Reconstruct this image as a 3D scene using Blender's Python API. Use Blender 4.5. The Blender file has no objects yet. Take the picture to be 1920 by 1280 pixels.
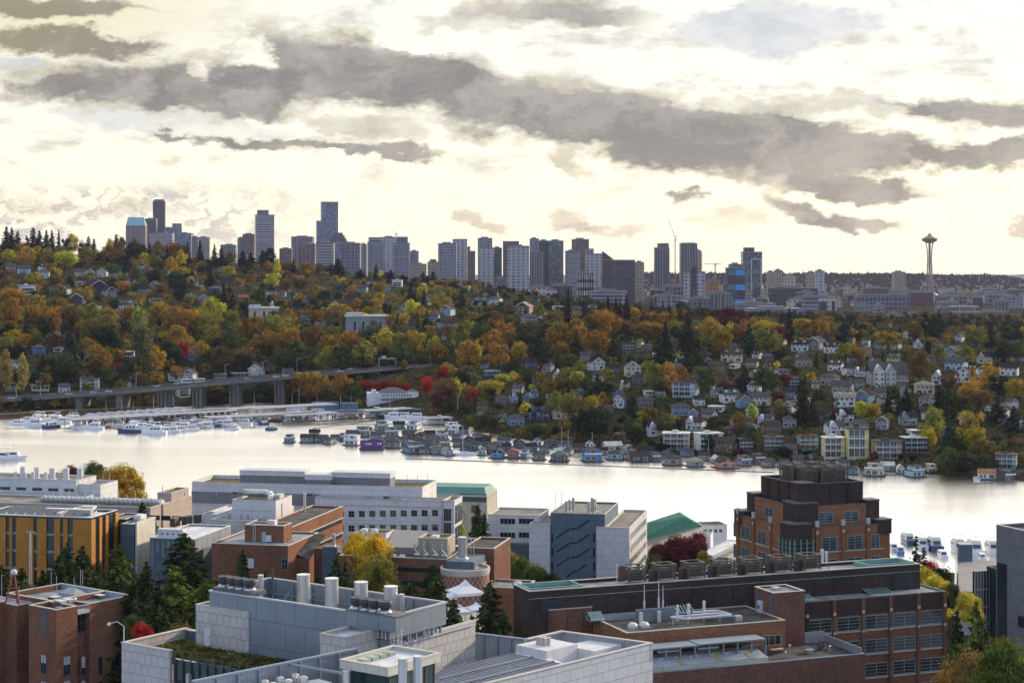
import bpy, math, random
import numpy as np
from mathutils import Vector, Matrix, noise
from math import sin, cos, radians, pi, sqrt
S = bpy.context.scene
C = S.collection
F = 3260.0; H = 100.0; HY = 510.0; CX = 960.0     # focal length in photo pixels, eye height over the lake, horizon row

# ---------------------------------------------------------------- camera, sky, sun, exposure
cd = bpy.data.cameras.new('camera'); cam = bpy.data.objects.new('camera', cd); C.objects.link(cam)
cam.location = (0, 0, H); cam.rotation_euler = (radians(90), 0, 0)
cd.sensor_width = 36; cd.lens = 36 * F / 1920; cd.shift_y = (HY - 640) / 1920
cd.clip_start = 1; cd.clip_end = 60000
S.camera = cam
S.view_settings.view_transform = 'Standard'; S.view_settings.look = 'None'
S.view_settings.exposure = 0; S.view_settings.gamma = 1
SUN_AZ, SUN_EL = 52, 17          # degrees to the right of the view, above the horizon
sd = bpy.data.lights.new('sun', 'SUN'); sun = bpy.data.objects.new('sun', sd); C.objects.link(sun)
sd.energy = 4.8; sd.angle = radians(2); sd.color = (1, .80, .56)
_d = Vector((sin(radians(SUN_AZ)) * cos(radians(SUN_EL)), cos(radians(SUN_AZ)) * cos(radians(SUN_EL)), sin(radians(SUN_EL))))
sun.rotation_euler = _d.to_track_quat('Z', 'Y').to_euler()

W_ = bpy.data.worlds.new('World'); S.world = W_; W_.use_nodes = True
try:
    W_.cycles.sampling_method = 'MANUAL'; W_.cycles.sample_map_resolution = 512
except Exception: pass
nt = W_.node_tree; nt.nodes.clear()

class NG:
    """small helper that adds shader nodes and links their inputs"""
    def __init__(s, nt): s.nt = nt
    def n(s, typ, ins=None, out=0, **kw):
        nd = s.nt.nodes.new(typ)
        for k, v in kw.items(): setattr(nd, k, v)
        for k, v in (ins or {}).items():
            if isinstance(v, bpy.types.NodeSocket): s.nt.links.new(v, nd.inputs[k])
            else: nd.inputs[k].default_value = v
        return nd.outputs[out]
    def math(s, op, a, b=0.0, c=0.0, clamp=False):
        return s.n('ShaderNodeMath', {0: a, 1: b, 2: c}, operation=op, use_clamp=clamp)
    def vm(s, op, a, b=(0, 0, 0), out=0):
        return s.n('ShaderNodeVectorMath', {0: a, 1: b}, out, operation=op)
    def ramp(s, f, a, b, lo=0.0, hi=1.0):
        return s.n('ShaderNodeMapRange', {'Value': f, 'From Min': a, 'From Max': b, 'To Min': lo, 'To Max': hi}, interpolation_type='SMOOTHSTEP')
    def noise(s, v, scale, detail=4, rough=.55, out=0, **k):
        return s.n('ShaderNodeTexNoise', {'Vector': v, 'Scale': scale, 'Detail': detail, 'Roughness': rough, **k}, out)
    def mix(s, f, a, b, mode='MIX'):
        nd = s.nt.nodes.new('ShaderNodeMix'); nd.data_type = 'RGBA'; nd.blend_type = mode
        for k, v in ((0, f), (6, a), (7, b)):
            if isinstance(v, bpy.types.NodeSocket): s.nt.links.new(v, nd.inputs[k])
            elif k == 0: nd.inputs[0].default_value = v
            else: nd.inputs[k].default_value = tuple(v)[:3] + (1,)
        return nd.outputs[2]

g = NG(nt)
dirv = g.n('ShaderNodeTexCoord', out=0)
sx = g.n('ShaderNodeSeparateXYZ', {0: dirv}, 0); sy = sx.node.outputs[1]; sz = sx.node.outputs[2]
yy = g.math('MAXIMUM', sy, .12)
# p = azimuth slope and elevation slope of the direction, in hundreds of 1/3260 (a fixed chart of the southern sky)
u = g.math('MULTIPLY_ADD', g.math('DIVIDE', sx, yy), F / 100, CX / 100)
v = g.math('MULTIPLY_ADD', g.math('DIVIDE', sz, yy), -F / 100, HY / 100)
p = g.n('ShaderNodeCombineXYZ', {0: u, 1: v, 2: 0.0})
pn = g.vm('MULTIPLY', p, (1, 1.9, 1))
w1 = g.vm('MULTIPLY', g.vm('SUBTRACT', g.noise(pn, .55, 4, .62, 1), (.5, .5, .5)), (2.4, 1.1, 0))
w2 = g.vm('MULTIPLY', g.vm('SUBTRACT', g.noise(pn, 2.6, 5, .68, 1), (.5, .5, .5)), (.75, .42, 0))
q = g.vm('ADD', g.vm('ADD', p, w1), w2)
def blob(vec, cx, cy, rx, ry, rot, amt):
    m = g.n('ShaderNodeMapping', {'Vector': vec, 'Location': (cx / 100, cy / 100, 0), 'Rotation': (0, 0, radians(rot)), 'Scale': (rx / 100, ry / 100, 1)}, vector_type='TEXTURE')
    return g.math('MULTIPLY', g.ramp(g.vm('LENGTH', m, out=1), 1.15, .45), amt)
def total(vec, rows):
    t = None
    for r in rows:
        b = blob(vec, *r)
        t = b if t is None else g.math('ADD', t, b)
    return t
DARK = [(300, 165, 330, 62, 3, .95), (640, 120, 300, 70, 5, .9), (420, 198, 150, 26, 2, .5), (900, 190, 330, 70, 9, 1), (1230, 240, 300, 68, 6, 1.1),
        (1480, 265, 190, 60, 8, 1.1), (1400, 315, 330, 34, 7, .7), (1650, 290, 110, 42, 0, .9), (1840, 290, 170, 32, -6, 1.1), (1640, 350, 150, 22, 6, .9),
        (1060, 305, 60, 30, 30, .5), (560, 272, 290, 15, 3, .9), (320, 262, 40, 11, 0, .7), (730, 285, 150, 12, 2, .6), (1010, 35, 230, 52, 0, .75), (80, 15, 260, 28, 0, 1.1),
        (130, 78, 210, 26, 3, 1), (1850, 210, 190, 34, 6, 1), (1560, 195, 240, 26, 3, .55), (1500, 395, 95, 28, 22, .8), (1600, 418, 110, 17, 0, .75),
        (1285, 362, 52, 13, 3, .85), (900, 412, 60, 17, 20, .5), (1075, 415, 60, 26, 15, .45), (1160, 430, 90, 16, 0, .35), (1900, 420, 50, 14, 0, .6), (690, 240, 150, 24, 12, .5),
        (60, 175, 80, 26, -10, .4), (1380, 415, 80, 25, 0, .3), (60, 385, 110, 26, 0, .3), (250, 395, 110, 18, 0, .35), (1050, 150, 120, 20, 10, .25)]
BRIGHT = [(478, 97, 46, 26, 0, .8), (390, 132, 46, 16, 0, .6), (640, 160, 30, 8, 0, .25), (1230, 110, 380, 44, 10, 1.1), (840, 75, 150, 22, 3, 1.2), (330, 55, 130, 38, 10, .9),
          (1600, 130, 300, 38, 5, .8), (1480, 60, 70, 50, 60, .7), (1670, 300, 30, 18, 30, .22), (1700, 250, 80, 14, 15, .6)]
fb = g.noise(pn, 1.3, 7, .62)
dk = g.math('SUBTRACT', total(q, DARK), total(q, BRIGHT))
gen = g.ramp(g.noise(g.vm('MULTIPLY', dirv, (3, 3, 7)), 1.3, 5, .6), .42, .66)      # the rest of the dome
fwd = g.math('MULTIPLY', g.ramp(sy, .55, .85), g.ramp(v, -7, -2))
dk = g.math('ADD', g.math('MULTIPLY', dk, fwd), g.math('MULTIPLY', gen, g.math('SUBTRACT', 1.0, fwd)))
dk = g.math('ADD', dk, g.math('MULTIPLY', g.math('SUBTRACT', fb, .5), .55))
dens = g.ramp(g.math('ADD', dk, g.math('MULTIPLY', g.math('SUBTRACT', g.noise(q, 1.1, 6, .65), .5), .5)), 0, .98)
# lit cloud and thin high cloud; blue-lilac gaps
warm = g.mix(g.ramp(v, 1.2, 4.6), (1.22, 1.19, 1.05), (1.55, 1.40, 1.02))
rip = g.noise(g.vm('MULTIPLY', p, (1, 2.6, 1)), .8, 6, .6)
warm = g.mix(g.math('MULTIPLY', g.ramp(rip, .47, .72), g.ramp(v, 4.6, 2.4)), warm, (.74, .69, .59))
warm = g.mix(g.math('MULTIPLY', g.ramp(u, 7, 1), g.ramp(v, 1.8, .2)), warm, (1.05, .96, .66))
GAP = [(1400, 65, 150, 62, 10, 1), (1500, 40, 180, 50, 0, .9), (30, 118, 90, 26, 0, .8), (230, 215, 200, 28, 0, .6), (420, 245, 260, 22, 0, .45), (150, 255, 200, 26, 0, .3)]
gap = g.math('MULTIPLY', g.ramp(total(q, GAP), .15, .9), fwd)
bright = g.mix(gap, warm, g.mix(g.ramp(rip, .35, .7), (.71, .72, .76), (.95, .94, .92)))
cumn = g.noise(g.vm('MULTIPLY', q, (1, 1.2, 1)), 2.2, 6, .6)
cum = g.math('MULTIPLY', g.math('MULTIPLY', g.ramp(cumn, .44, .62), g.ramp(v, 3.3, 3.7)), g.math('MULTIPLY', g.ramp(u, 7.5, 3.0), fwd))
bright = g.mix(g.math('MULTIPLY', cum, .85), bright, (.60, .56, .56))
edge = g.ramp(g.math('ABSOLUTE', g.math('SUBTRACT', dk, .16)), .22, 0)
body = g.mix(g.ramp(g.noise(q, .9, 5, .6), .35, .68), (.235, .205, .195), (.50, .44, .39))
body = g.mix(g.math('MULTIPLY', g.ramp(u, 5.0, 0), g.ramp(v, 2.0, .5)), body, (.36, .29, .15))
cl = g.mix(dens, bright, body)
rim = g.math('MULTIPLY', dens, g.math('SUBTRACT', 1.0, dens))
cl = g.mix(g.math('MULTIPLY', rim, g.math('MULTIPLY', g.ramp(fb, .3, .7), 2.2)), cl, (.98, .84, .56))
back = g.mix(gen, (.70, .88, 1.22), (.62, .72, .95))
cl = g.mix(g.math('MULTIPLY', g.ramp(sy, .5, .85), g.ramp(v, .3, -4)), cl, (2.5, 2.42, 2.25))
cl = g.mix(g.ramp(sy, -.2, .75), back, cl)
sky = g.n('ShaderNodeTexSky', sky_type='NISHITA', sun_disc=False, sun_elevation=radians(SUN_EL), sun_rotation=radians(SUN_AZ))
col = g.mix(.82, g.vm('SCALE', sky, out=0), cl)
sc_ = [n for n in nt.nodes if n.bl_idname == 'ShaderNodeVectorMath' and n.operation == 'SCALE'][0]; sc_.inputs['Scale'].default_value = .1
bgn = g.n('ShaderNodeBackground', {'Color': col, 'Strength': 1.0})
g.n('ShaderNodeOutputWorld', {'Surface': bgn}) if False else nt.links.new(bgn, nt.nodes.new('ShaderNodeOutputWorld').inputs['Surface'])

# ---------------------------------------------------------------- helpers
rnd = random.Random(11)
def Wp(px, py, Y): return Vector(((px - CX) / F * Y, Y, H - (py - HY) / F * Y))
def at_z(px, py, z): return Wp(px, py, (H - z) * F / (py - HY))
def pxof(x, y): return CX + F * x / y

class MB:
    """collects faces for ONE mesh object"""
    def __init__(s): s.v = []; s.f = []; s.m = []
    def face(s, pts, m=0):
        b = len(s.v); s.v += [tuple(p) for p in pts]; s.f.append(tuple(range(b, b + len(pts)))); s.m.append(m); return s
    def mesh(s, vs, fs, m=0):
        b = len(s.v); s.v += [tuple(p) for p in vs]; s.f += [tuple(i + b for i in f) for f in fs]; s.m += [m] * len(fs); return s
    def box(s, x0, x1, y0, y1, z0, z1, m=0, top=None):
        b = len(s.v)
        s.v += [(x0, y0, z0), (x1, y0, z0), (x1, y1, z0), (x0, y1, z0), (x0, y0, z1), (x1, y0, z1), (x1, y1, z1), (x0, y1, z1)]
        s.f += [tuple(b + i for i in f) for f in ((0, 3, 2, 1), (4, 5, 6, 7), (0, 1, 5, 4), (1, 2, 6, 5), (2, 3, 7, 6), (3, 0, 4, 7))]
        s.m += [m, m if top is None else top, m, m, m, m]; return s
    def prism(s, pts, z0, z1, m=0, top=None, cap=True):
        n = len(pts); b = len(s.v)
        s.v += [(x, y, z0) for x, y in pts] + [(x, y, z1) for x, y in pts]
        for i in range(n):
            j = (i + 1) % n; s.f.append((b + i, b + j, b + n + j, b + n + i)); s.m.append(m)
        if cap:
            s.f.append(tuple(b + n + i for i in range(n))); s.m.append(m if top is None else top)
            s.f.append(tuple(b + i for i in reversed(range(n)))); s.m.append(m)
        return s
    def cyl(s, a, c, r0, r1=None, n=10, m=0, cap=True):
        a = Vector(a); c = Vector(c); r1 = r0 if r1 is None else r1
        q = (c - a).to_track_quat('Z', 'Y'); b = len(s.v)
        for P, r in ((a, r0), (c, r1)):
            for i in range(n):
                t = 2 * pi * i / n; s.v.append(tuple(P + q @ Vector((r * cos(t), r * sin(t), 0))))
        for i in range(n):
            j = (i + 1) % n; s.f.append((b + i, b + j, b + n + j, b + n + i)); s.m.append(m)
        if cap: s.f += [tuple(b + n + i for i in range(n)), tuple(b + i for i in reversed(range(n)))]; s.m += [m, m]
        return s
    def lathe(s, prof, cx=0, cy=0, n=16, m=0, a0=0, z0=0):
        b = len(s.v); k = len(prof)
        for i in range(n):
            t = a0 + 2 * pi * i / n
            for r, z in prof: s.v.append((cx + r * cos(t), cy + r * sin(t), z0 + z))
        for i in range(n):
            j = (i + 1) % n
            for q_ in range(k - 1):
                s.f.append((b + i * k + q_, b + j * k + q_, b + j * k + q_ + 1, b + i * k + q_ + 1)); s.m.append(m)
        return s
    def gable(s, x0, x1, y0, y1, z0, z1, m=0, wall=1, axis='x', ov=.4, th=.18):
        """pitched roof with overhang; ridge along axis; gable ends closed in the wall material"""
        if axis == 'x':
            ym = (y0 + y1) / 2; k = (z1 - z0) / (ym - y0)
            for a, c in ((y0 - ov, ym), (y1 + ov, ym)):
                za = z0 - k * ov
                P = [(x0 - ov, a, za), (x1 + ov, a, za), (x1 + ov, c, z1), (x0 - ov, c, z1)]
                s.mesh(P + [(x, y, z + th) for x, y, z in P], [(0, 1, 2, 3), (4, 7, 6, 5), (0, 4, 5, 1), (1, 5, 6, 2), (2, 6, 7, 3), (3, 7, 4, 0)], m)
            for x in (x0, x1): s.face([(x, y0, z0 - .02), (x, y1, z0 - .02), (x, ym, z1 - .02)], wall)
        else:
            xm = (x0 + x1) / 2; k = (z1 - z0) / (xm - x0)
            for a, c in ((x0 - ov, xm), (x1 + ov, xm)):
                za = z0 - k * ov
                P = [(a, y0 - ov, za), (a, y1 + ov, za), (c, y1 + ov, z1), (c, y0 - ov, z1)]
                s.mesh(P + [(x, y, z + th) for x, y, z in P], [(0, 1, 2, 3), (4, 7, 6, 5), (0, 4, 5, 1), (1, 5, 6, 2), (2, 6, 7, 3), (3, 7, 4, 0)], m)
            for y in (y0, y1): s.face([(x0, y, z0 - .02), (x1, y, z0 - .02), (xm, y, z1 - .02)], wall)
        return s
    def hip(s, x0, x1, y0, y1, z0, z1, m=0, ov=.4, k=.5):
        x0 -= ov; x1 += ov; y0 -= ov; y1 += ov
        w, d = x1 - x0, y1 - y0; ym = (y0 + y1) / 2; xm = (x0 + x1) / 2
        if w >= d: a, b_ = (x0 + d * k, ym, z1), (x1 - d * k, ym, z1)
        else: a, b_ = (xm, y0 + w * k, z1), (xm, y1 - w * k, z1)
        P = [(x0, y0, z0), (x1, y0, z0), (x1, y1, z0), (x0, y1, z0), a, b_]
        F_ = [(0, 1, 5, 4), (1, 2, 5), (2, 3, 4, 5), (3, 0, 4), (0, 3, 2, 1)] if w >= d else [(0, 1, 4), (1, 2, 5, 4), (2, 3, 5), (3, 0, 4, 5), (0, 3, 2, 1)]
        return s.mesh(P, F_, m)
    def build(s, name, mats, parent=None, smooth=False, loc=None):
        me = bpy.data.meshes.new(name); me.from_pydata(s.v, [], s.f)
        for m in (mats if isinstance(mats, (list, tuple)) else [mats]): me.materials.append(m)
        me.polygons.foreach_set('material_index', s.m)
        if smooth: me.polygons.foreach_set('use_smooth', [True] * len(s.f))
        me.update()
        return link(bpy.data.objects.new(name, me), parent, loc)

def link(o, parent=None, loc=None):
    C.objects.link(o)
    if parent: o.parent = parent
    if loc is not None: o.location = loc
    return o
def tag(o, label=None, cat=None, group=None, kind=None):
    if label: o['label'] = label
    if cat: o['category'] = cat
    if group: o['group'] = group
    if kind: o['kind'] = kind
    return o
def thing(name, label, cat, loc=(0, 0, 0), rz=0, group=None):
    o = bpy.data.objects.new(name, None); C.objects.link(o); o.empty_display_size = 1
    o.location = loc; o.rotation_euler = (0, 0, rz)
    return tag(o, label, cat, group)
def copy_tree(o, parent=None):
    c = o.copy(); C.objects.link(c); c.parent = parent
    for ch in KIDS(o): copy_tree(ch, c)
    return c
_kids = {}
def KIDS(o):
    if o.name not in _kids: _kids[o.name] = list(o.children)
    return _kids[o.name]

_M = {}
def mat(name, col, rough=.7, metal=0.0, var=.12, vscale=.35, bump=0.0, objcol=False, spec=.35, streak=0.0, kind=None, c2=None, sc=(1, 1), emis=None):
    """procedural surface: base colour with patchy variation, optional pattern (brick, panel, seam, shingle)"""
    if name in _M: return _M[name]
    m = bpy.data.materials.new(name); m.use_nodes = True; g = NG(m.node_tree)
    bs = m.node_tree.nodes['Principled BSDF']
    oc = g.n('ShaderNodeTexCoord', out=3)
    s_ = g.n('ShaderNodeSeparateXYZ', {0: oc}, 0); uv = g.n('ShaderNodeCombineXYZ', {0: g.math('ADD', s_, s_.node.outputs[1]), 1: s_.node.outputs[2], 2: 0.0})
    base = g.n('ShaderNodeObjectInfo', out=1) if objcol else None
    if base is None:
        base = g.n('ShaderNodeRGB'); base.default_value = tuple(col) + (1,)
    hgt = None
    if kind == 'brick':
        br = g.n('ShaderNodeTexBrick', {'Vector': uv, 'Color1': (1, 1, 1, 1), 'Color2': (.66, .62, .62, 1), 'Mortar': (1.25, 1.2, 1.15, 1), 'Scale': 1.0, 'Mortar Size': .03, 'Brick Width': .5 * sc[0], 'Row Height': .17 * sc[1]}, 0)
        base = g.mix(1, base, br, 'MULTIPLY')
    elif kind == 'panel':
        br = g.n('ShaderNodeTexBrick', {'Vector': uv, 'Color1': (1, 1, 1, 1), 'Color2': (.93, .94, .95, 1), 'Mortar': (.45, .45, .47, 1), 'Scale': 1.0, 'Mortar Size': .035, 'Brick Width': sc[0], 'Row Height': sc[1]}, 0)
        base = g.mix(1, base, br, 'MULTIPLY')
    elif kind in ('seam', 'rows'):
        src = g.math('ADD', s_, s_.node.outputs[1]) if kind == 'seam' else s_.node.outputs[2]
        fr = g.math('FRACT', g.math('DIVIDE', src, sc[0]))
        k = g.math('LESS_THAN', fr, sc[1])
        base = g.mix(k, base, g.mix(1, base, (c2 or (.55, .55, .58)), 'MULTIPLY'))
    n1 = g.noise(oc, vscale, 5, .6)
    base = g.mix(1, base, g.n('ShaderNodeCombineColor', {0: g.ramp(n1, .25, .75, 1 - var, 1 + var * .7), 1: g.ramp(n1, .25, .75, 1 - var, 1 + var * .7), 2: g.ramp(n1, .25, .75, 1 - var * 1.1, 1 + var * .7)}), 'MULTIPLY')
    if streak:
        n2 = g.noise(g.vm('MULTIPLY', oc, (1.6, 1.6, .09)), 1.0, 4, .7)
        base = g.mix(g.math('MULTIPLY', g.ramp(n2, .5, .78), streak), base, g.mix(1, base, (.42, .42, .42), 'MULTIPLY'))
    m.node_tree.links.new(base, bs.inputs['Base Color'])
    bs.inputs['Roughness'].default_value = rough; bs.inputs['Metallic'].default_value = metal; bs.inputs['Specular IOR Level'].default_value = spec
    if bump:
        b = g.n('ShaderNodeBump', {'Height': g.noise(oc, 3.0, 4), 'Strength': bump, 'Distance': .1}); m.node_tree.links.new(b, bs.inputs['Normal'])
    if emis: bs.inputs['Emission Color'].default_value = tuple(emis[:3]) + (1,); bs.inputs['Emission Strength'].default_value = emis[3]
    _M[name] = m; return m

def tex_oc(obj, col): obj.color = tuple(col) + (1,); return obj

# ---------------------------------------------------------------- terrain
COLS = {0: [(0, 22), (330, 21), (520, 6), (590, .4), (620, -2), (1185, -2), (1200, 1), (1232, 4), (1300, 15), (1450, 33), (1600, 56), (1850, 83), (2150, 112), (2320, 123), (2500, 118), (3200, 70), (4200, 35)],
        500: [(0, 22), (330, 21), (520, 6), (590, .4), (620, -2), (1330, -2), (1345, 1.5), (1400, 12), (1550, 37), (1700, 57), (1900, 77), (2150, 96), (2350, 106), (2600, 102), (3200, 60), (4200, 33)],
        850: [(0, 22), (330, 21), (520, 6), (590, .4), (620, -2), (1150, -2), (1162, 1.5), (1250, 12), (1400, 26), (1550, 43), (1750, 57), (2000, 68), (2200, 77), (2400, 83), (2700, 74), (3300, 42), (4200, 30)],
        940: [(0, 22), (330, 21), (520, 6), (590, .4), (620, -2), (1048, -2), (1060, 1.5), (1140, 9), (1250, 17), (1400, 29), (1550, 43), (1750, 56), (2000, 65), (2200, 72), (2400, 76), (2700, 66), (3300, 40), (4200, 30)],
        1200: [(0, 22), (330, 21), (520, 6), (590, .4), (620, -2), (952, -2), (966, 1.2), (1050, 7), (1130, 18), (1250, 30), (1400, 43), (1600, 54), (1800, 58), (2100, 52), (2500, 40), (3500, 30), (4200, 28)],
        1600: [(0, 22), (330, 21), (500, 6), (575, .4), (600, -2), (880, -2), (890, 1.2), (920, 6), (980, 15), (1080, 24), (1200, 33), (1350, 41), (1550, 46), (1800, 45), (2200, 36), (3500, 28), (4200, 26)],
        1930: [(0, 22), (330, 21), (500, 6), (575, .4), (600, -2), (820, -2), (830, 1.2), (870, 6), (950, 15), (1050, 22), (1180, 31), (1350, 39), (1550, 43), (1800, 40), (2200, 33), (3500, 27), (4200, 25)]}
_ck = sorted(COLS); _cx = {k: [a for a, b in COLS[k]] for k in _ck}; _cz = {k: [b for a, b in COLS[k]] for k in _ck}
def terr(x, y):
    px = pxof(x, max(y, 1.0)); px = min(max(px, -400), 2400)
    if px <= _ck[0]: z = float(np.interp(y, _cx[_ck[0]], _cz[_ck[0]]))
    elif px >= _ck[-1]: z = float(np.interp(y, _cx[_ck[-1]], _cz[_ck[-1]]))
    else:
        for i in range(len(_ck) - 1):
            if px <= _ck[i + 1]:
                t = (px - _ck[i]) / (_ck[i + 1] - _ck[i]); a, b = _ck[i], _ck[i + 1]
                # blend the two profiles with their shorelines aligned
                sa = next(Y for Y, z in COLS[a] if z > 0 and Y > 700); sb = next(Y for Y, z in COLS[b] if z > 0 and Y > 700)
                s0 = sa + (sb - sa) * t
                if y > 640:
                    k = max(0, 1 - (y - s0) / 1500) if y > s0 else 1
                    ya, yb = y + (sa - s0) * k, y + (sb - s0) * k
                    if y < s0: ya = yb = 700 if y < s0 - 14 else None
                    if ya is None: ya, yb = y + sa - s0, y + sb - s0
                else: ya = yb = y
                z = float(np.interp(ya, _cx[a], _cz[a])) * (1 - t) + float(np.interp(yb, _cx[b], _cz[b])) * t
                break
    if z > 2 and y > 640:
        z += min(1, (z - 2) / 10) * 2.2 * noise.noise(Vector((x / 90, y / 90, 0)))
    return z
def ground(px, py, y0=700, y1=3300):
    """where the sight line of a photo pixel first meets the land beyond the lake"""
    y = y0; prev = None
    while y < y1:
        q = Wp(px, py, y); d = q.z - terr(q.x, y)
        if d <= 0 and terr(q.x, y) > .6:
            q = Wp(px, py, y); return Vector((q.x, y, terr(q.x, y)))
        y += 6
    return None
# ---------------------------------------------------------------- ground, water, far hills
def ground_mat():
    m = bpy.data.materials.new('ground_soil'); m.use_nodes = True; g = NG(m.node_tree); bs = m.node_tree.nodes['Principled BSDF']
    oc = g.n('ShaderNodeTexCoord', out=3)
    c = g.mix(g.ramp(g.noise(oc, .02, 6), .35, .65), (.03, .036, .016), (.06, .052, .026))
    c = g.mix(g.ramp(g.noise(oc, .11, 5), .5, .7), c, (.06, .048, .03))
    m.node_tree.links.new(c, bs.inputs['Base Color']); bs.inputs['Roughness'].default_value = 1; bs.inputs['Specular IOR Level'].default_value = 0
    return m
GM = ground_mat()
def build_ground():
    ys = [60, 150, 250, 330, 400, 460, 520, 560, 575, 590, 600, 620, 700] + list(range(800, 1400, 7)) + list(range(1400, 2400, 16)) + list(range(2400, 4300, 60)) + [4500, 5500, 7000, 9000, 14000, 22000]
    us = [i / 72 for i in range(-40, 41)]
    us = [u * .95 for u in us]
    V = []; Fc = []
    for y in ys:
        for u_ in us: V.append((u_ * y, y, terr(u_ * y, y) if y <= 4300 else 26))
    n = len(us)
    for i in range(len(ys) - 1):
        for j in range(n - 1): Fc.append((i * n + j, i * n + j + 1, (i + 1) * n + j + 1, (i + 1) * n + j))
    me = bpy.data.meshes.new('ground'); me.from_pydata(V, [], Fc); me.materials.append(GM)
    me.polygons.foreach_set('use_smooth', [True] * len(Fc))
    tag(link(bpy.data.objects.new('ground', me)), kind='structure')
build_ground()
def water():
    m = bpy.data.materials.new('lake_water'); m.use_nodes = True; nt = m.node_tree; g = NG(nt); nt.nodes.clear()
    oc = g.n('ShaderNodeTexCoord', out=3)
    ripple = g.noise(g.vm('MULTIPLY', oc, (.35, 1.0, 1)), .5, 5, .6)
    swell = g.noise(g.vm('MULTIPLY', oc, (.10, .55, 1)), .12, 4, .6)
    patch = g.ramp(g.noise(g.vm('MULTIPLY', oc, (.25, 1, 1)), .012, 3), .42, .62)
    mid = g.noise(g.vm('MULTIPLY', oc, (.07, .13, 1)), 1.0, 4, .65)
    h = g.math('ADD', g.math('MULTIPLY', ripple, .16), g.math('MULTIPLY', mid, g.math('MULTIPLY_ADD', patch, .06, .02)))
    b = g.n('ShaderNodeBump', {'Height': h, 'Strength': g.math('MULTIPLY_ADD', patch, .10, .10), 'Distance': 1.0})
    gl = g.n('ShaderNodeBsdfGlossy', {'Color': (.94, .915, .88, 1), 'Roughness': g.math('MULTIPLY_ADD', patch, .03, .22), 'Normal': b})
    df = g.n('ShaderNodeBsdfDiffuse', {'Color': (.035, .05, .05, 1)})
    fr = g.n('ShaderNodeFresnel', {'IOR': 1.9, 'Normal': b})
    mx = g.n('ShaderNodeMixShader', {0: g.ramp(fr, .0, .45, .45, 1.0), 1: df, 2: gl})
    nt.links.new(mx, nt.nodes.new('ShaderNodeOutputMaterial').inputs[0])
    w = MB().face([(-480, 560, 0), (480, 560, 0), (620, 1500, 0), (-800, 1500, 0)]).build('lake_water', m)
    tag(w, 'pale sunlit lake with the far houseboats mirrored', 'water', kind='structure')
water()
def far_hill(name, y0, y1, x0, x1, top, col, seed, label):
    m = mat(name + '_mat', col, .95, var=.45, vscale=.02)
    V = []; Fc = []; nx, ny = 200, 14
    for i in range(ny + 1):
        t = i / ny; y = y0 + (y1 - y0) * t
        for j in range(nx + 1):
            s = j / nx; x = x0 + (x1 - x0) * s
            z = 20 + (top(s) - 20) * sin(t * pi / 2) ** .8 + 14 * noise.noise(Vector((x / 260, y / 260, seed))) * t
            V.append((x, y, z))
    n = nx + 1
    for i in range(ny):
        for j in range(nx): Fc.append((i * n + j, i * n + j + 1, (i + 1) * n + j + 1, (i + 1) * n + j))
    me = bpy.data.meshes.new(name); me.from_pydata(V, [], Fc); me.materials.append(m)
    tag(link(bpy.data.objects.new(name, me)), label, 'hill', kind='structure')
    return V, n, ny
hv, hn, hny = far_hill('wooded_hill', 6300, 7600, 300, 2150, lambda s: 92 - 12 * s - 30 * max(0, s - .93) / .07, (.022, .022, .034), 3, 'long low wooded hill far behind the tower')
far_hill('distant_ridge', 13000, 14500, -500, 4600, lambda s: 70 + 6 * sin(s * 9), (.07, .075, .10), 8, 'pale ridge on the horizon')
# far-off wood on that hill: one mass nobody could count
mb = MB(); mh = MB(); r_ = random.Random(5)
for k in range(5200):
    i = min(hny, int(hny * (r_.random() ** .6) + .5)); j = r_.randrange(hn)
    x, y, z = hv[i * hn + j]; x += r_.uniform(-6, 6); y += r_.uniform(-40, 0)
    h = r_.uniform(5, 11) * (1.6 if r_.random() < .08 else 1); w = r_.uniform(7, 15)
    mb.lathe([(w * .3, -2), (w * .62, h * .35), (w * .5, h * .65), (.2, h)] if r_.random() < .6 else [(w * .6, -2), (w * .3, h * .6), (0.1, h * 1.2)], x, y, 5, m=r_.choice((0, 0, 1, 2)), z0=z)
    if r_.random() < .06 and i < hny - 1:
        mh.box(x, x + r_.uniform(6, 18), y - 12, y - 6, z, z + r_.uniform(5, 9), 0 if r_.random() < .5 else 1)
tag(mb.build('distant_woods', [mat('dw0', (.012, .015, .022), .95, spec=0), mat('dw1', (.028, .02, .022), .95, spec=0), mat('dw2', (.02, .022, .026), .95, spec=0)]), 'dark far-off wood covering the hill behind the tower', 'woods', kind='stuff')
tag(mh.build('distant_houses', [mat('dh0', (.24, .23, .24), .8), mat('dh1', (.12, .11, .13), .8)]), 'scatter of tiny pale houses in the far-off wood', 'houses', kind='stuff')
# haze: one closed box of even thin air
mz = bpy.data.materials.new('haze_air'); mz.use_nodes = True; nz = mz.node_tree; nz.nodes.clear()
pv = nz.nodes.new('ShaderNodeVolumePrincipled'); pv.inputs['Color'].default_value = (.60, .62, .88, 1); pv.inputs['Density'].default_value = 1.7e-5; pv.inputs['Anisotropy'].default_value = .3
nz.links.new(pv.outputs[0], nz.nodes.new('ShaderNodeOutputMaterial').inputs['Volume'])
tag(MB().box(-16000, 16000, -40, 23000, -4, 480).build('haze', mz), 'thin pale air over the whole city', 'haze', kind='stuff')
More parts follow.
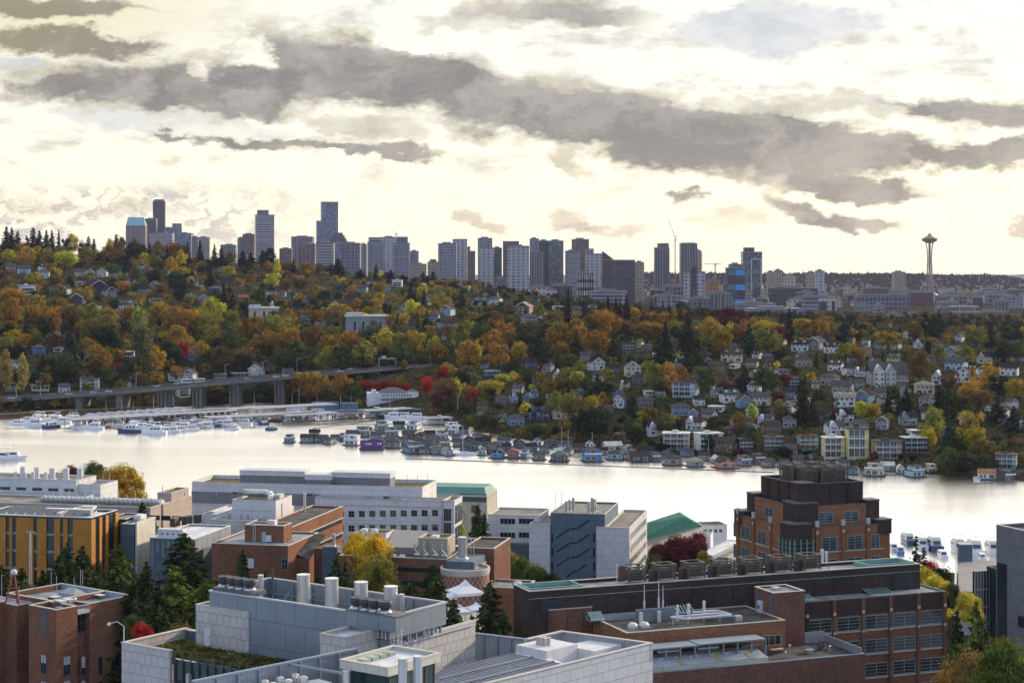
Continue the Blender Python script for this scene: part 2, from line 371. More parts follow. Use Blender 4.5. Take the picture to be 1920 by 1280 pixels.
# ---------------------------------------------------------------- city towers
def facade(name, wall, glass, dx, dz, fx=.5, fz=.5, rough=.25, tint=0.0):
    """curtain wall: window grid of pitch dx by dz metres, fx/fz = share that is glass"""
    if name in _M: return _M[name]
    m = bpy.data.materials.new(name); m.use_nodes = True; g = NG(m.node_tree); bs = m.node_tree.nodes['Principled BSDF']
    oc = g.n('ShaderNodeTexCoord', out=3); s_ = g.n('ShaderNodeSeparateXYZ', {0: oc}, 0)
    hx = g.math('ADD', s_, s_.node.outputs[1]); hz = s_.node.outputs[2]
    a = g.math('LESS_THAN', g.math('FRACT', g.math('DIVIDE', hx, dx)), fx); b = g.math('LESS_THAN', g.math('FRACT', g.math('DIVIDE', hz, dz)), fz)
    k = g.math('MULTIPLY', a, b)
    cell = g.n('ShaderNodeCombineXYZ', {0: g.math('FLOOR', g.math('DIVIDE', hx, dx)), 1: g.math('FLOOR', g.math('DIVIDE', hz, dz)), 2: 0.0})
    rv = g.n('ShaderNodeTexWhiteNoise', {0: cell}, 0)
    gl = g.mix(g.ramp(rv, .3, 1), glass, tuple(min(1, c * 2.2 + .02) for c in glass))
    wl = g.mix(g.noise(oc, .05, 3), tuple(c * .66 for c in wall), tuple(min(1, c * .95) for c in wall))
    m.node_tree.links.new(g.mix(k, wl, gl), bs.inputs['Base Color'])
    m.node_tree.links.new(g.math('MULTIPLY_ADD', k, rough - .75, .75), bs.inputs['Roughness'])
    bs.inputs['Specular IOR Level'].default_value = .5
    _M[name] = m; return m
FM = {
 'dark': facade('dark_glass_wall', (.055, .055, .07), (.02, .025, .04), 6, 8, .8, .7),
 'black': facade('black_tower_wall', (.05, .042, .05), (.02, .02, .03), 5, 200, .6, .99),
 'band': facade('white_banded_wall', (.42, .42, .43), (.06, .07, .09), 60, 8, .98, .55),
 'bandthin': facade('balcony_banded_wall', (.34, .36, .40), (.05, .06, .085), 60, 6.5, .96, .62),
 'vert': facade('ribbed_tan_wall', (.26, .215, .19), (.07, .06, .07), 6, 300, .45, .99),
 'vertg': facade('ribbed_grey_wall', (.22, .22, .24), (.05, .055, .07), 6, 300, .5, .99),
 'grid': facade('gridded_pale_wall', (.33, .32, .33), (.05, .055, .075), 8, 9, .62, .6),
 'gridd': facade('gridded_dark_wall', (.20, .20, .23), (.03, .035, .055), 8, 9, .7, .66),
 'resw': facade('white_balcony_wall', (.50, .50, .52), (.09, .10, .13), 11, 7, .55, .55),
 'resg': facade('grey_balcony_wall', (.28, .30, .33), (.06, .07, .10), 9, 7, .66, .6),
 'blue': facade('blue_glass_wall', (.16, .20, .27), (.07, .10, .16), 7, 9, .8, .8, .15),
 'green': facade('greenish_glass_wall', (.10, .14, .15), (.05, .08, .09), 7, 9, .8, .8, .15),
 'brown': facade('brown_stone_wall', (.14, .095, .10), (.05, .045, .06), 8, 9, .5, .6),
 'red': facade('red_brick_wall_far', (.13, .06, .06), (.05, .04, .05), 12, 12, .3, .4),
 'beige': facade('beige_stone_wall', (.38, .33, .26), (.09, .08, .08), 7, 8, .5, .5),
 'cream': facade('cream_wall', (.55, .50, .40), (.10, .10, .12), 8, 8, .5, .5),
 'white': facade('white_low_wall', (.62, .60, .56), (.10, .11, .13), 9, 9, .6, .5),
 'park': facade('parking_deck_wall', (.45, .40, .30), (.06, .055, .06), 26, 8, .9, .5),
 'mosaic': facade('slit_pattern_wall', (.035, .035, .05), (.55, .55, .58), 4.4, 15, .3, .6),
}
RF = mat('roof_grey', (.22, .22, .23), .85, var=.2, vscale=.05); RFL = mat('roof_pale', (.5, .5, .5), .8, var=.15, vscale=.05)
CAPM = mat('plant_screen', (.2, .19, .2), .7, var=.2); STEEL = mat('painted_steel', (.35, .35, .36), .6)
GZ = 26.0
def tower(label, px0, px1, pyt, Y, st, rot=0, depth=None, crown=None, cat='tower', name='tower_block', zb=None, roofm=None, group=None, extra=None):
    """px0..px1 = width as seen, pyt = top; a body, roof plant and the extras named"""
    x0, x1 = (px0 - CX) / F * Y, (px1 - CX) / F * Y; zt = H - (pyt - HY) / F * Y; zb = GZ if zb is None else zb
    w = x1 - x0; d = depth or max(18, w * .8); a = radians(rot)
    if rot: w = max(8, (w - d * abs(sin(a))) / cos(a)) if w > d * abs(sin(a)) + 6 else w * .7; d = min(d, ((x1 - x0) - w * cos(a)) / max(.05, abs(sin(a)))) if w * cos(a) < (x1 - x0) else d
    t = thing(name, label, cat, ((x0 + x1) / 2, Y, zb), a, group)
    h = zt - zb
    MB().box(-w / 2, w / 2, -d / 2, d / 2, 0, h).build('facade', FM[st], t)
    MB().box(-w / 2 - .3, w / 2 + .3, -d / 2 - .3, d / 2 + .3, h, h + 2.2).box(-w / 2 + 1, w / 2 - 1, -d / 2 + 1, d / 2 - 1, h + 2.2, h + 2.4, 1).build('parapet', [CAPM, roofm or RF], t)
    if crown:
        for (c0, c1, ct, cs) in crown:                       # (left share, right share, top row, style)
            xa, xb = -w / 2 + c0 * w, -w / 2 + c1 * w; hz = H - (ct - HY) / F * Y - zb
            MB().box(xa, xb, -d * .3, d * .3, h + 2.3, hz, 0, 0).build('rooftop_plant', FM.get(cs, CAPM) if isinstance(cs, str) else cs, t)
    else:
        MB().box(-w * .28, w * .2, -d * .2, d * .25, h + 2.3, h + 5.5).build('rooftop_plant', CAPM, t)
    if extra: extra(t, w, d, h)
    return t
def px_w(a, b, Y): return (b - a) / F * Y
def fins(t, w, d, h):
    m = MB()
    for k in range(5): m.box(-w / 2 + w * k / 4 - .4, -w / 2 + w * k / 4 + .4, -d / 2 - 1.2, -d / 2 - .05, 4, h)
    m.build('wall_fin', _M.get('fin') or mat('fin', (.4, .4, .42), .6), t)
def balc(t, w, d, h):
    m = MB(); z = 8
    while z < h - 4: m.box(-w * .3, w * .3, -d / 2 - 1.6, -d / 2 - .05, z, z + .9); z += 6.5
    m.build('balcony', mat('balcony_white', (.5, .5, .52), .6), t)
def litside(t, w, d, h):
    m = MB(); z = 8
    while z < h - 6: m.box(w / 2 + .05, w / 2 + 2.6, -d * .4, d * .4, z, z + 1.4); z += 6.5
    m.build('balcony', mat('sunlit_side_tan', (.5, .4, .3), .6), t)  # slabs whose tan colour stands in for sun on the right side
def frame(t, w, d, h):
    m = MB(); a, b = -w * .08, w * .42
    m.box(a, a + 1.6, -d / 2 - 1.6, -d / 2 - .05, 20, h * .88).box(b, b + 1.6, -d / 2 - 1.6, -d / 2 - .05, 20, h * .88).box(a, b + 1.6, -d / 2 - 1.7, -d / 2 - .04, h * .88, h * .88 + 2).box(a, b + 1.6, -d / 2 - 1.7, -d / 2 - .04, 18.5, 20)
    m.build('white_frame', mat('frame_white', (.6, .6, .62), .5), t)
def mast(t, w, d, h): MB().cyl((w * .25, 0, h + 2), (w * .25, 0, h + 46), .9, .3, 6).build('mast', STEEL, t)
def slant(t, w, d, h):
    MB().mesh([(-w / 2, -d / 2, h + 2.3), (w / 2, -d / 2, h + 2.3), (w / 2, d / 2, h + 2.3), (-w / 2, d / 2, h + 2.3), (-w / 2, d / 2, h + 34), (w * .32, d / 2, h + 34)], [(0, 1, 5, 4), (1, 2, 5), (2, 3, 4, 5), (0, 4, 3)]).build('sloping_glass_top', mat('teal_glass', (.18, .35, .42), .15), t)
def bluepanels(t, w, d, h):
    bm = mat('sky_blue_panel', (.04, .30, .75), .4, var=.05); tm = mat('dull_teal_panel', (.06, .16, .24), .4)
    for k, (a, b) in enumerate(((.02, .17), (.35, .50), (.68, .83))):
        for (xa, xb, mm) in ((-.48, -.08, tm), (-.05, .48, bm)):
            MB().box(w * xa, w * xb, -d / 2 - .6, -d / 2 - .05, h * (1 - b) + 2, h * (1 - a)).build('blue_panel' if mm is bm else 'teal_panel', mm, t)
def arrow(t, w, d, h): MB().mesh([(-w / 2, -d / 2, h + 2.3), (w / 2, -d / 2, h - 20), (w / 2, d / 2, h - 20), (-w / 2, d / 2, h + 2.3)], [(0, 1, 2, 3)]).build('roof_slope', RF, t)
def dome(t, w, d, h):
    m = MB()
    for k, (s, z) in enumerate(((.9, 0), (.78, 9), (.62, 18), (.42, 26))): m.box(-w * s / 2, w * s / 2, -d * s / 2, d * s / 2, h + 2.3 + z, h + 2.3 + z + 9)
    m.build('stepped_crown', FM['brown'], t)
T = tower
# the old downtown, left
T('slim tan tower with a sloping teal glass top at the skyline', 238, 274, 424, 6500, 'vert', 0, 40, extra=slant)
T('tallest black curved tower of the skyline', 286, 311, 378, 6900, 'black', 8, 44, crown=[(.1, .9, 374, 'black')])
T('dark blue tower close against the tall black tower', 273, 294, 411, 6700, 'dark')
T('white banded slab in front of the tall black tower', 282, 325, 438, 6200, 'band', 0, 40)
T('angular glass tower with a crane just right of the tall black tower', 307, 342, 427, 6800, 'blue', 12, 40, crown=[(.45, 1, 419, 'blue')])
T('bluish grey block right of the white banded slab', 325, 361, 438, 6400, 'blue')
T('slim pale block between the bluish block and the beige one', 360, 372, 445, 6300, 'vertg')
T('beige block ending the old downtown cluster', 370, 394, 446, 6350, 'beige', 5)
T('low grey gridded block alone between two skyline clusters', 418, 443, 460, 5900, 'gridd')
T('narrow pale ribbed block at the left of the brown topped block', 446, 458, 447, 5700, 'vertg')
T('brown topped block beside the bright banded tower', 456, 478, 440, 5600, 'brown', extra=lambda t, w, d, h: MB().box(-w * .2, w * .5, -d / 2 - 6, -d / 2 - .1, 0, h * .66).build('lower_wing', FM['band'], t))
T('tall grey tower with bright white bands and a roof mast', 477, 515, 404, 5900, 'band', 14, 38, crown=[(.1, .7, 394, 'vertg')], extra=mast)
T('low pinkish block right of the bright banded tower', 525, 548, 467, 5400, 'brown')
T('pale grey slab behind the brown slab', 548, 588, 445, 5500, 'vertg')
T('brown ribbed slab in front of the sharp glass tower', 560, 592, 458, 5000, 'brown', extra=fins)
T('tall sharp cornered glass tower with a lower left shoulder', 600, 635, 380, 5900, 'blue', 10, 44, crown=[(0, 1, 379, 'brown')], extra=lambda t, w, d, h: MB().box(-w / 2 - 16, -w / 2 - .1, -d / 2, d / 3, 0, h * .8).build('shoulder', FM['blue'], t))
T('dark stepped tower with a domed crown', 617, 653, 458, 5600, 'brown', extra=dome)
T('white striped office slab below the sharp glass tower', 594, 627, 456, 4900, 'band')
T('narrow white blue slab right of the white striped slab', 628, 641, 456, 4850, 'blue')
T('dark gridded slab right of the narrow white blue slab', 640, 676, 457, 4700, 'gridd', extra=fins)
T('narrow grey slab squeezed between dark slab and balcony tower', 676, 688, 459, 4900, 'resg')
T('curved grey balcony tower, the left one of the lookalike pair', 688, 720, 455, 4500, 'bandthin', 12, crown=[(.05, .9, 445, 'band')], extra=balc)
T('pale framed block behind and between the two balcony towers', 715, 745, 446, 4900, 'resw')
T('curved grey balcony tower, the right one of the lookalike pair', 735, 769, 457, 4400, 'bandthin', 12, crown=[(.2, .9, 444, 'vertg')], extra=balc)
T('blue glass block just right of the balcony towers', 769, 785, 472, 4900, 'blue')
T('low beige office block in the skyline gap', 769, 800, 496, 4700, 'beige')
T('low stone block with arched look at the right of the gap', 802, 822, 492, 4600, 'beige', crown=[(.2, .8, 486, 'brown')])
T('broad pale residential tower at the left of the middle cluster', 822, 856, 458, 4300, 'resg', extra=balc)
T('pale glassy tower behind the broad residential tower', 849, 876, 450, 4500, 'resw', crown=[(.2, .95, 448, 'resw')])
T('dark pink narrow tower with steps', 872, 891, 472, 4600, 'brown', crown=[(.0, .5, 462, 'brown')])
T('pale tower with a dark right edge behind the white fronted tower', 896, 923, 448, 4400, 'resg')
T('white fronted balcony tower left of the shadowed pair', 897, 926, 466, 4000, 'resw', extra=balc)
T('dark narrow tower in the middle cluster', 924, 941, 466, 4300, 'dark')
T('dark brown tower with a golden lit right end', 943, 973, 454, 4500, 'brown', crown=[(.0, 1, 452, 'brown')])
T('bright white tower with a gridded right half', 951, 992, 463, 3900, 'resw', extra=balc)
T('slim pale topped tower behind the dark glass pair', 993, 1011, 449, 4400, 'resg')
T('grey tower foot below the slim pale topped tower', 993, 1020, 474, 4000, 'vertg')
T('big dark glass tower, the flat topped middle one', 1010, 1030, 453, 4100, 'dark', depth=40)
T('greenish dark glass tower joined to the big dark one', 1028, 1056, 453, 4080, 'green', depth=40)
T('purple dark tower with a tan sunlit right face', 1072, 1104, 450, 4400, 'brown', 20, 30)
T('grey tower with white floor bands left of the slit patterned block', 1060, 1088, 472, 4000, 'bandthin', extra=balc)
T('pale white balcony tower right of the purple dark tower', 1098, 1128, 477, 4100, 'resw', crown=[(0, .5, 466, 'resg')])
T('dark block clad in white slits', 1081, 1114, 514, 3300, 'mosaic', 8, 26)
T('dark wedge topped tower beside the white balcony tower', 1129, 1150, 488, 4100, 'dark', extra=lambda t, w, d, h: MB().mesh([(-w / 2, -d / 2, h + 2.3), (w / 2, -d / 2, h + 2.3), (-w / 2, -d / 2, h + 22), (-w / 2, d / 2, h + 2.3), (w / 2, d / 2, h + 2.3), (-w / 2, d / 2, h + 22)], [(0, 1, 2), (3, 5, 4), (1, 4, 5, 2), (0, 2, 5, 3)]).build('wedge_roof', FM['dark'], t))
T('wide black glass block right of the wedge topped tower', 1149, 1190, 489, 3700, 'dark', 14, 26, crown=[(.2, .8, 487, 'dark')])
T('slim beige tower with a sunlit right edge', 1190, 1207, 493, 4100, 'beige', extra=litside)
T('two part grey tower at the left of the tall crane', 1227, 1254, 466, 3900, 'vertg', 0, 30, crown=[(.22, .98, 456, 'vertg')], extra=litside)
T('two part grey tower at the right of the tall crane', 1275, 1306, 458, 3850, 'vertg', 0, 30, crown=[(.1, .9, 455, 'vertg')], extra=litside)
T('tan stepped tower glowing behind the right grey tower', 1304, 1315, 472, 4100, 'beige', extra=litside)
T('black centred white apartment tower in front of the grey tower', 1283, 1321, 511, 3300, 'resw', 0, 24, extra=lambda t, w, d, h: MB().box(-w * .22, w * .08, -d / 2 - 2, d / 2, 0, h + 11).build('dark_core', FM['dark'], t))
T('dark small block left of the blue panelled building', 1357, 1363, 533, 3300, 'dark')
T('building with bright sky blue panels', 1362, 1395, 504, 3100, 'dark', 0, 30, extra=bluepanels)
T('pinkish low top behind the blue panelled building', 1367, 1390, 497, 3700, 'brown')
T('tower outlined by a white frame', 1391, 1427, 474, 3600, 'green', 0, 34, crown=[(.1, .62, 464, 'brown')], extra=frame)
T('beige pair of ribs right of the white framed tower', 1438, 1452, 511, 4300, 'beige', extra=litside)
T('beige apartment block with a brown left neighbour', 1452, 1466, 508, 4300, 'beige')
T('stepped cream apartment block', 1470, 1491, 518, 4200, 'cream', crown=[(.25, .7, 513, 'cream')])
T('pair of cream balcony towers, left member', 1512, 1530, 512, 4100, 'beige')
T('pair of cream balcony towers, taller white striped member', 1529, 1545, 509, 4000, 'resw')
T('narrow orange tan block in the low city', 1584, 1593, 535, 3900, 'cream')
T('tall beige apartment slab left of the needle tower', 1674, 1696, 511, 4500, 'beige', 0, 22, extra=fins)
T('dark low block topped by a wide plant room', 1617, 1662, 541, 3900, 'brown')
T('wide gridded hospital sized block', 1604, 1702, 554, 3400, 'gridd', 0, 40, crown=[(.1, .9, 551, 'dark')])
T('windowless dark red block below the needle tower', 1698, 1747, 549, 3700, 'red', 0, 34)
T('white slabbed laboratory with a dark glass slot', 1519, 1567, 559, 3150, 'white', 0, 26, extra=lambda t, w, d, h: MB().box(-w * .22, w * .1, -d / 2 - 1, -d / 2 - .05, 0, h - 6).box(w * .3, w * .42, -d / 2 - 1, -d / 2 - .05, 0, h - 6).build('glass_slot', FM['dark'], t))
T('white framed laboratory left of the slabbed one', 1483, 1518, 561, 3160, 'white', 0, 26, extra=lambda t, w, d, h: MB().box(-w * .3, w * .4, -d / 2 - 1, -d / 2 - .05, h * .45, h - 6).build('glass_slot', FM['dark'], t))
T('small bright yellow block', 1567, 1577, 559, 3500, 'cream', roofm=mat('yellow_paint', (.7, .6, .1)))
T('beige parking deck with stacked floors', 1780, 1832, 577, 3000, 'park', 0, 34, crown=[(.02, .98, 573, 'cream')])
T('navy low office right of the parking deck', 1833, 1886, 586, 3050, 'dark', 0, 30)
T('white banded low block below the gridded hospital block', 1664, 1686, 591, 2700, 'band', 0, 18)
T('wider white banded block right of the small one', 1693, 1728, 591, 2720, 'band', 0, 18)
T('lime and violet panelled low block at the right edge', 1889, 1925, 596, 2800, 'white', 0, 20, extra=lambda t, w, d, h: MB().box(-w * .5, -w * .15, -d / 2 - .6, -d / 2 - .05, 2, h).build('lime_panel', mat('lime_panel', (.35, .5, .08), .5), t))
T('long dark laboratory with terraces', 1443, 1530, 541, 3500, 'dark', 0, 40, crown=[(.1, .6, 537, 'dark')])
T('grey low office behind the two blue grey towers', 1245, 1280, 536, 3600, 'gridd')
T('dark squat block left of the grey low office', 1220, 1246, 545, 3500, 'dark')
T('pale ribbed low block with terrace', 1232, 1273, 556, 2900, 'resg', zb=28)
T('dark low block behind the hill top firs', 1291, 1330, 561, 2800, 'gridd', zb=28)
T('low block with tall white ribs', 1326, 1370, 551, 2850, 'vertg', zb=28, extra=fins)
T('wide flat pale roofed office above the maroon tree', 1380, 1450, 570, 2900, 'bandthin', zb=28)
T('low long white roofed hall right of the wide flat office', 1400, 1500, 580, 2750, 'bandthin', zb=28)
T('grey tiered office below the slit patterned block', 1108, 1175, 548, 3050, 'bandthin', zb=30)
T('dark blue office behind the white terraces', 1035, 1072, 536, 3500, 'dark', zb=30)
T('white terraced low building on the hill crest', 992, 1030, 539, 3300, 'white', zb=40)
T('small white office with square windows', 1024, 1044, 545, 3100, 'white', zb=40)
T('teal dark low block under the middle cluster', 928, 950, 523, 3700, 'green')
T('small tan block with a square window', 870, 881, 535, 3000, 'beige', zb=50)
T('low white roofed hall right of the navy office', 1885, 1925, 578, 3300, 'gridd')
T('low grey exhibition hall near the needle tower', 1765, 1850, 567, 3900, 'bandthin', 0, 50)
T('pale flat roofed arena', 1850, 1895, 556, 4700, 'white', 0, 60)
T('grey tiered block beneath the arena', 1885, 1925, 568, 4000, 'gridd')
# seeded low city between the named blocks
r_ = random.Random(21); lows = []
for k in range(96):
    px = r_.uniform(1105, 1930); Y = r_.uniform(2900, 5200); w = r_.uniform(10, 34)
    hh = r_.uniform(9, 26) if px > 1560 else r_.uniform(12, 40)
    st = r_.choice(['gridd', 'beige', 'white', 'bandthin', 'brown', 'resg', 'grid', 'cream', 'vertg', 'dark'])
    pyt = HY + (H - GZ - hh) * F / Y
    t = T('x', px - w / 2, px + w / 2, pyt, Y, st, r_.choice((0, 0, 9, -12)), r_.uniform(20, 40), name='city_block', cat='building', group='low blocks of the distant city')
    lows.append((t, {'gridd': 'dark gridded', 'beige': 'beige', 'white': 'white', 'bandthin': 'grey banded', 'brown': 'brown', 'resg': 'grey', 'grid': 'pale gridded', 'cream': 'cream', 'vertg': 'ribbed grey', 'dark': 'near black'}[st] + ' low city block', px, Y))
# ---------------------------------------------------------------- trees
def leaf_mat(name, warm):
    m = bpy.data.materials.new(name); m.use_nodes = True; nt = m.node_tree; g = NG(nt); nt.nodes.clear()
    oc = g.n('ShaderNodeTexCoord', out=3); base = g.n('ShaderNodeObjectInfo', out=1); rn = g.n('ShaderNodeObjectInfo', out=5)
    off = g.vm('ADD', oc, g.n('ShaderNodeCombineXYZ', {0: g.math('MULTIPLY', rn, 40), 1: 0.0, 2: 0.0}))
    a = g.ramp(g.noise(off, .45, 3), .3, .7, .45, 1.55); b = g.ramp(g.noise(off, 2.3, 2), .25, .75, .5, 1.5)
    k = g.math('MULTIPLY', a, b)
    c = g.mix(1, base, g.n('ShaderNodeCombineColor', {0: k, 1: k, 2: k}), 'MULTIPLY')
    if warm: c = g.mix(g.ramp(g.noise(off, .25, 3), .5, .72, 0, .45), c, g.mix(1, c, (.75, 1.35, 1.2), 'MULTIPLY'))
    d = g.n('ShaderNodeBsdfDiffuse', {'Color': c}); t = g.n('ShaderNodeBsdfTranslucent', {'Color': c})
    nt.links.new(g.n('ShaderNodeMixShader', {0: .36 if warm else .15, 1: d, 2: t}), nt.nodes.new('ShaderNodeOutputMaterial').inputs[0])
    return m
LEAF = leaf_mat('autumn_leaves', True); NEEDLE = leaf_mat('conifer_needles', False)
BARK = mat('bark', (.06, .045, .035), .95, var=.3)
def quads(P, N, size, seed, mtl, name, stretch=1.0, T=None):
    """many small leaf clumps: one quad at each point, facing roughly along N"""
    r = np.random.default_rng(seed); n = len(P)
    N = N + r.normal(0, .55, (n, 3)); N /= np.linalg.norm(N, axis=1)[:, None] + 1e-9
    if T is None: T = r.normal(0, 1, (n, 3))
    T = T - N * (T * N).sum(1)[:, None]; T /= np.linalg.norm(T, axis=1)[:, None] + 1e-9
    B = np.cross(N, T); s = size * r.uniform(.55, 1.35, n)[:, None]
    V = np.stack([P - T * s * stretch - B * s * .2, P - B * s * .62, P + T * s * stretch + B * s * .15, P + B * s * .7], 1).reshape(-1, 3)
    me = bpy.data.meshes.new(name); me.vertices.add(4 * n); me.vertices.foreach_set('co', V.astype('f').ravel())
    me.loops.add(4 * n); me.loops.foreach_set('vertex_index', np.arange(4 * n, dtype='i')); me.polygons.add(n)
    me.polygons.foreach_set('loop_start', np.arange(0, 4 * n, 4, dtype='i')); me.polygons.foreach_set('loop_total', np.full(n, 4, 'i'))
    me.update(); me.validate(); me.materials.append(mtl); return me
def round_crown(seed, n, size, lobes=16, zc=.62, rz=.40, rx=.42, H_=14, poplar=False):
    r = np.random.default_rng(seed); P = []; N = []
    for i in range(lobes):
        t = r.uniform(0, 2 * pi); zz = r.uniform(-.85, .95); rad = sqrt(max(0, 1 - zz * zz)) * r.uniform(.3, .95)
        c = np.array([cos(t) * rad * rx, sin(t) * rad * rx, zc + zz * rz * .78]); R = r.uniform(.09, .22) * (rx / .42) ** .5 * (.8 if poplar else 1)
        if poplar: c[0] *= .6 * (1.15 - c[2] * .5); c[1] *= .6
        k = n // lobes; d = r.normal(0, 1, (k, 3)); d[:, 2] += .25; d /= np.linalg.norm(d, axis=1)[:, None]
        rr = R * r.uniform(.55, 1.12, k)[:, None] * np.array([1, 1, .85 if not poplar else 1.7])
        P.append(c + d * rr); N.append(d)
    P = np.concatenate(P) * H_; N = np.concatenate(N)
    return P, N
def trunk(H_, r0, seed, spread=.25, name='trunk'):
    r = random.Random(seed); m = MB(); m.cyl((0, 0, -1), (0, 0, H_ * .45), r0, r0 * .6, 7)
    for k in range(6):
        t = k * 1.05 + r.random(); z = H_ * r.uniform(.25, .45); m.cyl((0, 0, z), (cos(t) * H_ * spread, sin(t) * H_ * spread, z + H_ * r.uniform(.2, .4)), r0 * .45, r0 * .12, 5)
    return m
def tree_proto(name, crown_me, trunk_mb, cat='tree'):
    t = thing(name, 'x', cat); t['label'] = ''
    o = link(bpy.data.objects.new('crown', crown_me), t); trunk_mb.build('trunk', BARK, t)
    return t
def fir_points(seed, H_, R, whorls, per, seg, droop=.25, up=.1, top=.97, base=.06, flat=.5, gap=.12, pw=.82):
    r = np.random.default_rng(seed); P = []; N = []; T = []
    for w in range(whorls):
        f = w / (whorls - 1); z = H_ * (base + (top - base) * f); rad = R * ((1 - f) ** pw * .95 + .035) * r.uniform(.82, 1.12)
        nb = max(4, int(per * (1 - f * .55)))
        for b in range(nb):
            if r.random() < gap: continue
            a = 2 * pi * (b + r.random() * .8) / nb + w * 1.3; L = rad * r.uniform(.7, 1.15); dx = np.array([cos(a), sin(a), 0]); side = np.array([-sin(a), cos(a), 0])
            k = max(2, int(seg * (L / R) + 1)); t = r.uniform(.12, 1, k)
            wid = L * .26 * (1 - .45 * t)
            zz = z + L * (up * t - droop * t * t) + r.normal(0, .012 * H_ * .3, k)
            p = np.outer(t * L, dx) + np.outer(wid * r.uniform(-1, 1, k), side); p[:, 2] = zz - np.abs(r.normal(0, .012, k)) * H_ * .5
            P.append(p); nn = np.tile(np.array([0, 0, 1.0]), (k, 1)) * (1 - flat) + dx * flat; N.append(nn)
            T.append(np.tile(dx - np.array([0, 0, droop]), (k, 1)) + r.normal(0, .35, (k, 3)))
    return np.concatenate(P), np.concatenate(N), np.concatenate(T)
PROTO = {}
for i in range(4):
    P_, N_ = round_crown(100 + i, 3400, 1, 26, H_=14)
    PROTO['r%d' % i] = tree_proto('maple_tree', quads(P_, N_, .38, i, LEAF, 'crown'), trunk(14, .4, i))
for i in range(2):
    P_, N_ = round_crown(140 + i, 2200, 1, 16, zc=.55, rz=.46, rx=.30, H_=20, poplar=True)
    PROTO['p%d' % i] = tree_proto('poplar_tree', quads(P_, N_, .42, i, LEAF, 'crown', 1.3), trunk(20, .4, 9 + i, .08))
for i in range(3):
    P_, N_, T_ = fir_points(200 + i, 24, (4.4, 5.2, 4.8)[i], 26, 11, 9)
    PROTO['f%d' % i] = tree_proto('fir_tree', quads(P_, N_, .62, i, NEEDLE, 'crown', 1.5, T_), MB().cyl((0, 0, -1), (0, 0, 23.4), .45, .06, 7))
for i in range(2):
    P_, N_, T_ = fir_points(230 + i, 18, 6.5, 15, 9, 14, .1, .18, .93, .12, .3, .2)
    PROTO['c%d' % i] = tree_proto('cedar_tree', quads(P_, N_, .75, i, NEEDLE, 'crown', 1.4, T_), MB().cyl((0, 0, -1), (0, 0, 17), .6, .1, 7))
TC = {'O': ((.34, .195, .038), 'orange'), 'G': ((.44, .31, .04), 'golden'), 'Y': ((.54, .46, .05), 'bright yellow'), 'L': ((.23, .21, .05), 'olive yellow'), 'M': ((.085, .11, .042), 'green'),
      'D': ((.032, .047, .025), 'dark green'), 'R': ((.38, .035, .035), 'crimson'), 'B': ((.18, .12, .045), 'rusty brown'), 'P': ((.13, .03, .04), 'maroon'), 'T': ((.045, .075, .055), 'blue green'),
      'K': ((.026, .036, .026), 'near black'), 'V': ((.36, .40, .05), 'lime'), 'W': ((.36, .35, .09), 'pale yellow green'), 'A': ((.20, .20, .10), 'grey green')}
TREES = []; DIM = {'r': (11, 14), 'p': (7.5, 20), 'f': (9.6, 24), 'c': (13, 17.5)}
NAMEK = {'r': 'round tree', 'p': 'poplar', 'f': 'fir', 'c': 'cedar'}
_used = set()
def tree(px, ytop, w, h, kind, col, Y=None, label=None, rng=rnd, base=None):
    """w, h in photo pixels; base row = ytop + h unless a distance is given"""
    if Y is None:
        q = base or ground(px, ytop + h)
        if q is None: return None
    else:
        x = (px - CX) / F * Y; q = Vector((x, Y, terr(x, Y)))
    hm = (H - (ytop - HY) / F * q.y) - q.z; wm = w / F * q.y
    if hm < 2: return None
    n = len([k for k in PROTO if k[0] == kind]); key = '%s%d' % (kind, rng.randrange(n)); pr = PROTO[key]
    o = pr if key not in _used else copy_tree(pr); _used.add(key)
    W0, H0 = DIM[kind]
    o.location = q - Vector((0, 0, .3)); s = wm / W0; o.scale = (s, s, hm / H0); o.rotation_euler = (0, 0, rng.uniform(0, 6.28))
    c, cn = TC[col]; j = rng.uniform(.72, 1.15); c = (min(1, c[0] * j * rng.uniform(.9, 1.08)), min(1, c[1] * j * rng.uniform(.85, 1.15)), c[2] * j)
    for ch in o.children:
        if ch.name.startswith('crown'): ch.color = c + (1,)
    if label: o['label'] = label
    else: TREES.append((o, cn + ' ' + NAMEK[kind], px, ytop, q.y))
    o['group'] = {'r': 'autumn broadleaf trees on the hillside', 'p': 'poplars on the hillside', 'f': 'firs on the hillside', 'c': 'spreading cedars on the hillside'}[kind]
    return o
# ---------------------------------------------------------------- houses on the hillside
WALLC = {'w': ((.70, .70, .70), 'white'), 'c': ((.58, .52, .36), 'cream'), 'b': ((.16, .26, .42), 'blue'), 'n': ((.05, .07, .12), 'navy'), 'g': ((.30, .32, .34), 'grey'), 'd': ((.09, .09, .10), 'dark grey'),
         't': ((.18, .33, .36), 'teal'), 'k': ((.34, .28, .20), 'tan'), 'r': ((.28, .09, .07), 'red brick'), 'o': ((.20, .13, .08), 'brown shingled'), 'y': ((.62, .55, .22), 'pale yellow'), 'l': ((.40, .52, .62), 'light blue'),
         'e': ((.24, .30, .22), 'sage green'), 's': ((.55, .25, .18), 'salmon'), 'v': ((.18, .07, .30), 'purple'), 'u': ((.05, .28, .60), 'bright blue'), 'm': ((.30, .10, .16), 'maroon')}
ROOFC = {'g': (.095, .092, .098), 'd': (.04, .036, .04), 'b': (.085, .06, .045), 'w': (.62, .61, .58), 't': (.34, .28, .20), 'r': (.30, .12, .08), 'l': (.10, .17, .22), 'v': (.16, .06, .26), 'o': (.42, .20, .10), 'e': (.16, .18, .11)}
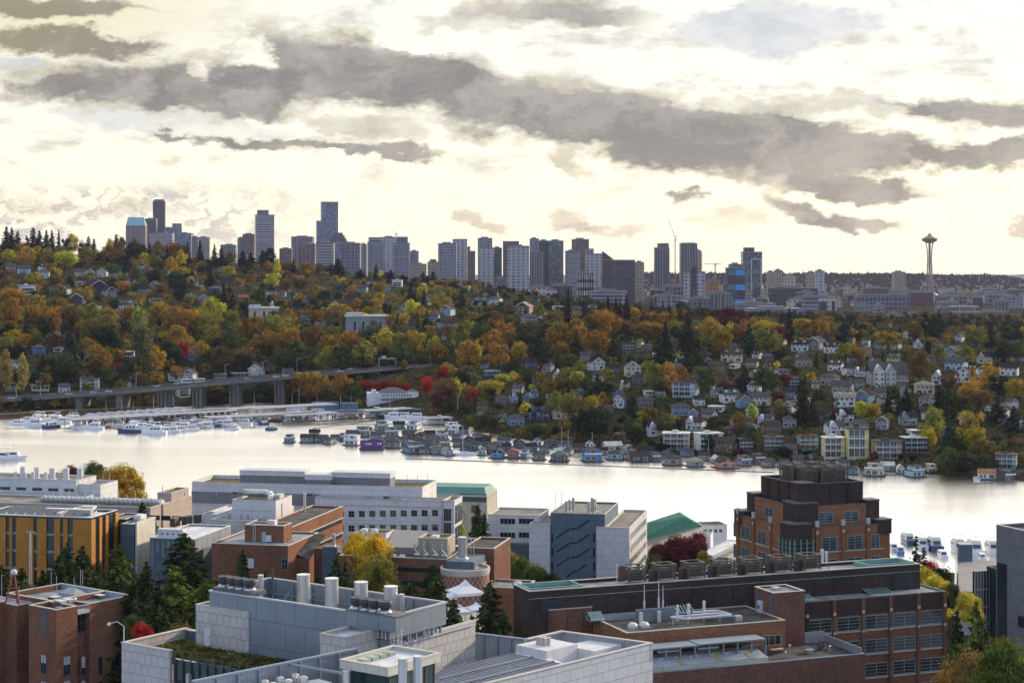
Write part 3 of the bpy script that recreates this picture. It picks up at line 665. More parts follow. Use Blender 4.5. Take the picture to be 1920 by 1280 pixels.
WALL = mat('clapboard_wall', (1, 1, 1), .8, objcol=True, var=.16, spec=.1, kind='rows', sc=(.5, .18), c2=(.8, .8, .82)); ROOF = mat('shingle_roof', (.7, .7, .7), .95, objcol=True, var=.35, vscale=.9, spec=.05)
TRIM = mat('white_trim', (.68, .68, .66), .6, var=.05); PANE = mat('window_glass', (.03, .04, .055), .12, spec=.8, var=.3, vscale=.2); WOODDK = mat('deck_wood', (.20, .13, .08), .85, var=.25)
def window_mesh(w=1.3, h=1.5):
    m = MB(); t = .14
    m.box(-w / 2 - t, w / 2 + t, -.10, -.005, -t, 0).box(-w / 2 - t, w / 2 + t, -.10, -.005, h, h + t).box(-w / 2 - t, -w / 2, -.10, -.005, 0, h).box(w / 2, w / 2 + t, -.10, -.005, 0, h)
    m.box(-.04, .04, -.09, -.03, 0, h).face([(-w / 2, -.03, 0), (w / 2, -.03, 0), (w / 2, -.03, h), (-w / 2, -.03, h)], 1)
    o = m.build('window', [TRIM, PANE]); me = o.data; bpy.data.objects.remove(o); return me
WM = {'s': window_mesh(), 'l': window_mesh(2.6, 2.0), 'b': window_mesh(2.9, 2.35)}
def addwin(t, k, x, y, z, a=0):
    o = link(bpy.data.objects.new('window', WM[k]), t, (x, y, z)); o.rotation_euler = (0, 0, a); return o
def wallpart(t, m): o = m.build('wall', [WALL, TRIM], t); return o
def rows(t, k, xs, y, zs, a=0):
    for z in zs:
        for x in xs: addwin(t, k, x, y, z, a)
def house_proto(kind, full):
    t = thing('house', 'x', 'house')
    if kind == 'g':
        w, d, h, r = 10, 12, 6, 9.6; wallpart(t, MB().box(-w/2, w/2, -d/2, d/2, -5, h).face([(-w/2, -d/2, h), (w/2, -d/2, h), (0, -d/2, r)]).face([(w/2, d/2, h), (-w/2, d/2, h), (0, d/2, r)]))
        rf = MB().gable(-w/2, w/2, -d/2, d/2, h, r, 0, 0, 'y', .6, .3).build('roof', ROOF, t)
        MB().box(-w/2 - .7, -w/2 - .1, -d/2 - .8, -d/2 - .6, h - 1.1, h - .2).mesh([(-w/2 - .6, -d/2 - .72, h - .75), (0, -d/2 - .72, r - .35), (0, -d/2 - .72, r + .3), (-w/2 - .6, -d/2 - .72, h - .2), (w/2 + .6, -d/2 - .72, h - .75), (w/2 + .6, -d/2 - .72, h - .2)], [(0, 1, 2, 3), (1, 4, 5, 2)]).build('gable_trim', TRIM, t)
        if full: rows(t, 's', (-3, 0, 3), -d/2, (3.8,)); addwin(t, 'l', 2.4, -d/2, .8); addwin(t, 's', 0, -d/2, 6.6); rows(t, 's', (-3, 0, 3), 0, ())
        if full: rows(t, 's', (), 0, ()); [addwin(t, 's', w/2, y, z, pi/2) for y in (-3.5, 3) for z in (1, 3.8)]; [addwin(t, 's', -w/2, y, z, -pi/2) for y in (-3.5, 3) for z in (1, 3.8)]
        MB().box(-.55, .55, -.08, -.01, 0, 2.2).build('door', WOODDK, t, loc=(-2.6, -d/2, .1)); MB().box(-.5, .5, -.4, .4, 6, 11).build('chimney', mat('chimney_brick', (.22, .10, .07), .9, kind='brick'), rf, loc=(2.6, 3, 0))
        dims = (11.2, r)
    elif kind in 'sdt':
        w, d, h, r = 14, 9, 5.8, 9; wallpart(t, MB().box(-w/2, w/2, -d/2, d/2, -5, h).face([(-w/2, d/2, h), (-w/2, -d/2, h), (-w/2, 0, r)]).face([(w/2, -d/2, h), (w/2, d/2, h), (w/2, 0, r)]))
        rf = MB().gable(-w/2, w/2, -d/2, d/2, h, r, 0, 0, 'x', .6, .3).build('roof', ROOF, t)
        if full: rows(t, 's', (-5, -1.6, 1.6, 5), -d/2, (3.6,)); rows(t, 'l', (-4.4, 4.4), -d/2, (.6,)); [addwin(t, 's', w/2, 0, z, pi/2) for z in (1, 3.6)]; [addwin(t, 's', -w/2, 0, z, -pi/2) for z in (1, 3.6)]
        MB().box(-.55, .55, -.08, -.01, 0, 2.2).build('door', WOODDK, t, loc=(0, -d/2, .1)); MB().box(-.5, .5, -.4, .4, 6, 10.4).build('chimney', mat('chimney_brick', (.22, .10, .07), .9, kind='brick'), rf, loc=(4.6, 1.5, 0))
        if kind == 'd':
            for x in (-3.6, 3.6):
                q = MB().box(-1.3, 1.3, -3.2, 0, 5.6, 7.6).gable(-1.3, 1.3, -3.2, .4, 7.6, 8.8, 1, 0, 'y', .25, .15).build('dormer', [WALL, ROOF], t, loc=(x, 0, 0))
                if full: addwin(q, 's', 0, -3.2, 5.9)
        if kind == 't':
            q = MB().box(-2.6, 2.6, -6, -d/2 - .01, -5, 6.2).gable(-2.6, 2.6, -6, 0, 6.2, 9.4, 1, 0, 'y', .5, .25).build('front_gable', [WALL, ROOF], t, loc=(-3.2, 0, 0))
            if full: addwin(q, 'l', 0, -6, .8); addwin(q, 's', -1, -6, 3.8); addwin(q, 's', 1, -6, 3.8)
            MB().box(0, 5.5, -6.3, -4.55, 2.9, 3.2).box(.1, .35, -6.2, -5.95, -3, 2.9).box(5.1, 5.35, -6.2, -5.95, -3, 2.9).build('porch', TRIM, t)
        dims = (15.2, r)
    elif kind == 'h':
        w, d, h, r = 12, 10, 5.9, 8.6; wallpart(t, MB().box(-w/2, w/2, -d/2, d/2, -5, h))
        rf = MB().hip(-w/2, w/2, -d/2, d/2, h + .02, r, 0, .8).build('roof', ROOF, t)
        if full: rows(t, 's', (-4, -1.3, 1.3, 4), -d/2, (3.6,)); rows(t, 'l', (-3.4, 3.4), -d/2, (.6,)); [addwin(t, 's', w/2, y, z, pi/2) for y in (-2.5, 2.5) for z in (1, 3.6)]; [addwin(t, 's', -w/2, 0, z, -pi/2) for z in (1, 3.6)]
        MB().box(-.55, .55, -.08, -.01, 0, 2.2).build('door', WOODDK, t, loc=(0, -d/2, .1)); MB().box(-.45, .45, -.45, .45, 6.5, 10).build('chimney', mat('chimney_brick', (.22, .10, .07), .9, kind='brick'), rf, loc=(3.2, 1, 0))
        dims = (13.6, r)
    elif kind == 'm':
        w, d, h = 13, 10, 8.6; wallpart(t, MB().box(-w/2, w/2, -d/2, d/2, -5, h))
        MB().box(-w/2 - .6, w/2 + .6, -d/2 - 1.1, d/2 + .5, h + .02, h + .45).box(-2, 1, -1, 2, h + .46, h + 1.6).build('roof', ROOF, t)
        zs = (.5, 3.35, 6.1) if full else ()
        if full: rows(t, 'b', (-4.3, -.9, 2.5), -d/2, zs); [addwin(t, 's', w/2, y, z, pi/2) for y in (-2.5, 2.5) for z in (1, 3.8, 6.6)]
        for z in (3.0, 5.75): MB().box(-w/2 + .2, w/2 - .2, -d/2 - 1.5, -d/2 - .02, z, z + .16).box(-w/2 + .2, w/2 - .2, -d/2 - 1.5, -d/2 - 1.42, z + .9, z + 1).build('balcony', TRIM, t)
        if not full: MB().box(-5.4, 5, -d/2 - .06, -d/2 - .01, .6, 2.6).box(-5.4, 5, -d/2 - .06, -d/2 - .01, 3.4, 5.4).build('window', PANE, t)
        dims = (14.2, h + .4)
    elif kind == 'f':                                    # low flat pavilion with a broad eave
        w, d, h = 15, 10, 4.2; wallpart(t, MB().box(-w/2, w/2, -d/2, d/2, -5, h))
        MB().box(-w/2 - 1, w/2 + 1, -d/2 - 1.2, d/2 + 1, h + .02, h + .5).build('roof', ROOF, t)
        if full: rows(t, 'b', (-5, -1.5, 2, 5.4), -d/2, (.9,))
        else: MB().box(-6, 6, -d/2 - .06, -d/2 - .01, 1, 3).build('window', PANE, t)
        dims = (17, h + .5)
    if not full and kind in 'gsdth':
        d_ = {'g': 12, 's': 9, 'd': 9, 't': 9, 'h': 10}[kind]; m = MB()
        for z in (1, 3.7):
            for x in (-3.6, -1.2, 1.2, 3.6): m.box(x - .6, x + .6, -d_/2 - .06, -d_/2 - .01, z, z + 1.4)
        m.build('windows', PANE, t)['kind'] = 'stuff'
    return t, dims
HP = {}; _hused = set(); HOUSES = []; HRECT = []
HN = {'g': 'gabled', 's': 'side gabled', 'd': 'dormered', 't': 'cross gabled', 'h': 'hipped', 'm': 'modern', 'f': 'low flat'}
RN = {'g': 'grey', 'd': 'black', 'b': 'brown', 'w': 'white', 't': 'tan', 'r': 'rust', 'l': 'slate', 'v': 'purple', 'o': 'orange', 'e': 'mossy'}
def house(px, py, w, kind, wc, rc, rot=None, hpx=None, label=None, q=None, name='house', group='houses on the hillside'):
    q = q or ground(px, py)
    if q is None: return None
    rot = rnd.uniform(-28, 28) if rot is None else rot
    full = q.y < 1420 and w > 17; key = (kind, full)
    if key not in HP: HP[key] = house_proto(kind, full)
    pr, (W0, H0) = HP[key]; o = pr if key not in _hused else copy_tree(pr); _hused.add(key)
    s = w / F * q.y / W0; o.location = q + Vector((0, 0, .2)); sz = s ** .6 * .95 if hpx is None else hpx / F * q.y / H0
    o.scale = (s, max(.75, min(s, 1.5)), max(.55, min(sz, 4))); o.rotation_euler = (0, 0, radians(rot) - math.atan2(q.x, q.y))
    for ch in list(o.children):
        if 'roof' in ch.name: ch.color = ROOFC[rc] + (1,)
        else: ch.color = WALLC[wc][0] + (1,)
    if label: o['label'] = label
    else: HOUSES.append((o, WALLC[wc][1] + ' ' + HN[kind] + ' house, ' + RN[rc] + ' roof', px, py, q.y))
    o['group'] = group; o['category'] = 'house'
    hh = H0 * o.scale[2] / q.y * F
    HRECT.append((px - w * .5, px + w * .5, py - hh, py, q.y))
    return o
HL = '''45 513 26 s l g|20 507 20 s k g|82 508 20 d w d|80 521 28 h w g|150 518 22 s c g|168 519 18 g w d|194 519 20 g w d|213 521 20 h k g|232 517 16 s y g|262 508 18 g w d|275 515 22 h k g|316 520 16 g w d|290 541 14 g g g|50 552 30 m w w|148 535 28 s w d|122 552 20 g l d|178 547 30 g n d|204 556 22 g g d|235 582 36 d w g|291 568 26 f c t|148 569 24 g d g|182 580 14 f w w|100 545 16 h k d|12 545 16 s o d|70 532 18 h d g|250 535 22 h c g|270 550 20 s g d
320 522 18 t w d|357 532 15 g y t|374 537 14 g w g|415 511 16 h k b|436 506 20 s o b|487 516 20 d r d|425 534 26 s d d|450 536 12 g w g|403 551 24 h d l|376 570 22 g g g|392 587 20 m w w|455 567 20 s o r|508 557 22 h w g|528 556 18 h g g|515 579 18 t w d|536 574 22 s d g|548 558 14 g t d|600 540 18 s o b|612 555 20 h n d|578 568 20 s g d|560 530 20 s o r|470 545 18 s d b|350 556 20 h g d|335 545 20 s n d|575 600 22 h g d|600 612 18 s k g
628 579 15 g w g|695 534 12 f w w|745 537 20 m w w|792 540 10 m w w|725 581 24 s k g|756 588 24 g c d|660 569 26 s d d|840 591 22 g l g|812 602 26 h g g|838 617 36 s g d|700 560 22 s d b|733 563 20 h g g|770 557 22 s m d|875 546 14 m k t|891 549 10 g w d|900 575 30 d l g|800 570 18 g w g|833 636 9 g w w|640 548 24 s n d|680 548 20 s g g|720 548 26 s g g|850 572 22 s k d|765 610 22 s d d|780 630 18 h o b
920 557 30 s k d|928 571 28 h w g|983 588 30 g k t|1018 597 12 m w w|992 605 30 h g g|969 677 36 t r g|922 704 28 f b w|998 691 28 s n d|1053 714 34 t w d|1117 694 28 g w d|1098 676 24 s k g|1028 697 20 h g g|1108 657 26 f o b|1018 566 20 s l g|950 582 26 s r b|1045 580 20 f w w|1085 590 22 s k g|1112 580 16 h w g|900 640 24 s g d|935 650 20 g k b|1150 700 22 s d d
1200 651 13 g y d|1178 661 26 m n d|1212 660 20 h d g|1275 671 13 g y t|1325 669 20 t d d|1372 679 44 d c b|1186 705 33 g c g|1200 722 30 h d d|1286 745 46 m l g|1345 746 24 t g g|1368 755 36 d w g|1393 763 24 g b b|1426 762 40 s c g|1163 764 24 g w g|1216 741 18 f w w|1340 701 36 s o b|1435 711 20 g w d|1484 728 28 m n g|1465 702 24 f l g|1506 688 34 h k b|1500 658 34 d w d|1530 656 30 g g g|1378 692 14 f w w|1250 700 20 s d g|1310 715 24 s g b|1455 745 24 h g g|1410 690 24 s k b|1440 680 22 h d g
1558 661 28 d w d|1624 651 14 m l g|1703 635 14 g w g|1725 653 24 t w d|1789 673 28 g g g|1800 641 14 g w g|1846 681 30 t c d|1878 673 24 h o b|1677 682 28 d y g|1567 695 28 d w b|1592 704 24 h w d|1614 706 20 t w g|1556 723 34 h k g|1580 739 40 s e g|1584 763 42 d w t|1622 757 28 g b d|1771 723 46 t w d|1808 717 32 g w d|1733 738 40 h c t|1793 695 40 s l g|1892 703 36 s w d|1692 746 22 g e g|1897 764 14 g w g|1600 680 22 s g d|1640 690 24 t g g|1545 640 26 s d b|1590 645 26 s o d|1650 655 20 s g g|1680 655 18 s w d|1760 660 30 h d b|1830 650 20 s d g|1910 680 26 s g d|1738 760 26 h g g|1700 775 24 s g d|1860 720 20 s w d|1650 745 24 s k g
1402 817 34 h t g|1445 814 36 s o b|1437 800 28 t w g|1450 846 38 m d g|1514 843 38 m t b|1565 814 38 t w g|1610 811 36 h e g|1662 860 54 m k g|1713 852 46 m d w|1713 819 20 f w w|1655 806 24 g g g|1702 796 34 t g d|1582 791 34 t w d|1742 790 22 g w d|1887 882 40 m t g|1385 800 30 s k g|1395 845 30 m n g|1480 800 28 h g g|1530 790 30 s d d|1480 860 30 s o g|1770 815 28 h g g|1640 780 24 s m d|1905 800 24 s g d|1850 770 20 s w d
1010 789 38 t n g|1053 783 34 d c t|967 799 32 h b g|1033 746 18 g w g|985 753 13 g b d|1210 767 34 h d g|1268 843 52 m g w|1328 843 50 m w w|1305 806 36 t w b|1168 834 30 m d g|1362 847 44 s o b|1276 779 36 h b g|1300 787 20 g b d|1344 771 30 f w w|1230 818 36 t w d|940 760 26 h d g|905 770 22 s o b|1080 750 26 s d g|1120 760 26 h g d|1330 790 26 s g g|1100 800 22 s k g|1140 775 22 h d b|1240 745 20 s g d|950 715 22 s d d|880 745 20 h g b|1310 760 22 s w d|1410 785 24 g w g|1370 820 28 h d b
99 642 34 t g t|72 663 26 h b g|110 659 18 f w w|237 668 34 f w w|162 683 34 m w g|360 673 28 g b d|250 727 22 g w g|168 732 36 m l g|75 732 36 f c t|328 714 22 g w g|356 714 24 g w g|413 710 26 f k t|448 709 30 f n w|475 707 14 g w w|315 759 22 m l g|343 745 24 m w g|482 706 28 g w g|130 641 26 h n d|30 690 22 s w g|205 700 20 s g d|286 690 24 h g d|20 735 20 s g d|120 735 22 s w g|190 752 18 s o o|540 700 22 s g g|505 695 18 h k b'''
for ln in HL.split('\n'):
    for e in ln.split('|'):
        a = e.split(); house(float(a[0]), float(a[1]), float(a[2]), a[3], a[4], a[5])
_rh = random.Random(15); _n = 0
for _k in range(900):                                                # smaller homes between the listed ones
    if _n >= 62: break
    if _rh.random() < .85: px, py = _rh.uniform(1180, 1915), _rh.uniform(645, 800)
    else: px, py = _rh.uniform(905, 1180), _rh.uniform(690, 800)
    w = _rh.uniform(15, 24) * (.8 + (py - 640) / 500)
    if any(abs(px - (x0 + x1) / 2) < (w + x1 - x0) * .48 and abs(py - y1) < 13 for x0, x1, y0, y1, Yh in HRECT): continue
    if house(px, py, w, _rh.choice('gsdthhsg'), _rh.choice('wwwccgglkdnbeo'), _rh.choice('ggddbg')): _n += 1
# four buildings of their own shape
house(1562, 858, 42, 'm', 'c', 'w', 12, 38, 'cream four storey apartment block with a wide window grid above the boathouses', group='apartment blocks')
house(1607, 862, 42, 'm', 'y', 'g', 10, 56, 'tallest waterside apartment block, pale yellow with big blue glass bays', group='apartment blocks')
def big_gable():
    q = ground(1663, 722); t = thing('shingled_mansion', 'huge grey shingled gable roofed mansion standing highest on the right slope', 'house', q, radians(14) - math.atan2(q.x, q.y)); s = 75 / F * q.y
    a = s * .92; w = MB().box(-a/2, a/2, -7, 7, -5, 9).face([(-a/2, 7, 9), (-a/2, -7, 9), (-a/2, 0, 15)]).face([(a/2, -7, 9), (a/2, 7, 9), (a/2, 0, 15)]).build('wall', WALL, t); w.color = (.34, .33, .31, 1)
    r = MB().gable(-a/2, a/2, -7, 7, 9, 15, 0, 0, 'x', .8, .3).build('roof', ROOF, t); r.color = ROOFC['g'] + (1,)
    for x, c in ((-a * .3, (.66, .64, .56)), (a * .02, (.5, .5, .5))):
        m = MB().box(-3.4, 3.4, -9, -7.01, -5, 9).gable(-3.4, 3.4, -9, -1, 9, 13.6, 1, 0, 'y', .5, .25).build('front_gable', [WALL, ROOF], t, loc=(x, 0, 0)); m.color = c + (1,)
        for z in (.5, 3.6, 6.6):
            for xx in (-1.8, 1.8): addwin(m, 's', xx, -9, z)
    for z in (.4, 3.5, 6.5):
        for x in (a * .2, a * .28, a * .36, a * .44): addwin(t, 's', x, -7, z)
    MB().box(a * .14, a * .5, -9, -7.02, 2.9, 3.15).box(a * .14, a * .5, -9, -8.9, 3.9, 4.0).build('balcony', TRIM, t); HRECT.append((1625, 1702, 668, 722, q.y))
big_gable()
def flat_hall(label, px0, px1, pyt, pyb, wc, slots):
    q = ground((px0 + px1) / 2, pyb); t = thing('flat_roofed_hall', label, 'building', q, -math.atan2(q.x, q.y) + .05); w = (px1 - px0) / F * q.y; h = (pyb - pyt) / F * q.y
    o = MB().box(-w/2, w/2, 0, 22, -6, h).build('wall', WALL, t); o.color = WALLC[wc][0] + (1,)
    o = MB().box(-w/2 - 1, w/2 + 1, -1, 23, h + .02, h + 1.6).box(-w/2, -w * .1, -.5, 10, h + 1.62, h + 4).build('roof', ROOF, t); o.color = (.66, .65, .62, 1)
    for k in range(slots): MB().box(-.9, .9, -.2, -.02, 0, h * .62).build('window', PANE, t, loc=(-w * .3 + k * w * .62 / max(1, slots - 1), 0, 1))
    HRECT.append((px0, px1, pyt, pyb, q.y))
flat_hall('long flat white roofed school hall above the golden woods', 650, 727, 594, 622, 'g', 4)
flat_hall('long cream flat roofed hall with a pale lower terrace', 467, 522, 580, 597, 'c', 3)
# white waterside restaurant
def restaurant():
    q = ground(737, 752) or Wp(737, 752, 1330); q.y = min(q.y, 1330); q = Wp(737, 753, q.y); q.z = max(q.z, 2)
    t = thing('waterside_restaurant', 'long white two storey restaurant with a square tower by the covered docks', 'restaurant', q, radians(8)); w = 96 / F * q.y
    MB().box(-w/2, w/2, 0, 12, -5, 6.6).box(-w/2 + 3, -w/2 + 6.2, -1.2, 3, -5, 9).build('wall', mat('white_render', (.66, .67, .70), .7, var=.06), t)
    MB().hip(-w/2 + 9, w/2 - 9, 0, 12, 6.62, 10.2, 0, .8).hip(w/2 - 9, w/2, 2, 10, 6.62, 8.6, 0, .5).build('roof', mat('grey_shingle', (.13, .135, .15), .9, var=.2), t)
    for z in (.6, 3.7):
        for k in range(11): addwin(t, 's', -w/2 + 11 + k * (w - 16) / 10.5, 0, z)
    MB().box(-w/2 + 9, w/2, -2, -.02, 3.0, 3.2).box(-w/2 + 9, w/2, -2, -1.9, 4.0, 4.1).build('balcony', TRIM, t); HRECT.append((688, 786, 726, 753, q.y))
restaurant()

# ---------------------------------------------------------------- trees listed from the photograph, then seeded fill between them
TL = '''12 423 22 0 f K 2300|22 425 20 0 f K 2290|62 425 26 0 f K 2310|74 431 22 0 f K 2290|87 430 18 0 f K 2300|97 429 18 0 f K 2280|110 430 11 0 f K 2300|50 440 30 0 c K 2290|33 432 22 0 f K 2280|135 440 24 0 r Y 2290|124 445 20 0 r D 2280|166 442 20 0 f K 2300|176 446 16 0 f K 2290|156 452 20 0 r K 2290|218 438 26 0 f K 2300|207 448 16 0 r G 2290|228 446 20 0 r B 2280|250 450 34 0 r D 2270|262 458 30 0 r D 2240|281 455 14 0 f K 2280|296 453 26 0 r B 2280|313 458 12 0 f K 2260|325 454 30 0 r O 2270|340 455 26 0 r B 2270|352 452 14 0 f K 2200|375 449 14 0 f K 2300|375 466 26 0 f K 2200|402 456 14 0 f K 2330|415 457 14 0 f K 2330|432 470 22 0 r B 2300|455 469 24 0 f K 2280|470 472 20 0 f K 2270|492 468 24 0 f K 2280|505 466 26 0 r K 2300|550 485 14 0 f K 2250|519 483 14 0 r Y 2150|575 492 34 0 r O 2250|540 490 30 0 r L 2250|600 492 26 0 r B 2280|618 495 22 0 r D 2300|634 484 26 0 f K 2300|676 503 22 0 f K 2250|705 493 12 0 f K 2300|714 507 12 0 r Y 2280|733 505 22 0 f K 2280|725 508 22 0 f K 2270|755 513 16 0 f K 2250|776 520 22 0 f K 2200|793 509 16 0 f K 2400|812 508 18 0 f K 2400|802 515 18 0 f K 2380|829 524 40 0 r O 2300|848 522 30 0 r B 2320|887 524 32 0 r B 2350|988 541 9 0 f K 2300|1006 543 15 0 r Y 2300
16 468 28 26 r Y|50 464 34 40 r G|75 462 28 34 r G|40 455 32 36 r O|95 465 30 40 r L|122 470 42 40 r Y|115 460 24 34 r B|165 463 34 34 r L|205 462 36 34 r O|218 470 24 36 r B|235 475 34 40 r D|290 476 28 34 r L|268 472 24 34 r G|320 483 22 34 r G|340 470 22 42 r G|66 512 32 32 r G|95 492 24 26 r O|105 500 20 24 r G|10 505 34 40 r B|10 520 30 40 r B|130 512 30 30 c D|290 505 30 34 r K|258 505 18 30 p M|360 500 20 28 f K|394 492 20 44 f K|375 490 18 20 r O|430 498 26 24 r Y|510 510 28 34 r Y|538 524 26 28 r B|470 512 22 24 r O|310 503 18 18 r L|348 500 34 26 r G|330 510 40 40 r D|340 525 34 46 r K|420 540 36 50 f K|436 545 30 44 c D|488 540 24 40 r M|478 536 14 20 r L|537 534 16 16 r Y|595 535 30 34 r O|570 520 22 30 r B|593 560 36 40 c D|608 545 26 28 r K|640 520 14 14 r Y|662 528 14 14 r O|658 534 18 20 r O|688 548 18 12 r Y|712 548 20 24 r G|736 552 34 26 r O|772 562 28 34 r Y|700 575 30 26 r O|770 537 36 34 c K|795 540 20 36 f D|787 550 16 24 r L|815 540 34 26 r L|840 538 30 28 r L|865 540 40 40 c D|800 580 36 50 c D|662 578 14 12 r R|820 533 30 22 r O
20 560 40 60 r O|60 570 40 60 r O|95 575 44 64 r O|135 572 44 60 r B|175 570 40 56 r L|205 575 40 50 r G|50 575 26 64 f T|120 585 26 58 f T|85 590 30 60 r D|20 540 50 46 r O|35 548 34 36 r O|172 597 44 54 r L|200 592 46 60 r L|262 570 26 90 p W|268 600 36 110 p A|240 575 36 40 r O|300 565 40 50 r O|330 575 44 60 r O|360 580 50 60 r O|330 612 56 60 r O|400 560 50 66 r Y|385 585 44 56 r L|432 615 36 54 r M|430 580 44 54 r L|470 590 44 56 r O|520 590 50 60 r L|495 620 56 50 r O|540 610 50 60 r O|565 600 40 60 r M|590 610 44 60 r B|620 625 44 50 r O|655 620 40 60 r O|640 640 40 70 r M|610 655 40 60 r L|680 640 50 60 r L|700 610 50 60 r M|725 615 44 60 r G|750 620 50 60 r L|778 620 40 60 r G|800 622 30 50 r M|812 630 24 50 r G|740 665 24 20 r M|690 665 26 22 r O|560 640 60 60 r M|590 660 50 50 r M|530 660 40 40 r M|460 650 40 50 r B|415 650 40 50 r B|480 660 40 40 r M|660 650 40 50 r M|755 650 40 40 r M
12 655 24 85 p W|42 662 24 80 p W|25 618 34 32 r Y|65 618 30 36 r L|80 660 40 55 f D|100 670 34 54 f D|120 660 40 60 r M|140 650 36 50 r D|185 645 50 60 r O|200 610 50 70 r D|155 675 44 36 r B|180 670 24 30 r O|222 680 20 24 r R|290 650 40 60 r G|310 640 50 50 r D|245 680 30 30 c D|205 685 30 50 r M|225 700 36 40 r D|345 640 20 40 r R|380 640 40 50 r O|395 655 40 40 r M|10 640 24 20 r L|130 610 34 60 f T
555 700 50 58 r O|580 695 40 60 r O|530 715 40 40 r B|510 720 34 40 r M|495 715 40 44 r M|600 698 40 52 r O|640 700 44 58 r O|620 715 40 40 r M|660 715 36 40 r M|575 720 30 36 r O|545 720 30 34 r B|470 725 30 34 r M|400 730 60 34 r D|450 730 40 30 r M|685 713 34 26 r R|708 716 26 22 r R|742 716 30 22 r R|762 718 24 20 r R|720 714 20 24 r R|800 706 24 40 r R|782 700 20 20 r O|830 685 22 34 r R|840 680 34 34 r G|870 688 30 30 r M|835 708 50 60 r B|855 710 34 50 r V|828 735 44 40 r P|880 722 30 40 r O|905 714 24 44 r G|925 712 36 44 r G|845 740 34 36 r M|890 730 20 40 r R|920 765 50 46 r M|895 775 34 30 r L|940 700 30 24 r Y|960 696 20 22 r Y
870 600 40 60 r L|905 605 44 60 r M|880 640 50 60 r O|925 620 40 60 r O|945 600 36 50 r O|895 640 14 60 p G|935 640 40 60 r O|960 620 34 44 r B|990 605 44 60 r M|1010 615 34 60 f D|975 640 30 44 r G|1035 615 36 50 r O|1050 640 30 44 r O|1020 625 40 70 c D|1080 620 40 56 c D|1060 600 30 60 f D|1065 540 26 90 f K|1095 555 24 60 f K|1080 600 44 60 r O|1130 580 44 60 r O|1100 590 34 50 r B|1150 585 34 50 r O|1120 620 50 50 r O|1150 625 44 56 f D|1175 550 26 66 f K|1140 552 20 60 f K|1155 556 20 50 f K|1162 556 14 60 f K|1200 560 14 44 f K|1222 560 18 46 f K|1243 560 14 44 f K|1255 570 30 50 f K|1275 568 24 60 f K|1290 580 24 60 f K|1188 575 22 36 r O|1230 583 44 40 r O|1255 583 34 40 r O|1215 603 60 34 r O|1265 600 34 30 r L|1248 600 44 84 f D|1235 625 40 70 f D|1290 620 40 70 r D|1310 640 34 50 f T|1300 655 40 50 r D|1335 595 40 50 r O|1350 620 44 50 r O|1372 578 60 44 r P|1390 600 40 50 r O|1365 605 40 44 r G|1405 605 56 66 c T|1440 612 50 60 r L|1453 610 44 50 r P|1480 574 30 70 f K|1455 605 30 44 r O|1430 600 40 20 r G|1510 595 60 34 r O|1535 598 40 34 r O|1545 590 40 40 r O|1316 624 9 24 p G
1225 676 40 60 r L|1250 676 44 66 r O|1275 684 34 44 r O|1320 683 54 56 r M|1300 690 20 20 r G|1235 695 30 50 r M|1359 714 28 24 r P|1395 685 50 50 c D|1430 690 40 50 r M|1447 690 18 60 p M|1457 676 10 18 p Y|1470 700 24 34 r P|1460 732 30 24 r P|1510 700 34 90 f D|1502 710 40 90 f D|1525 740 30 60 f D|1465 755 40 36 r B|1410 755 20 44 p V|1430 750 20 44 f D|1560 698 24 20 r M|1585 641 34 34 r V|1610 650 34 34 r O|1545 600 20 40 r G|1580 594 40 50 c D|1605 600 30 36 c D|1665 620 50 36 r G|1735 582 50 50 c K|1752 590 50 50 c K|1760 580 40 50 c K|1715 600 34 50 r B|1745 630 30 24 r O|1762 643 28 40 r L|1740 635 14 40 p D|1725 660 40 70 r B|1705 650 34 50 r B|1810 650 38 40 r L|1830 612 44 44 r L|1858 600 34 54 f K|1883 640 40 44 r D|1905 638 40 44 r M|1895 610 40 40 r K|1855 680 36 56 r G|1823 685 12 40 p G|1870 700 30 50 r D|1905 710 40 50 r G|1820 710 40 50 r G|1840 730 40 50 r B|1760 720 40 60 f D|1700 720 36 60 f D|1665 722 24 60 f D|1685 730 20 50 f D|1780 730 30 50 f D|1780 700 34 40 r B|1615 752 30 40 r Y|1635 755 30 36 r Y|1575 765 34 28 r P|1760 765 40 30 r P|1800 740 40 40 r M|1740 800 34 50 r G|1750 760 50 80 r L|1780 770 50 90 f T|1820 768 56 80 r G|1830 800 40 60 r G|1850 820 44 50 r B|1870 740 50 60 c K|1900 760 44 60 c K|1795 815 40 60 r D|1780 840 44 50 r M|1810 845 60 40 r M|1850 850 44 40 r M|1560 830 20 20 r O|1497 830 18 20 r O|1640 845 14 24 r P|1690 848 16 20 r D|1680 720 20 40 r M
975 735 26 40 f D|985 755 20 30 p Y|930 755 30 30 r D|1000 720 20 20 r V|990 690 30 40 r M|1020 680 20 18 r R|1045 735 40 50 r L|1070 735 40 60 r L|1065 690 50 50 r L|1080 695 30 30 r Y|1120 700 60 50 c D|1140 690 24 30 r O|1110 740 24 50 r G|1130 735 20 34 r O|1105 760 50 80 r D|1125 765 44 70 r D|1090 770 40 70 r D|1084 790 44 50 r B|1183 730 22 50 f D|1160 810 30 40 r B|1190 800 40 44 r D|1220 760 30 50 r B|1245 775 34 44 r M|1262 775 24 24 r O|1340 780 34 34 r M|1385 775 24 30 r O|1350 800 30 34 r M|1410 800 30 44 r M|1390 790 30 30 r B|1070 850 0 0 r D|1170 840 24 20 r D|1240 830 34 36 r D|1330 815 20 40 r D|1385 840 30 34 r P|1470 835 34 34 r D|1425 850 30 26 r B|1004 795 34 22 r M|950 810 24 18 r L|1050 810 30 18 r L|1095 806 20 20 r P|1055 700 34 40 r O|1030 710 30 40 r O'''
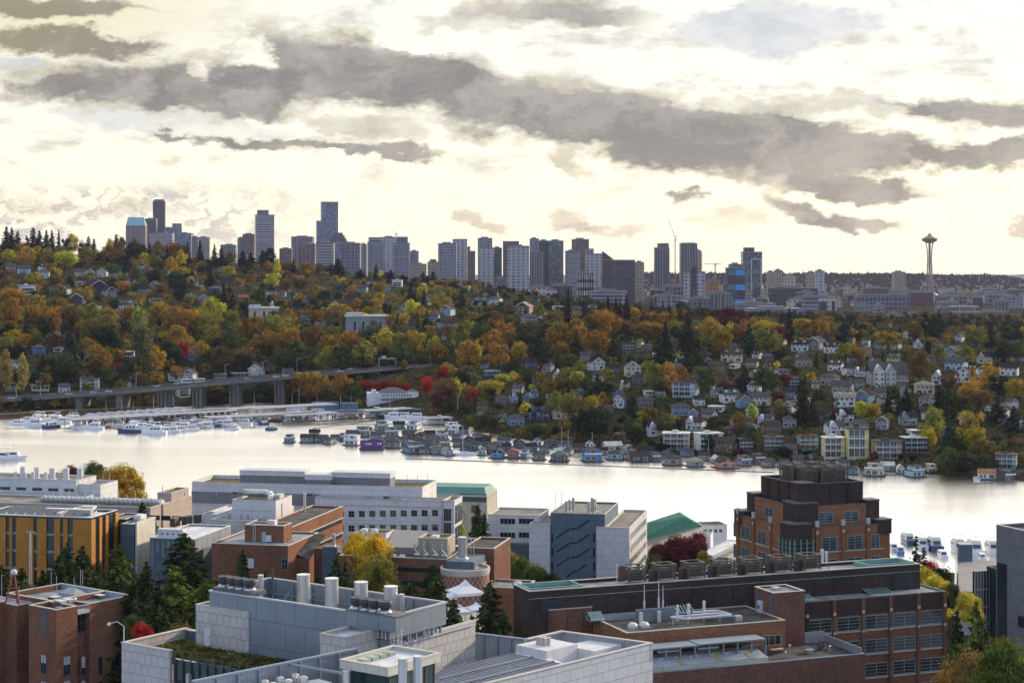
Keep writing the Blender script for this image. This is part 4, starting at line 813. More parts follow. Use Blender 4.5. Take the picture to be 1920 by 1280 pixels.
for ln in TL.split('\n'):
    for e in ln.split('|'):
        a = e.split()
        if float(a[2]) <= 0: continue
        h = float(a[3]); tree(float(a[0]), float(a[1]), float(a[2]) * (1.6 if len(a) > 6 and a[4] == 'f' else 1), h, a[4], a[5], Y=float(a[6]) if len(a) > 6 else None)
# (px0, px1, base row at px0, at px1, band height, count, height px range, mix of kind+colour)
ZONES = [(0, 330, 500, 510, 60, 26, (18, 28), 'rGrOrBrDrLfKrM'), (330, 860, 530, 560, 56, 44, (16, 28), 'rDrBrOrMfKrLrKcDrG'), (0, 860, 600, 620, 24, 18, (20, 34), 'rOrOrGrLrBfTrD'),
         (0, 480, 660, 690, 60, 36, (24, 44), 'rDrDrMrBfDrLfT'), (480, 850, 690, 665, 16, 20, (18, 34), 'rMrLrMrO'), (860, 1180, 590, 600, 60, 26, (20, 36), 'rDrBrMfDrOrK'), (860, 1180, 680, 690, 90, 34, (20, 34), 'rDrMrBfDrDcDrL'),
         (1180, 1540, 660, 640, 70, 30, (18, 34), 'rDrMrBfDrD'), (1180, 1540, 740, 730, 90, 40, (14, 30), 'rDrMrBrDfDrLrM'), (1540, 1920, 640, 640, 60, 34, (14, 26), 'rDrBrMrDfDrK'), (1540, 1920, 720, 720, 90, 44, (14, 28), 'rDrMrBrDfDrLrM'),
         (1140, 1560, 810, 830, 40, 22, (12, 22), 'rDrMrDrB'), (1560, 1920, 810, 830, 60, 28, (14, 26), 'rDrMrDrB'), (860, 1140, 770, 790, 40, 16, (14, 24), 'rDrMrBrL')]
r_ = random.Random(77); placed = []
for (a, b, pa, pb, band, n, hr, mixs) in ZONES:
    ks = [mixs[i:i + 2] for i in range(0, len(mixs), 2)]; tries = 0; got = 0
    while got < n and tries < n * 14:
        tries += 1; px = r_.uniform(a, b); py = pa + (pb - pa) * (px - a) / (b - a) + r_.uniform(0, band); k = r_.choice(ks); h = r_.uniform(*hr); w = h * (.42 if k[0] == 'f' else r_.uniform(.75, 1.05))
        q = ground(px, py)
        if q is None or any((px - u_) ** 2 + (py - v_) ** 2 * 2 < 110 for u_, v_ in placed): continue
        if (py > 600 or r_.random() < .35) and any(px + w / 2 > x0 + 2 and px - w / 2 < x1 - 2 and py - h < y1 - 3 and py > y0 and q.y < Yh for x0, x1, y0, y1, Yh in HRECT): continue
        placed.append((px, py)); got += 1; tree(px, py - h, w, h, k[0], k[1], rng=r_, base=q)
# undergrowth: shrubs and hedges nobody could count, ONE object
def undergrowth():
    r = np.random.default_rng(4); P = []; Nn = []; cl = 0
    rr = random.Random(8)
    while cl < 9000:
        px = rr.uniform(-60, 1980); Y = 840 + 1500 * rr.random() ** 1.5; x = (px - CX) / F * Y; z = terr(x, Y)
        if z < 1: continue
        k = 16; R = rr.uniform(1.2, 3.2); d = r.normal(0, 1, (k, 3)); d[:, 2] = np.abs(d[:, 2]); d /= np.linalg.norm(d, axis=1)[:, None]
        P.append(np.array([x, Y, z - .2]) + d * R * np.array([1.4, 1.4, .8])); Nn.append(d); cl += 1
    P = np.concatenate(P); Nn = np.concatenate(Nn)
    m = bpy.data.materials.new('undergrowth_leaves'); m.use_nodes = True; g = NG(m.node_tree); bs = m.node_tree.nodes['Principled BSDF']; oc = g.n('ShaderNodeTexCoord', out=3)
    c = g.mix(g.ramp(g.noise(oc, .05, 4), .42, .62), (.05, .07, .03), (.17, .135, .045)); c = g.mix(g.ramp(g.noise(oc, .12, 2), .64, .70), c, (.26, .10, .03))
    m.node_tree.links.new(c, bs.inputs['Base Color']); bs.inputs['Roughness'].default_value = 1; bs.inputs['Specular IOR Level'].default_value = 0
    tag(link(bpy.data.objects.new('undergrowth', quads(P, Nn, .8, 5, m, 'undergrowth'))), 'low shrubs and hedges filling the gardens of the hillside', 'shrubs', kind='stuff')
undergrowth()

# the 290 broadleaf trees that show largest stay things; the rest of the wood is one mass
RME = [[c for c in PROTO['r%d' % i].children if c.name.startswith('crown')][0].data for i in range(4)]
def mass():
    big = sorted([t for t in TREES if t[0].name.startswith('maple')], key=lambda t: -t[0].scale[0] * t[0].scale[2] / t[4] ** 2)
    rest = big[285:]; V = []; Cc = []
    for o, lab, px, py, Y in rest:
        cr = [c for c in o.children if c.name.startswith('crown')][0]; me = cr.data; n = len(me.vertices)
        a = np.empty(n * 3, 'f'); me.vertices.foreach_get('co', a); a = a.reshape(-1, 4, 3)[::3]; c0 = a.mean(1, keepdims=True); a = c0 + (a - c0) * 1.6
        M_ = np.array(Matrix.LocRotScale(o.location, o.rotation_euler, o.scale)); a = a.reshape(-1, 3) @ M_[:3, :3].T + M_[:3, 3]
        V.append(a); Cc.append(np.tile(np.array(cr.color[:]), (len(a), 1)) * np.array([1, 1, 1, 1]))
        for ch in list(o.children): bpy.data.objects.remove(ch)
        TREES.remove((o, lab, px, py, Y)); bpy.data.objects.remove(o)
    # more small trees seeded among them
    rr = random.Random(31); protos = RME; k = 0
    while k < 1900:
        px = rr.uniform(-40, 1960); Y = 860 + 1750 * rr.random() ** .8; x = (px - CX) / F * Y; z = terr(x, Y)
        if z < 1.5: continue
        py = HY + (H - z) * F / Y; hm = rr.uniform(4.5, 9.5); hp = hm * F / Y
        k += 1
        if (py > 600 or rr.random() < .3) and any(px + hp * .4 > x0 and px - hp * .4 < x1 and py - hp < y1 - 2 and py > y0 and Y < Yh for x0, x1, y0, y1, Yh in HRECT): continue
        me = rr.choice(protos); n = len(me.vertices); a = np.empty(n * 3, 'f'); me.vertices.foreach_get('co', a); a = a.reshape(-1, 4, 3)[rr.randrange(3)::4]; c0 = a.mean(1, keepdims=True); a = c0 + (a - c0) * 1.9
        s = hm / 14; a = a.reshape(-1, 3) * np.array([s * 1.1, s * 1.1, s]) + np.array([x, Y, z - .3]); V.append(a)
        c = TC[rr.choice('DDDMMMLLBBOOGGLA' if px < 900 or Y < 1700 else 'DDDMBK')][0]; j = rr.uniform(.6, 1.1); Cc.append(np.tile(np.array([c[0] * j, c[1] * j, c[2] * j, 1]), (len(a), 1)))
    def extra(n_, fpx, fY, hr, cols, j0, step):
        for _ in range(n_):
            px = fpx(); Y = fY(px); x = (px - CX) / F * Y; z = terr(x, Y)
            if z < 2: continue
            hm = rr.uniform(*hr); py = HY + (H - z) * F / Y; hp = hm * F / Y
            if rr.random() < .75 and any(px + hp * .4 > x0 and px - hp * .4 < x1 and py - hp < y1 - 2 and py > y0 and Y < Yh for x0, x1, y0, y1, Yh in HRECT): continue
            me = rr.choice(protos); n = len(me.vertices); a = np.empty(n * 3, 'f'); me.vertices.foreach_get('co', a); a = a.reshape(-1, 4, 3)[rr.randrange(3)::step]; c0 = a.mean(1, keepdims=True); a = c0 + (a - c0) * step ** .42
            s = hm / 14; a = a.reshape(-1, 3) * np.array([s * rr.uniform(.9, 1.25), s * rr.uniform(.9, 1.25), s]) + np.array([x, Y, z - .3]); V.append(a)
            c = TC[rr.choice(cols)][0]; j = rr.uniform(j0, 1.15); Cc.append(np.tile(np.array([c[0] * j, c[1] * j * rr.uniform(.9, 1.1), c[2] * j, 1]), (len(a), 1)))
    extra(330, lambda: rr.uniform(-30, 850), lambda px: rr.uniform(1400, 1780), (9, 16), 'OOGGLLBBMDO', .7, 3)
    extra(90, lambda: rr.uniform(-30, 480), lambda px: rr.uniform(1290, 1420), (8, 14), 'DDMMLBO', .6, 3)
    extra(110, lambda: rr.uniform(-20, 520), lambda px: rr.uniform(2120, 2330), (9, 15), 'DDKKBDMBO', .6, 4)
    extra(90, lambda: rr.uniform(860, 1320), lambda px: rr.uniform(1350, 1750), (9, 16), 'DDMBBOLD', .6, 3)
    V = np.concatenate(V); Cc = np.concatenate(Cc); n = len(V) // 4
    me = bpy.data.meshes.new('tree_cover'); me.vertices.add(4 * n); me.vertices.foreach_set('co', V.astype('f').ravel())
    me.loops.add(4 * n); me.loops.foreach_set('vertex_index', np.arange(4 * n, dtype='i')); me.polygons.add(n)
    me.polygons.foreach_set('loop_start', np.arange(0, 4 * n, 4, dtype='i')); me.polygons.foreach_set('loop_total', np.full(n, 4, 'i')); me.update()
    at = me.color_attributes.new('kind_colour', 'FLOAT_COLOR', 'POINT'); at.data.foreach_set('color', Cc.astype('f').ravel())
    m = LEAF.copy(); m.name = 'mixed_leaves'; nt = m.node_tree; vc = nt.nodes.new('ShaderNodeVertexColor'); vc.layer_name = 'kind_colour'
    for l in list(nt.links):
        if l.from_node.bl_idname == 'ShaderNodeObjectInfo' and l.from_socket.name == 'Color': to = l.to_socket; nt.links.remove(l); nt.links.new(vc.outputs['Color'], to)
    me.materials.append(m); tag(link(bpy.data.objects.new('tree_cover', me)), 'mixed small garden trees filling the hillside between the larger ones', 'trees', kind='stuff')
mass()
_kids.clear()
# ---------------------------------------------------------------- floating homes
def hb_proto(kind):
    t = thing('floating_home', 'x', 'houseboat')
    MB().box(-6.2, 6.2, -6, 5.5, -.5, .55).build('float', mat('float_timber', (.09, .075, .06), .9, var=.3), t)
    if kind == 'g':
        MB().box(-4.2, 4.2, -4, 4.5, .56, 3.6).face([(-4.2, -4, 3.6), (4.2, -4, 3.6), (0, -4, 6)]).face([(4.2, 4.5, 3.6), (-4.2, 4.5, 3.6), (0, 4.5, 6)]).build('wall', WALL, t)
        MB().gable(-4.2, 4.2, -4, 4.5, 3.6, 6, 0, 0, 'y', .5, .2).build('roof', ROOF, t); addwin(t, 'l', -1.7, -4, 1); addwin(t, 's', 2, -4, 1.2); addwin(t, 's', 0, -4, 4 - .3)
    elif kind == 's':
        MB().box(-5.4, 5.4, -3.4, 3.6, .56, 3.8).face([(-5.4, 3.6, 3.8), (-5.4, -3.4, 3.8), (-5.4, .1, 5.8)]).face([(5.4, -3.4, 3.8), (5.4, 3.6, 3.8), (5.4, .1, 5.8)]).build('wall', WALL, t)
        MB().gable(-5.4, 5.4, -3.4, 3.6, 3.8, 5.8, 0, 0, 'x', .5, .2).build('roof', ROOF, t); rows(t, 's', (-4, -1.6), -3.4, (1.3,)); addwin(t, 'l', 2.5, -3.4, 1)
    elif kind == 'h':
        MB().box(-5, 5, -3.8, 4, .56, 3.6).build('wall', WALL, t); MB().hip(-5, 5, -3.8, 4, 3.62, 5.9, 0, .7).build('roof', ROOF, t); rows(t, 's', (-3.6, 3.6), -3.8, (1.3,)); addwin(t, 'l', 0, -3.8, 1)
    else:
        MB().box(-5, 5, -3.8, 4, .56, 3.5).box(-3.6, 4.2, -2.4, 3.4, 3.5, 6.2).build('wall', WALL, t); MB().box(-5.4, 5.4, -4.3, 4.3, 3.51, 3.8).box(-4, 4.6, -3, 3.8, 6.21, 6.5).build('roof', ROOF, t)
        rows(t, 'l', (-3, .4), -3.8, (.9,)); addwin(t, 'l', .3, -2.4, 3.95); MB().box(-5.2, 5.2, -4.28, -4.2, 3.9, 4.8).build('railing', TRIM, t)
    MB().box(-.5, .5, -.07, -.01, 0, 2.1).build('door', WOODDK, t, loc=(4 if kind != 'g' else 3.3, {'g': -4, 's': -3.4, 'h': -3.8, 'm': -3.8}[kind], .58))
    return t
HBL = '''715 806 26 m g g|748 803 24 s t d|775 806 26 m w g|788 824 24 g d d|812 832 24 s g g|835 838 22 m k g|858 826 22 h g g|875 845 24 s n g|845 806 22 m w w|868 812 20 s b d|898 824 24 h g g|915 830 22 s k b|725 832 20 s e g|690 816 22 m d g|660 820 24 s g g|618 832 16 h e g|765 846 20 s t g|802 848 22 m g d|905 852 20 g l g|950 844 20 s d d|1065 852 20 h g g|1130 852 22 s g d|543 829 20 m t d|577 829 28 s t b|604 829 24 s d g|628 827 18 s g g|642 826 12 m b g|662 834 32 m w w|680 818 34 m g e|737 839 34 h g g|776 849 38 m b g|733 818 30 m g e|766 822 26 s d g|800 838 22 s k g|822 851 24 s b e|838 853 22 g l t|851 813 24 m w w|828 824 26 m l g|806 820 22 s d d|893 842 22 g t d|918 850 18 h d g|934 858 32 g u g|962 858 32 g m r|985 858 16 m t g|1010 861 26 h k g|1049 864 38 h n e|1110 864 40 m u g|1155 861 34 h l g|1178 861 14 g s d|1200 865 38 s n b|1229 864 20 m b g|1261 871 40 h k g|1303 874 32 h g t|1360 877 44 g s b|1343 868 18 g g w|1394 872 28 m g g
945 834 28 s l g|973 838 28 g d d|1008 835 26 g w d|1035 838 34 h d g|1060 842 30 s g g|1078 830 24 m c g|1108 838 24 g w d|1148 846 38 s c w|1138 832 24 s d g|1288 855 24 s b g|905 836 30 s d d|930 842 26 h g g|995 845 24 s b d|1020 848 22 h g g|1085 846 26 s d b|1180 850 30 g g t|1215 852 26 s n d|1250 858 24 h d g|1320 862 24 s g b|1420 868 26 m d g|860 836 24 s g g|880 830 22 g d g|795 850 20 s g g|755 832 24 h g g|708 824 26 s b g|590 818 22 s g d|1440 874 24 s k g
1520 866 28 g l g|1548 866 28 g w g|1600 888 24 h b g|1640 891 42 m c t|1664 882 28 s g w|1688 886 20 g w w|1702 874 34 g g g|1715 893 34 m l g|1745 886 22 m c w|1748 872 34 g b l|1850 898 36 s w o|1886 901 30 m d g|1870 890 20 s r r|1580 876 24 s g g|1498 868 24 s d g|1470 876 22 s g g|1912 896 22 s g g'''
HBP = {}; HBO = []
for ln in HBL.split('\n'):
    for e in ln.split('|'):
        a = e.split(); px, py, w, kind, wc, rc = float(a[0]), float(a[1]), float(a[2]), a[3], a[4], a[5]
        q = at_z(px, py, 0); nw = kind not in HBP
        if nw: HBP[kind] = hb_proto(kind)
        o = HBP[kind] if nw else copy_tree(HBP[kind]); s = w / F * q.y / 12.4
        o.location = q; o.scale = (s, max(.8, min(1.3, s)), max(.7, min(1.25, s ** .5))); o.rotation_euler = (0, 0, radians(rnd.choice((0, 14, -18, 8, -8, 24))))
        for ch in o.children:
            if ch.name.startswith('roof'): ch.color = ROOFC[rc] + (1,)
            elif ch.name.startswith(('wall',)): ch.color = WALLC[wc][0] + (1,)
        o['group'] = 'floating homes along the far shore'; o['category'] = 'houseboat'
        HBO.append((o, WALLC[wc][1] + ' ' + {'g': 'gabled', 's': 'side gabled', 'h': 'hip roofed', 'm': 'flat topped'}[kind] + ' floating home, ' + RN[rc] + ' roof', px, py, q.y))
def boathouse():
    q = at_z(697, 842, 0); t = thing('boathouse', 'long low boathouse with a steep bright purple roof on the water', 'boathouse', q, radians(6)); w = 40 / F * q.y
    MB().box(-w/2 - 1, w/2 + 1, -5.5, 6, -.5, .5).build('float', _M['float_timber'], t)
    MB().box(-w/2, w/2, -4, 5, .51, 2.0).face([(-w/2, 5, 2), (-w/2, -4, 2), (-w/2, .5, 5)]).face([(w/2, -4, 2), (w/2, 5, 2), (w/2, .5, 5)]).build('wall', mat('violet_wall', (.13, .10, .22), .8), t)
    r = MB().gable(-w/2, w/2, -4, 5, 2, 5, 0, 0, 'x', .5, .2).build('roof', mat('purple_roof', (.085, .03, .15), .7, var=.1), t)
    for x in (-3.4, -2.2, -1, 3.2, 4.6): MB().mesh([(x, -3, 2.67), (x + .8, -3, 2.67), (x + .8, -1.8, 3.47), (x, -1.8, 3.47)], [(0, 1, 2, 3)]).build('skylight', mat('skylight_pale', (.6, .5, .6), .3), r, loc=(0, -.15, .3))
boathouse()
# ---------------------------------------------------------------- boats
HULL = mat('white_gelcoat', (.74, .74, .75), .3, var=.04, spec=.6); HULLC = mat('hull_coloured', (1, 1, 1), .3, objcol=True, var=.05, spec=.6); DKGL = mat('tinted_glass', (.02, .03, .045), .1, spec=.8); CANV = mat('canvas', (1, 1, 1), .9, objcol=True); ALU = mat('aluminium', (.5, .5, .5), .35, .7)
def hull_mesh(L, B, Hh, sheer=.35, n=12):
    m = MB(); V = []; k = 6
    for i in range(n + 1):
        t = i / n; x = -L / 2 + L * t; b = B / 2 * (1 - max(0, (t - .45) / .55) ** 2.2) * (1 if t > .02 else .94); z = Hh * (1 + sheer * t * t)
        for j, (fb, fz) in enumerate(((1, 1), (1.0, .55), (.86, 0), (-.86, 0), (-1.0, .55), (-1, 1))): V.append((x + (L * .06 * fz * t * t), b * fb, z * fz - (.25 if fz == 0 else 0)))
    Fc = []
    for i in range(n):
        for j in range(k - 1): Fc.append((i * k + j, i * k + j + 1, (i + 1) * k + j + 1, (i + 1) * k + j))
        Fc.append((i * k + 5, i * k, (i + 1) * k, (i + 1) * k + 5))
    Fc.append(tuple(range(k)))
    return m.mesh(V, Fc)
def cab(m, x0, x1, b, z0, z1, rake0=.3, rake1=.8, mi=0):
    return m.mesh([(x0, -b, z0), (x1, -b, z0), (x1, b, z0), (x0, b, z0), (x0 + rake0, -b * .9, z1), (x1 - rake1, -b * .9, z1), (x1 - rake1, b * .9, z1), (x0 + rake0, b * .9, z1)], [(0, 1, 5, 4), (1, 2, 6, 5), (2, 3, 7, 6), (3, 0, 4, 7), (4, 5, 6, 7)], mi)
def yacht(fly=True):
    t = thing('motor_yacht', 'x', 'boat'); h = hull_mesh(13, 4, 1.7).build('hull', HULLC, t)
    c = cab(MB(), -4.2, 3.4, 1.7, 1.75, 3.6).build('cabin', HULL, t)
    m = MB()
    for s in (-1, 1):
        for x in (-3, -1.2, .6): m.mesh([(x, s * 1.69, 2.3), (x + 1.4, s * 1.69, 2.3), (x + 1.3, s * 1.63, 3.15), (x, s * 1.63, 3.15)], [(0, 1, 2, 3)])
    m.mesh([(3.3, -1.4, 2.1), (3.3, 1.4, 2.1), (2.75, 1.35, 3.3), (2.75, -1.35, 3.3)], [(0, 1, 2, 3)]).mesh([(-4.22, -1.2, 2), (-4.22, 1.2, 2), (-4.0, 1.2, 3.2), (-4.0, -1.2, 3.2)], [(0, 1, 2, 3)]).build('window', DKGL, c)
    if fly:
        f = cab(MB(), -3.6, 1.6, 1.5, 3.62, 4.3, 0, .5).build('flybridge', HULL, t); MB().box(-3, 0, -1.4, 1.4, 5.6, 5.72).cyl((-2.8, -1.2, 4.3), (-2.8, -1.2, 5.6), .05, n=5).cyl((-2.8, 1.2, 4.3), (-2.8, 1.2, 5.6), .05, n=5).cyl((-.2, -1.2, 4.3), (-.2, -1.2, 5.6), .05, n=5).cyl((-.2, 1.2, 4.3), (-.2, 1.2, 5.6), .05, n=5).build('bimini', HULL, f)
    m = MB()
    for i in range(6):
        x = 1 + i * 1.05; b = 2 * (1 - max(0, ((x + 6.5) / 13 - .45) / .55) ** 2.2)
        for s in (-1, 1): m.cyl((x, s * b * .95, 1.9), (x, s * b * .95, 2.9), .035, n=4)
    m.build('rail', ALU, t); MB().cyl((-2.6, 0, 4 if fly else 3.6), (-2.8, 0, 7.2), .05, .02, 5).build('mast', ALU, t)
    return t
def sailboat():
    t = thing('sailboat', 'x', 'boat'); hull_mesh(11, 3.2, 1.15, .2).build('hull', HULLC, t); c = cab(MB(), -2.4, 2.6, 1.0, 1.15, 1.75, .1, .8).build('cabin', HULL, t)
    MB().box(-1.8, 1.4, -1.02, -.99, 1.3, 1.55).box(-1.8, 1.4, .99, 1.02, 1.3, 1.55).build('window', DKGL, c); MB().cyl((.6, 0, 1.2), (.6, 0, 14.5), .11, .07, 6).cyl((.6, -1, 8), (.6, 1, 8), .04, n=4).build('mast', mat('white_spar', (.72, .72, .72), .4), t)
    MB().cyl((.5, 0, 2.6), (-4.2, 0, 2.5), .22, .16, 6).build('boom', CANV, t).color = (.05, .12, .3, 1); return t
BP = {'y': yacht(), 'c': yacht(False), 's': sailboat()}; _bused = set(); BOATS = []
BC = {'w': ((.74, .74, .75), 'white'), 'n': ((.03, .06, .15), 'navy hulled'), 'r': ((.35, .05, .04), 'red hulled'), 'k': ((.45, .40, .30), 'tan hulled'), 'b': ((.08, .22, .42), 'blue hulled')}
def boat(px, py, L, kind, col, rot, label=None, z=0, where=''):
    q = at_z(px, py, z); o = BP[kind] if kind not in _bused else copy_tree(BP[kind]); _bused.add(kind)
    s = L / 13 if kind != 's' else L / 11; o.location = q; o.scale = (s, s, s * (1.15 if kind != 's' and q.y > 900 else 1.0)); o.rotation_euler = (0, 0, radians(rot))
    for ch in o.children:
        if ch.name.startswith('hull'): ch.color = BC[col][0] + (1,)
    o['group'] = {'y': 'motor yachts at the moorings', 'c': 'cabin cruisers at the moorings', 's': 'sailboats at the moorings'}[kind]
    if label: o['label'] = label
    else: BOATS.append((o, BC[col][1] + ' ' + {'y': 'flybridge yacht', 'c': 'cabin cruiser', 's': 'sailboat'}[kind], px, py, q.y))
for e in '''33 797 11 c w 170|66 799 14 y w 175|52 791 11 c w 160|76 789 12 y w 175|104 791 13 y w 165|116 794 12 c w 178|130 788 11 y w 190|145 803 9 c w 175|176 805 13 y w 178|190 797 10 c w 170|205 802 9 c r 180|222 803 9 c k 185|244 811 15 y n 178|262 803 11 c w 170|290 814 15 y w 178|280 804 10 c w 190|308 812 11 y w 200|322 811 11 y w 185|338 809 11 c w 200|345 803 11 y w 170|358 807 11 c w 205|372 803 10 c k 190|385 802 11 y w 195|398 800 11 c n 170|411 799 12 y w 185|425 799 12 y w 190|440 796 10 c w 190|455 796 11 y w 185|470 795 9 c w 180|484 793 9 c b 190|494 790 9 c w 180|518 790 9 c r 180|540 785 11 c w 200|556 785 11 y w 195|575 782 9 c w 180|600 780 9 c w 180|702 782 14 y w 160|722 783 13 c n 165|738 785 13 y w 160|757 783 12 c w 165|780 786 14 c w 170|660 784 9 c k 180|640 785 8 c w 170|820 795 12 y w 180|850 800 10 c w 170|625 831 6 c w 178|870 853 12 s w 190|1055 843 10 s w 200|1067 846 9 s w 170|1330 862 9 s w 200|860 790 13 s w 160|1112 850 9 s w 190|733 776 11 s w 180|640 772 10 s w 170|562 766 11 s w 180|549 768 9 s w 180|478 765 9 s w 170|596 768 9 s w 175|290 786 12 s w 180|252 790 10 s w 170|230 785 10 s w 180|145 800 8 s w 180|200 785 9 s w 170|310 792 9 s w 175|660 765 10 s w 190|1830 900 6 c w 100|1815 880 6 s w 170|1910 868 9 s w 160'''.replace('\n', '').split('|'):
    a = e.split(); boat(float(a[0]), float(a[1]), float(a[2]), a[3], a[4], float(a[5]))
for e in '''1688 1036 9 c b 80|1700 1017 12 y n 95|1728 1026 12 y w 85|1722 1048 8 c w 80|1750 1028 14 y n 92|1766 1044 9 c w 90|1795 1032 14 y w 88|1824 1036 15 y w 92|1858 1034 13 y w 90|1840 1048 8 c w 85|1672 1030 9 c w 95|1905 1040 13 y w 90|1885 1030 12 c w 95'''.split('|'):
    a = e.split(); boat(float(a[0]), float(a[1]), float(a[2]) * 1.0, a[3], a[4], float(a[5]))
rb = random.Random(6)
for k in range(44): boat(rb.choice((rb.uniform(40, 230), rb.uniform(240, 520), rb.uniform(240, 520))), rb.uniform(786, 806), rb.uniform(8, 13), rb.choice('ycccy'), rb.choice('wwwwkbn'), rb.uniform(-60, 60) + 180)
for (pa, pb_, n) in (((140, 790), (446, 773), 26), ((396, 786), (598, 777), 16), ((542, 782), (688, 774), 11), ((640, 776), (776, 769), 9)):
    for k in range(n): t_ = (k + .5) / n; boat(pa[0] + (pb_[0] - pa[0]) * t_, pa[1] + (pb_[1] - pa[1]) * t_ + 5.5, rb.uniform(8, 11), 'c', rb.choice('wwkbnn'), -80 + rb.uniform(-8, 8))
# ferry coming in at the left edge
def ferry():
    t = thing('tour_boat', 'white tour boat with a long open upper deck coming in at the left edge', 'boat', at_z(4, 862, 0), radians(3))
    hull_mesh(24, 6, 2, .2).build('hull', HULL, t); c = MB().box(-11, 3, -2.6, 2.6, 2.05, 4.4).build('lower_cabin', HULL, t); MB().box(-10.5, 2.6, -2.66, -2.61, 2.8, 3.9).build('window', DKGL, c)
    c = cab(MB(), 3.4, 9.2, 2.3, 2.1, 4.6).build('wheelhouse', HULL, t); MB().box(4.4, 8, -2.24, -2.2, 3.1, 4.1).build('window', DKGL, c)
    m = MB().box(-11, 5, -2.9, 2.9, 6.8, 7.0)
    for x in range(-10, 6, 3):
        for y in (-2.6, 2.6): m.cyl((x, y, 4.4), (x, y, 6.8), .07, n=5)
    m.build('upper_canopy', HULL, t); MB().cyl((6, 0, 4.6), (6, 0, 9), .08, n=5).build('mast', ALU, t)
ferry()
# ---------------------------------------------------------------- covered moorage: long pale roofs on posts
TIN = mat('corrugated_pale_roof', (.40, .40, .44), .55, var=.18, vscale=.15, kind='seam', sc=(1.6, .14)); POST = mat('dock_post', (.20, .18, .16), .9)
DOCKM = mat('dock_planks', (.20, .17, .14), .9, var=.25, kind='seam', sc=(1.2, .1))
def moorage(pa, pb, depth, z, label, peaked=False):
    A = at_z(pa[0], pa[1], z); B = at_z(pb[0], pb[1], z); d = (B - A); L = d.length; a = math.atan2(d.y, d.x)
    t = thing('covered_moorage', label, 'boat shed', (A.x, A.y, 0), a, 'covered moorage roofs')
    if peaked:
        m = MB(); n = int(L / 8)
        for k in range(n): m.gable(k * 8, k * 8 + 7.9, 0, depth, z - 1, z + .8, 0, 0, 'y', .1, .12)
        m.build('roof', TIN, t)
    else: MB().box(0, L, 0, depth, z + .5, z + .75).box(0, L, -.1, 0, z + .1, z + .8).box(0, L, depth * .48, depth * .52, z + .76, z + 1).build('roof', TIN, t)
    m = MB(); x = 2
    while x < L:
        for y in (.3, depth - .3): m.cyl((x, y, -.6), (x, y, z + .49), .16, n=5)
        x += 7
    m.build('posts', POST, t)['kind'] = 'stuff'
    MB().box(0, L, depth * .44, depth * .56, -.2, .5).build('dock', DOCKM, t); return t
moorage((137, 789), (448, 771), 17, 5.2, 'front left covered moorage roof, the longest, above the yacht row')
moorage((180, 779), (365, 765), 14, 6, 'rear covered moorage of arched sheds by the wharf', True)
moorage((300, 776), (536, 764), 15, 5.2, 'covered moorage roof behind the longest one')
moorage((395, 785), (600, 775), 15, 5, 'covered moorage roof near the middle of the yacht row')
moorage((478, 768), (634, 759), 16, 5.4, 'farthest covered moorage roof below the orange trees')
moorage((540, 781), (690, 772), 15, 5, 'covered moorage roof left of the restaurant')
moorage((638, 775), (778, 767), 14, 5, 'covered moorage roof in front of the restaurant')
moorage((800, 786), (850, 784), 12, 4.4, 'short dark moorage shed at the right end')
for i, (a, b, w) in enumerate((((10, 802), (480, 800), 2.2), ((520, 796), (850, 792), 2.2), ((590, 802), (700, 788), 2.5), ((760, 858), (1450, 884), 2), ((880, 846), (1340, 866), 2), ((1490, 880), (1760, 893), 2), ((1830, 905), (1930, 900), 2.4))):
    A = at_z(*a, .5); B = at_z(*b, .5); d = B - A
    tag(MB().box(0, d.length, 0, w * .6, -.6, -.2).build('dock', DOCKM, loc=A), ('long finger dock before the yacht row', 'dock running behind the moored cruisers', 'slanting log boom dock left of the restaurant', 'outer walkway of the floating homes', 'inner walkway of the floating homes', 'dock of the floating homes behind the brick tower', 'dock of the orange roofed houseboat')[i], 'dock', 'docks').rotation_euler = (0, 0, math.atan2(d.y, d.x))
for i, (a, b, h, lab) in enumerate((((-20, 778), (120, 770), 3, 'rusty timber wharf wall at the left edge'), ((60, 772), (300, 762), 3, 'brown bulkhead under the bridge piers'), ((640, 757), (672, 757), 5, 'blue metal shed below the orange trees'), ((705, 767), (800, 768), 4, 'long blue roofed dock shed below the restaurant'), ((590, 756), (636, 755), 4.5, 'blue grey shed beside the far moorage'))):
    A = at_z(*a, h); B = at_z(*b, h); d = B - A; t = thing('wharf_wall' if i < 2 else 'dock_shed', lab, 'wharf' if i < 2 else 'shed', (A.x, A.y, 0), math.atan2(d.y, d.x))
    MB().box(0, d.length, 0, 3 if i < 2 else 12, -1.5, h).build('wall', mat('rust_timber', (.10, .06, .045), .9, var=.4) if i < 2 else mat('blue_tin_wall', (.10, .16, .24), .7), t)
    MB().box(-.3, d.length + .3, -.3, (3 if i < 2 else 12) + .3, h + .01, h + .3).build('cap', mat('timber_cap', (.22, .15, .09), .9, var=.3) if i < 2 else mat('blue_tin_roof', (.12, .20, .30), .6), t)
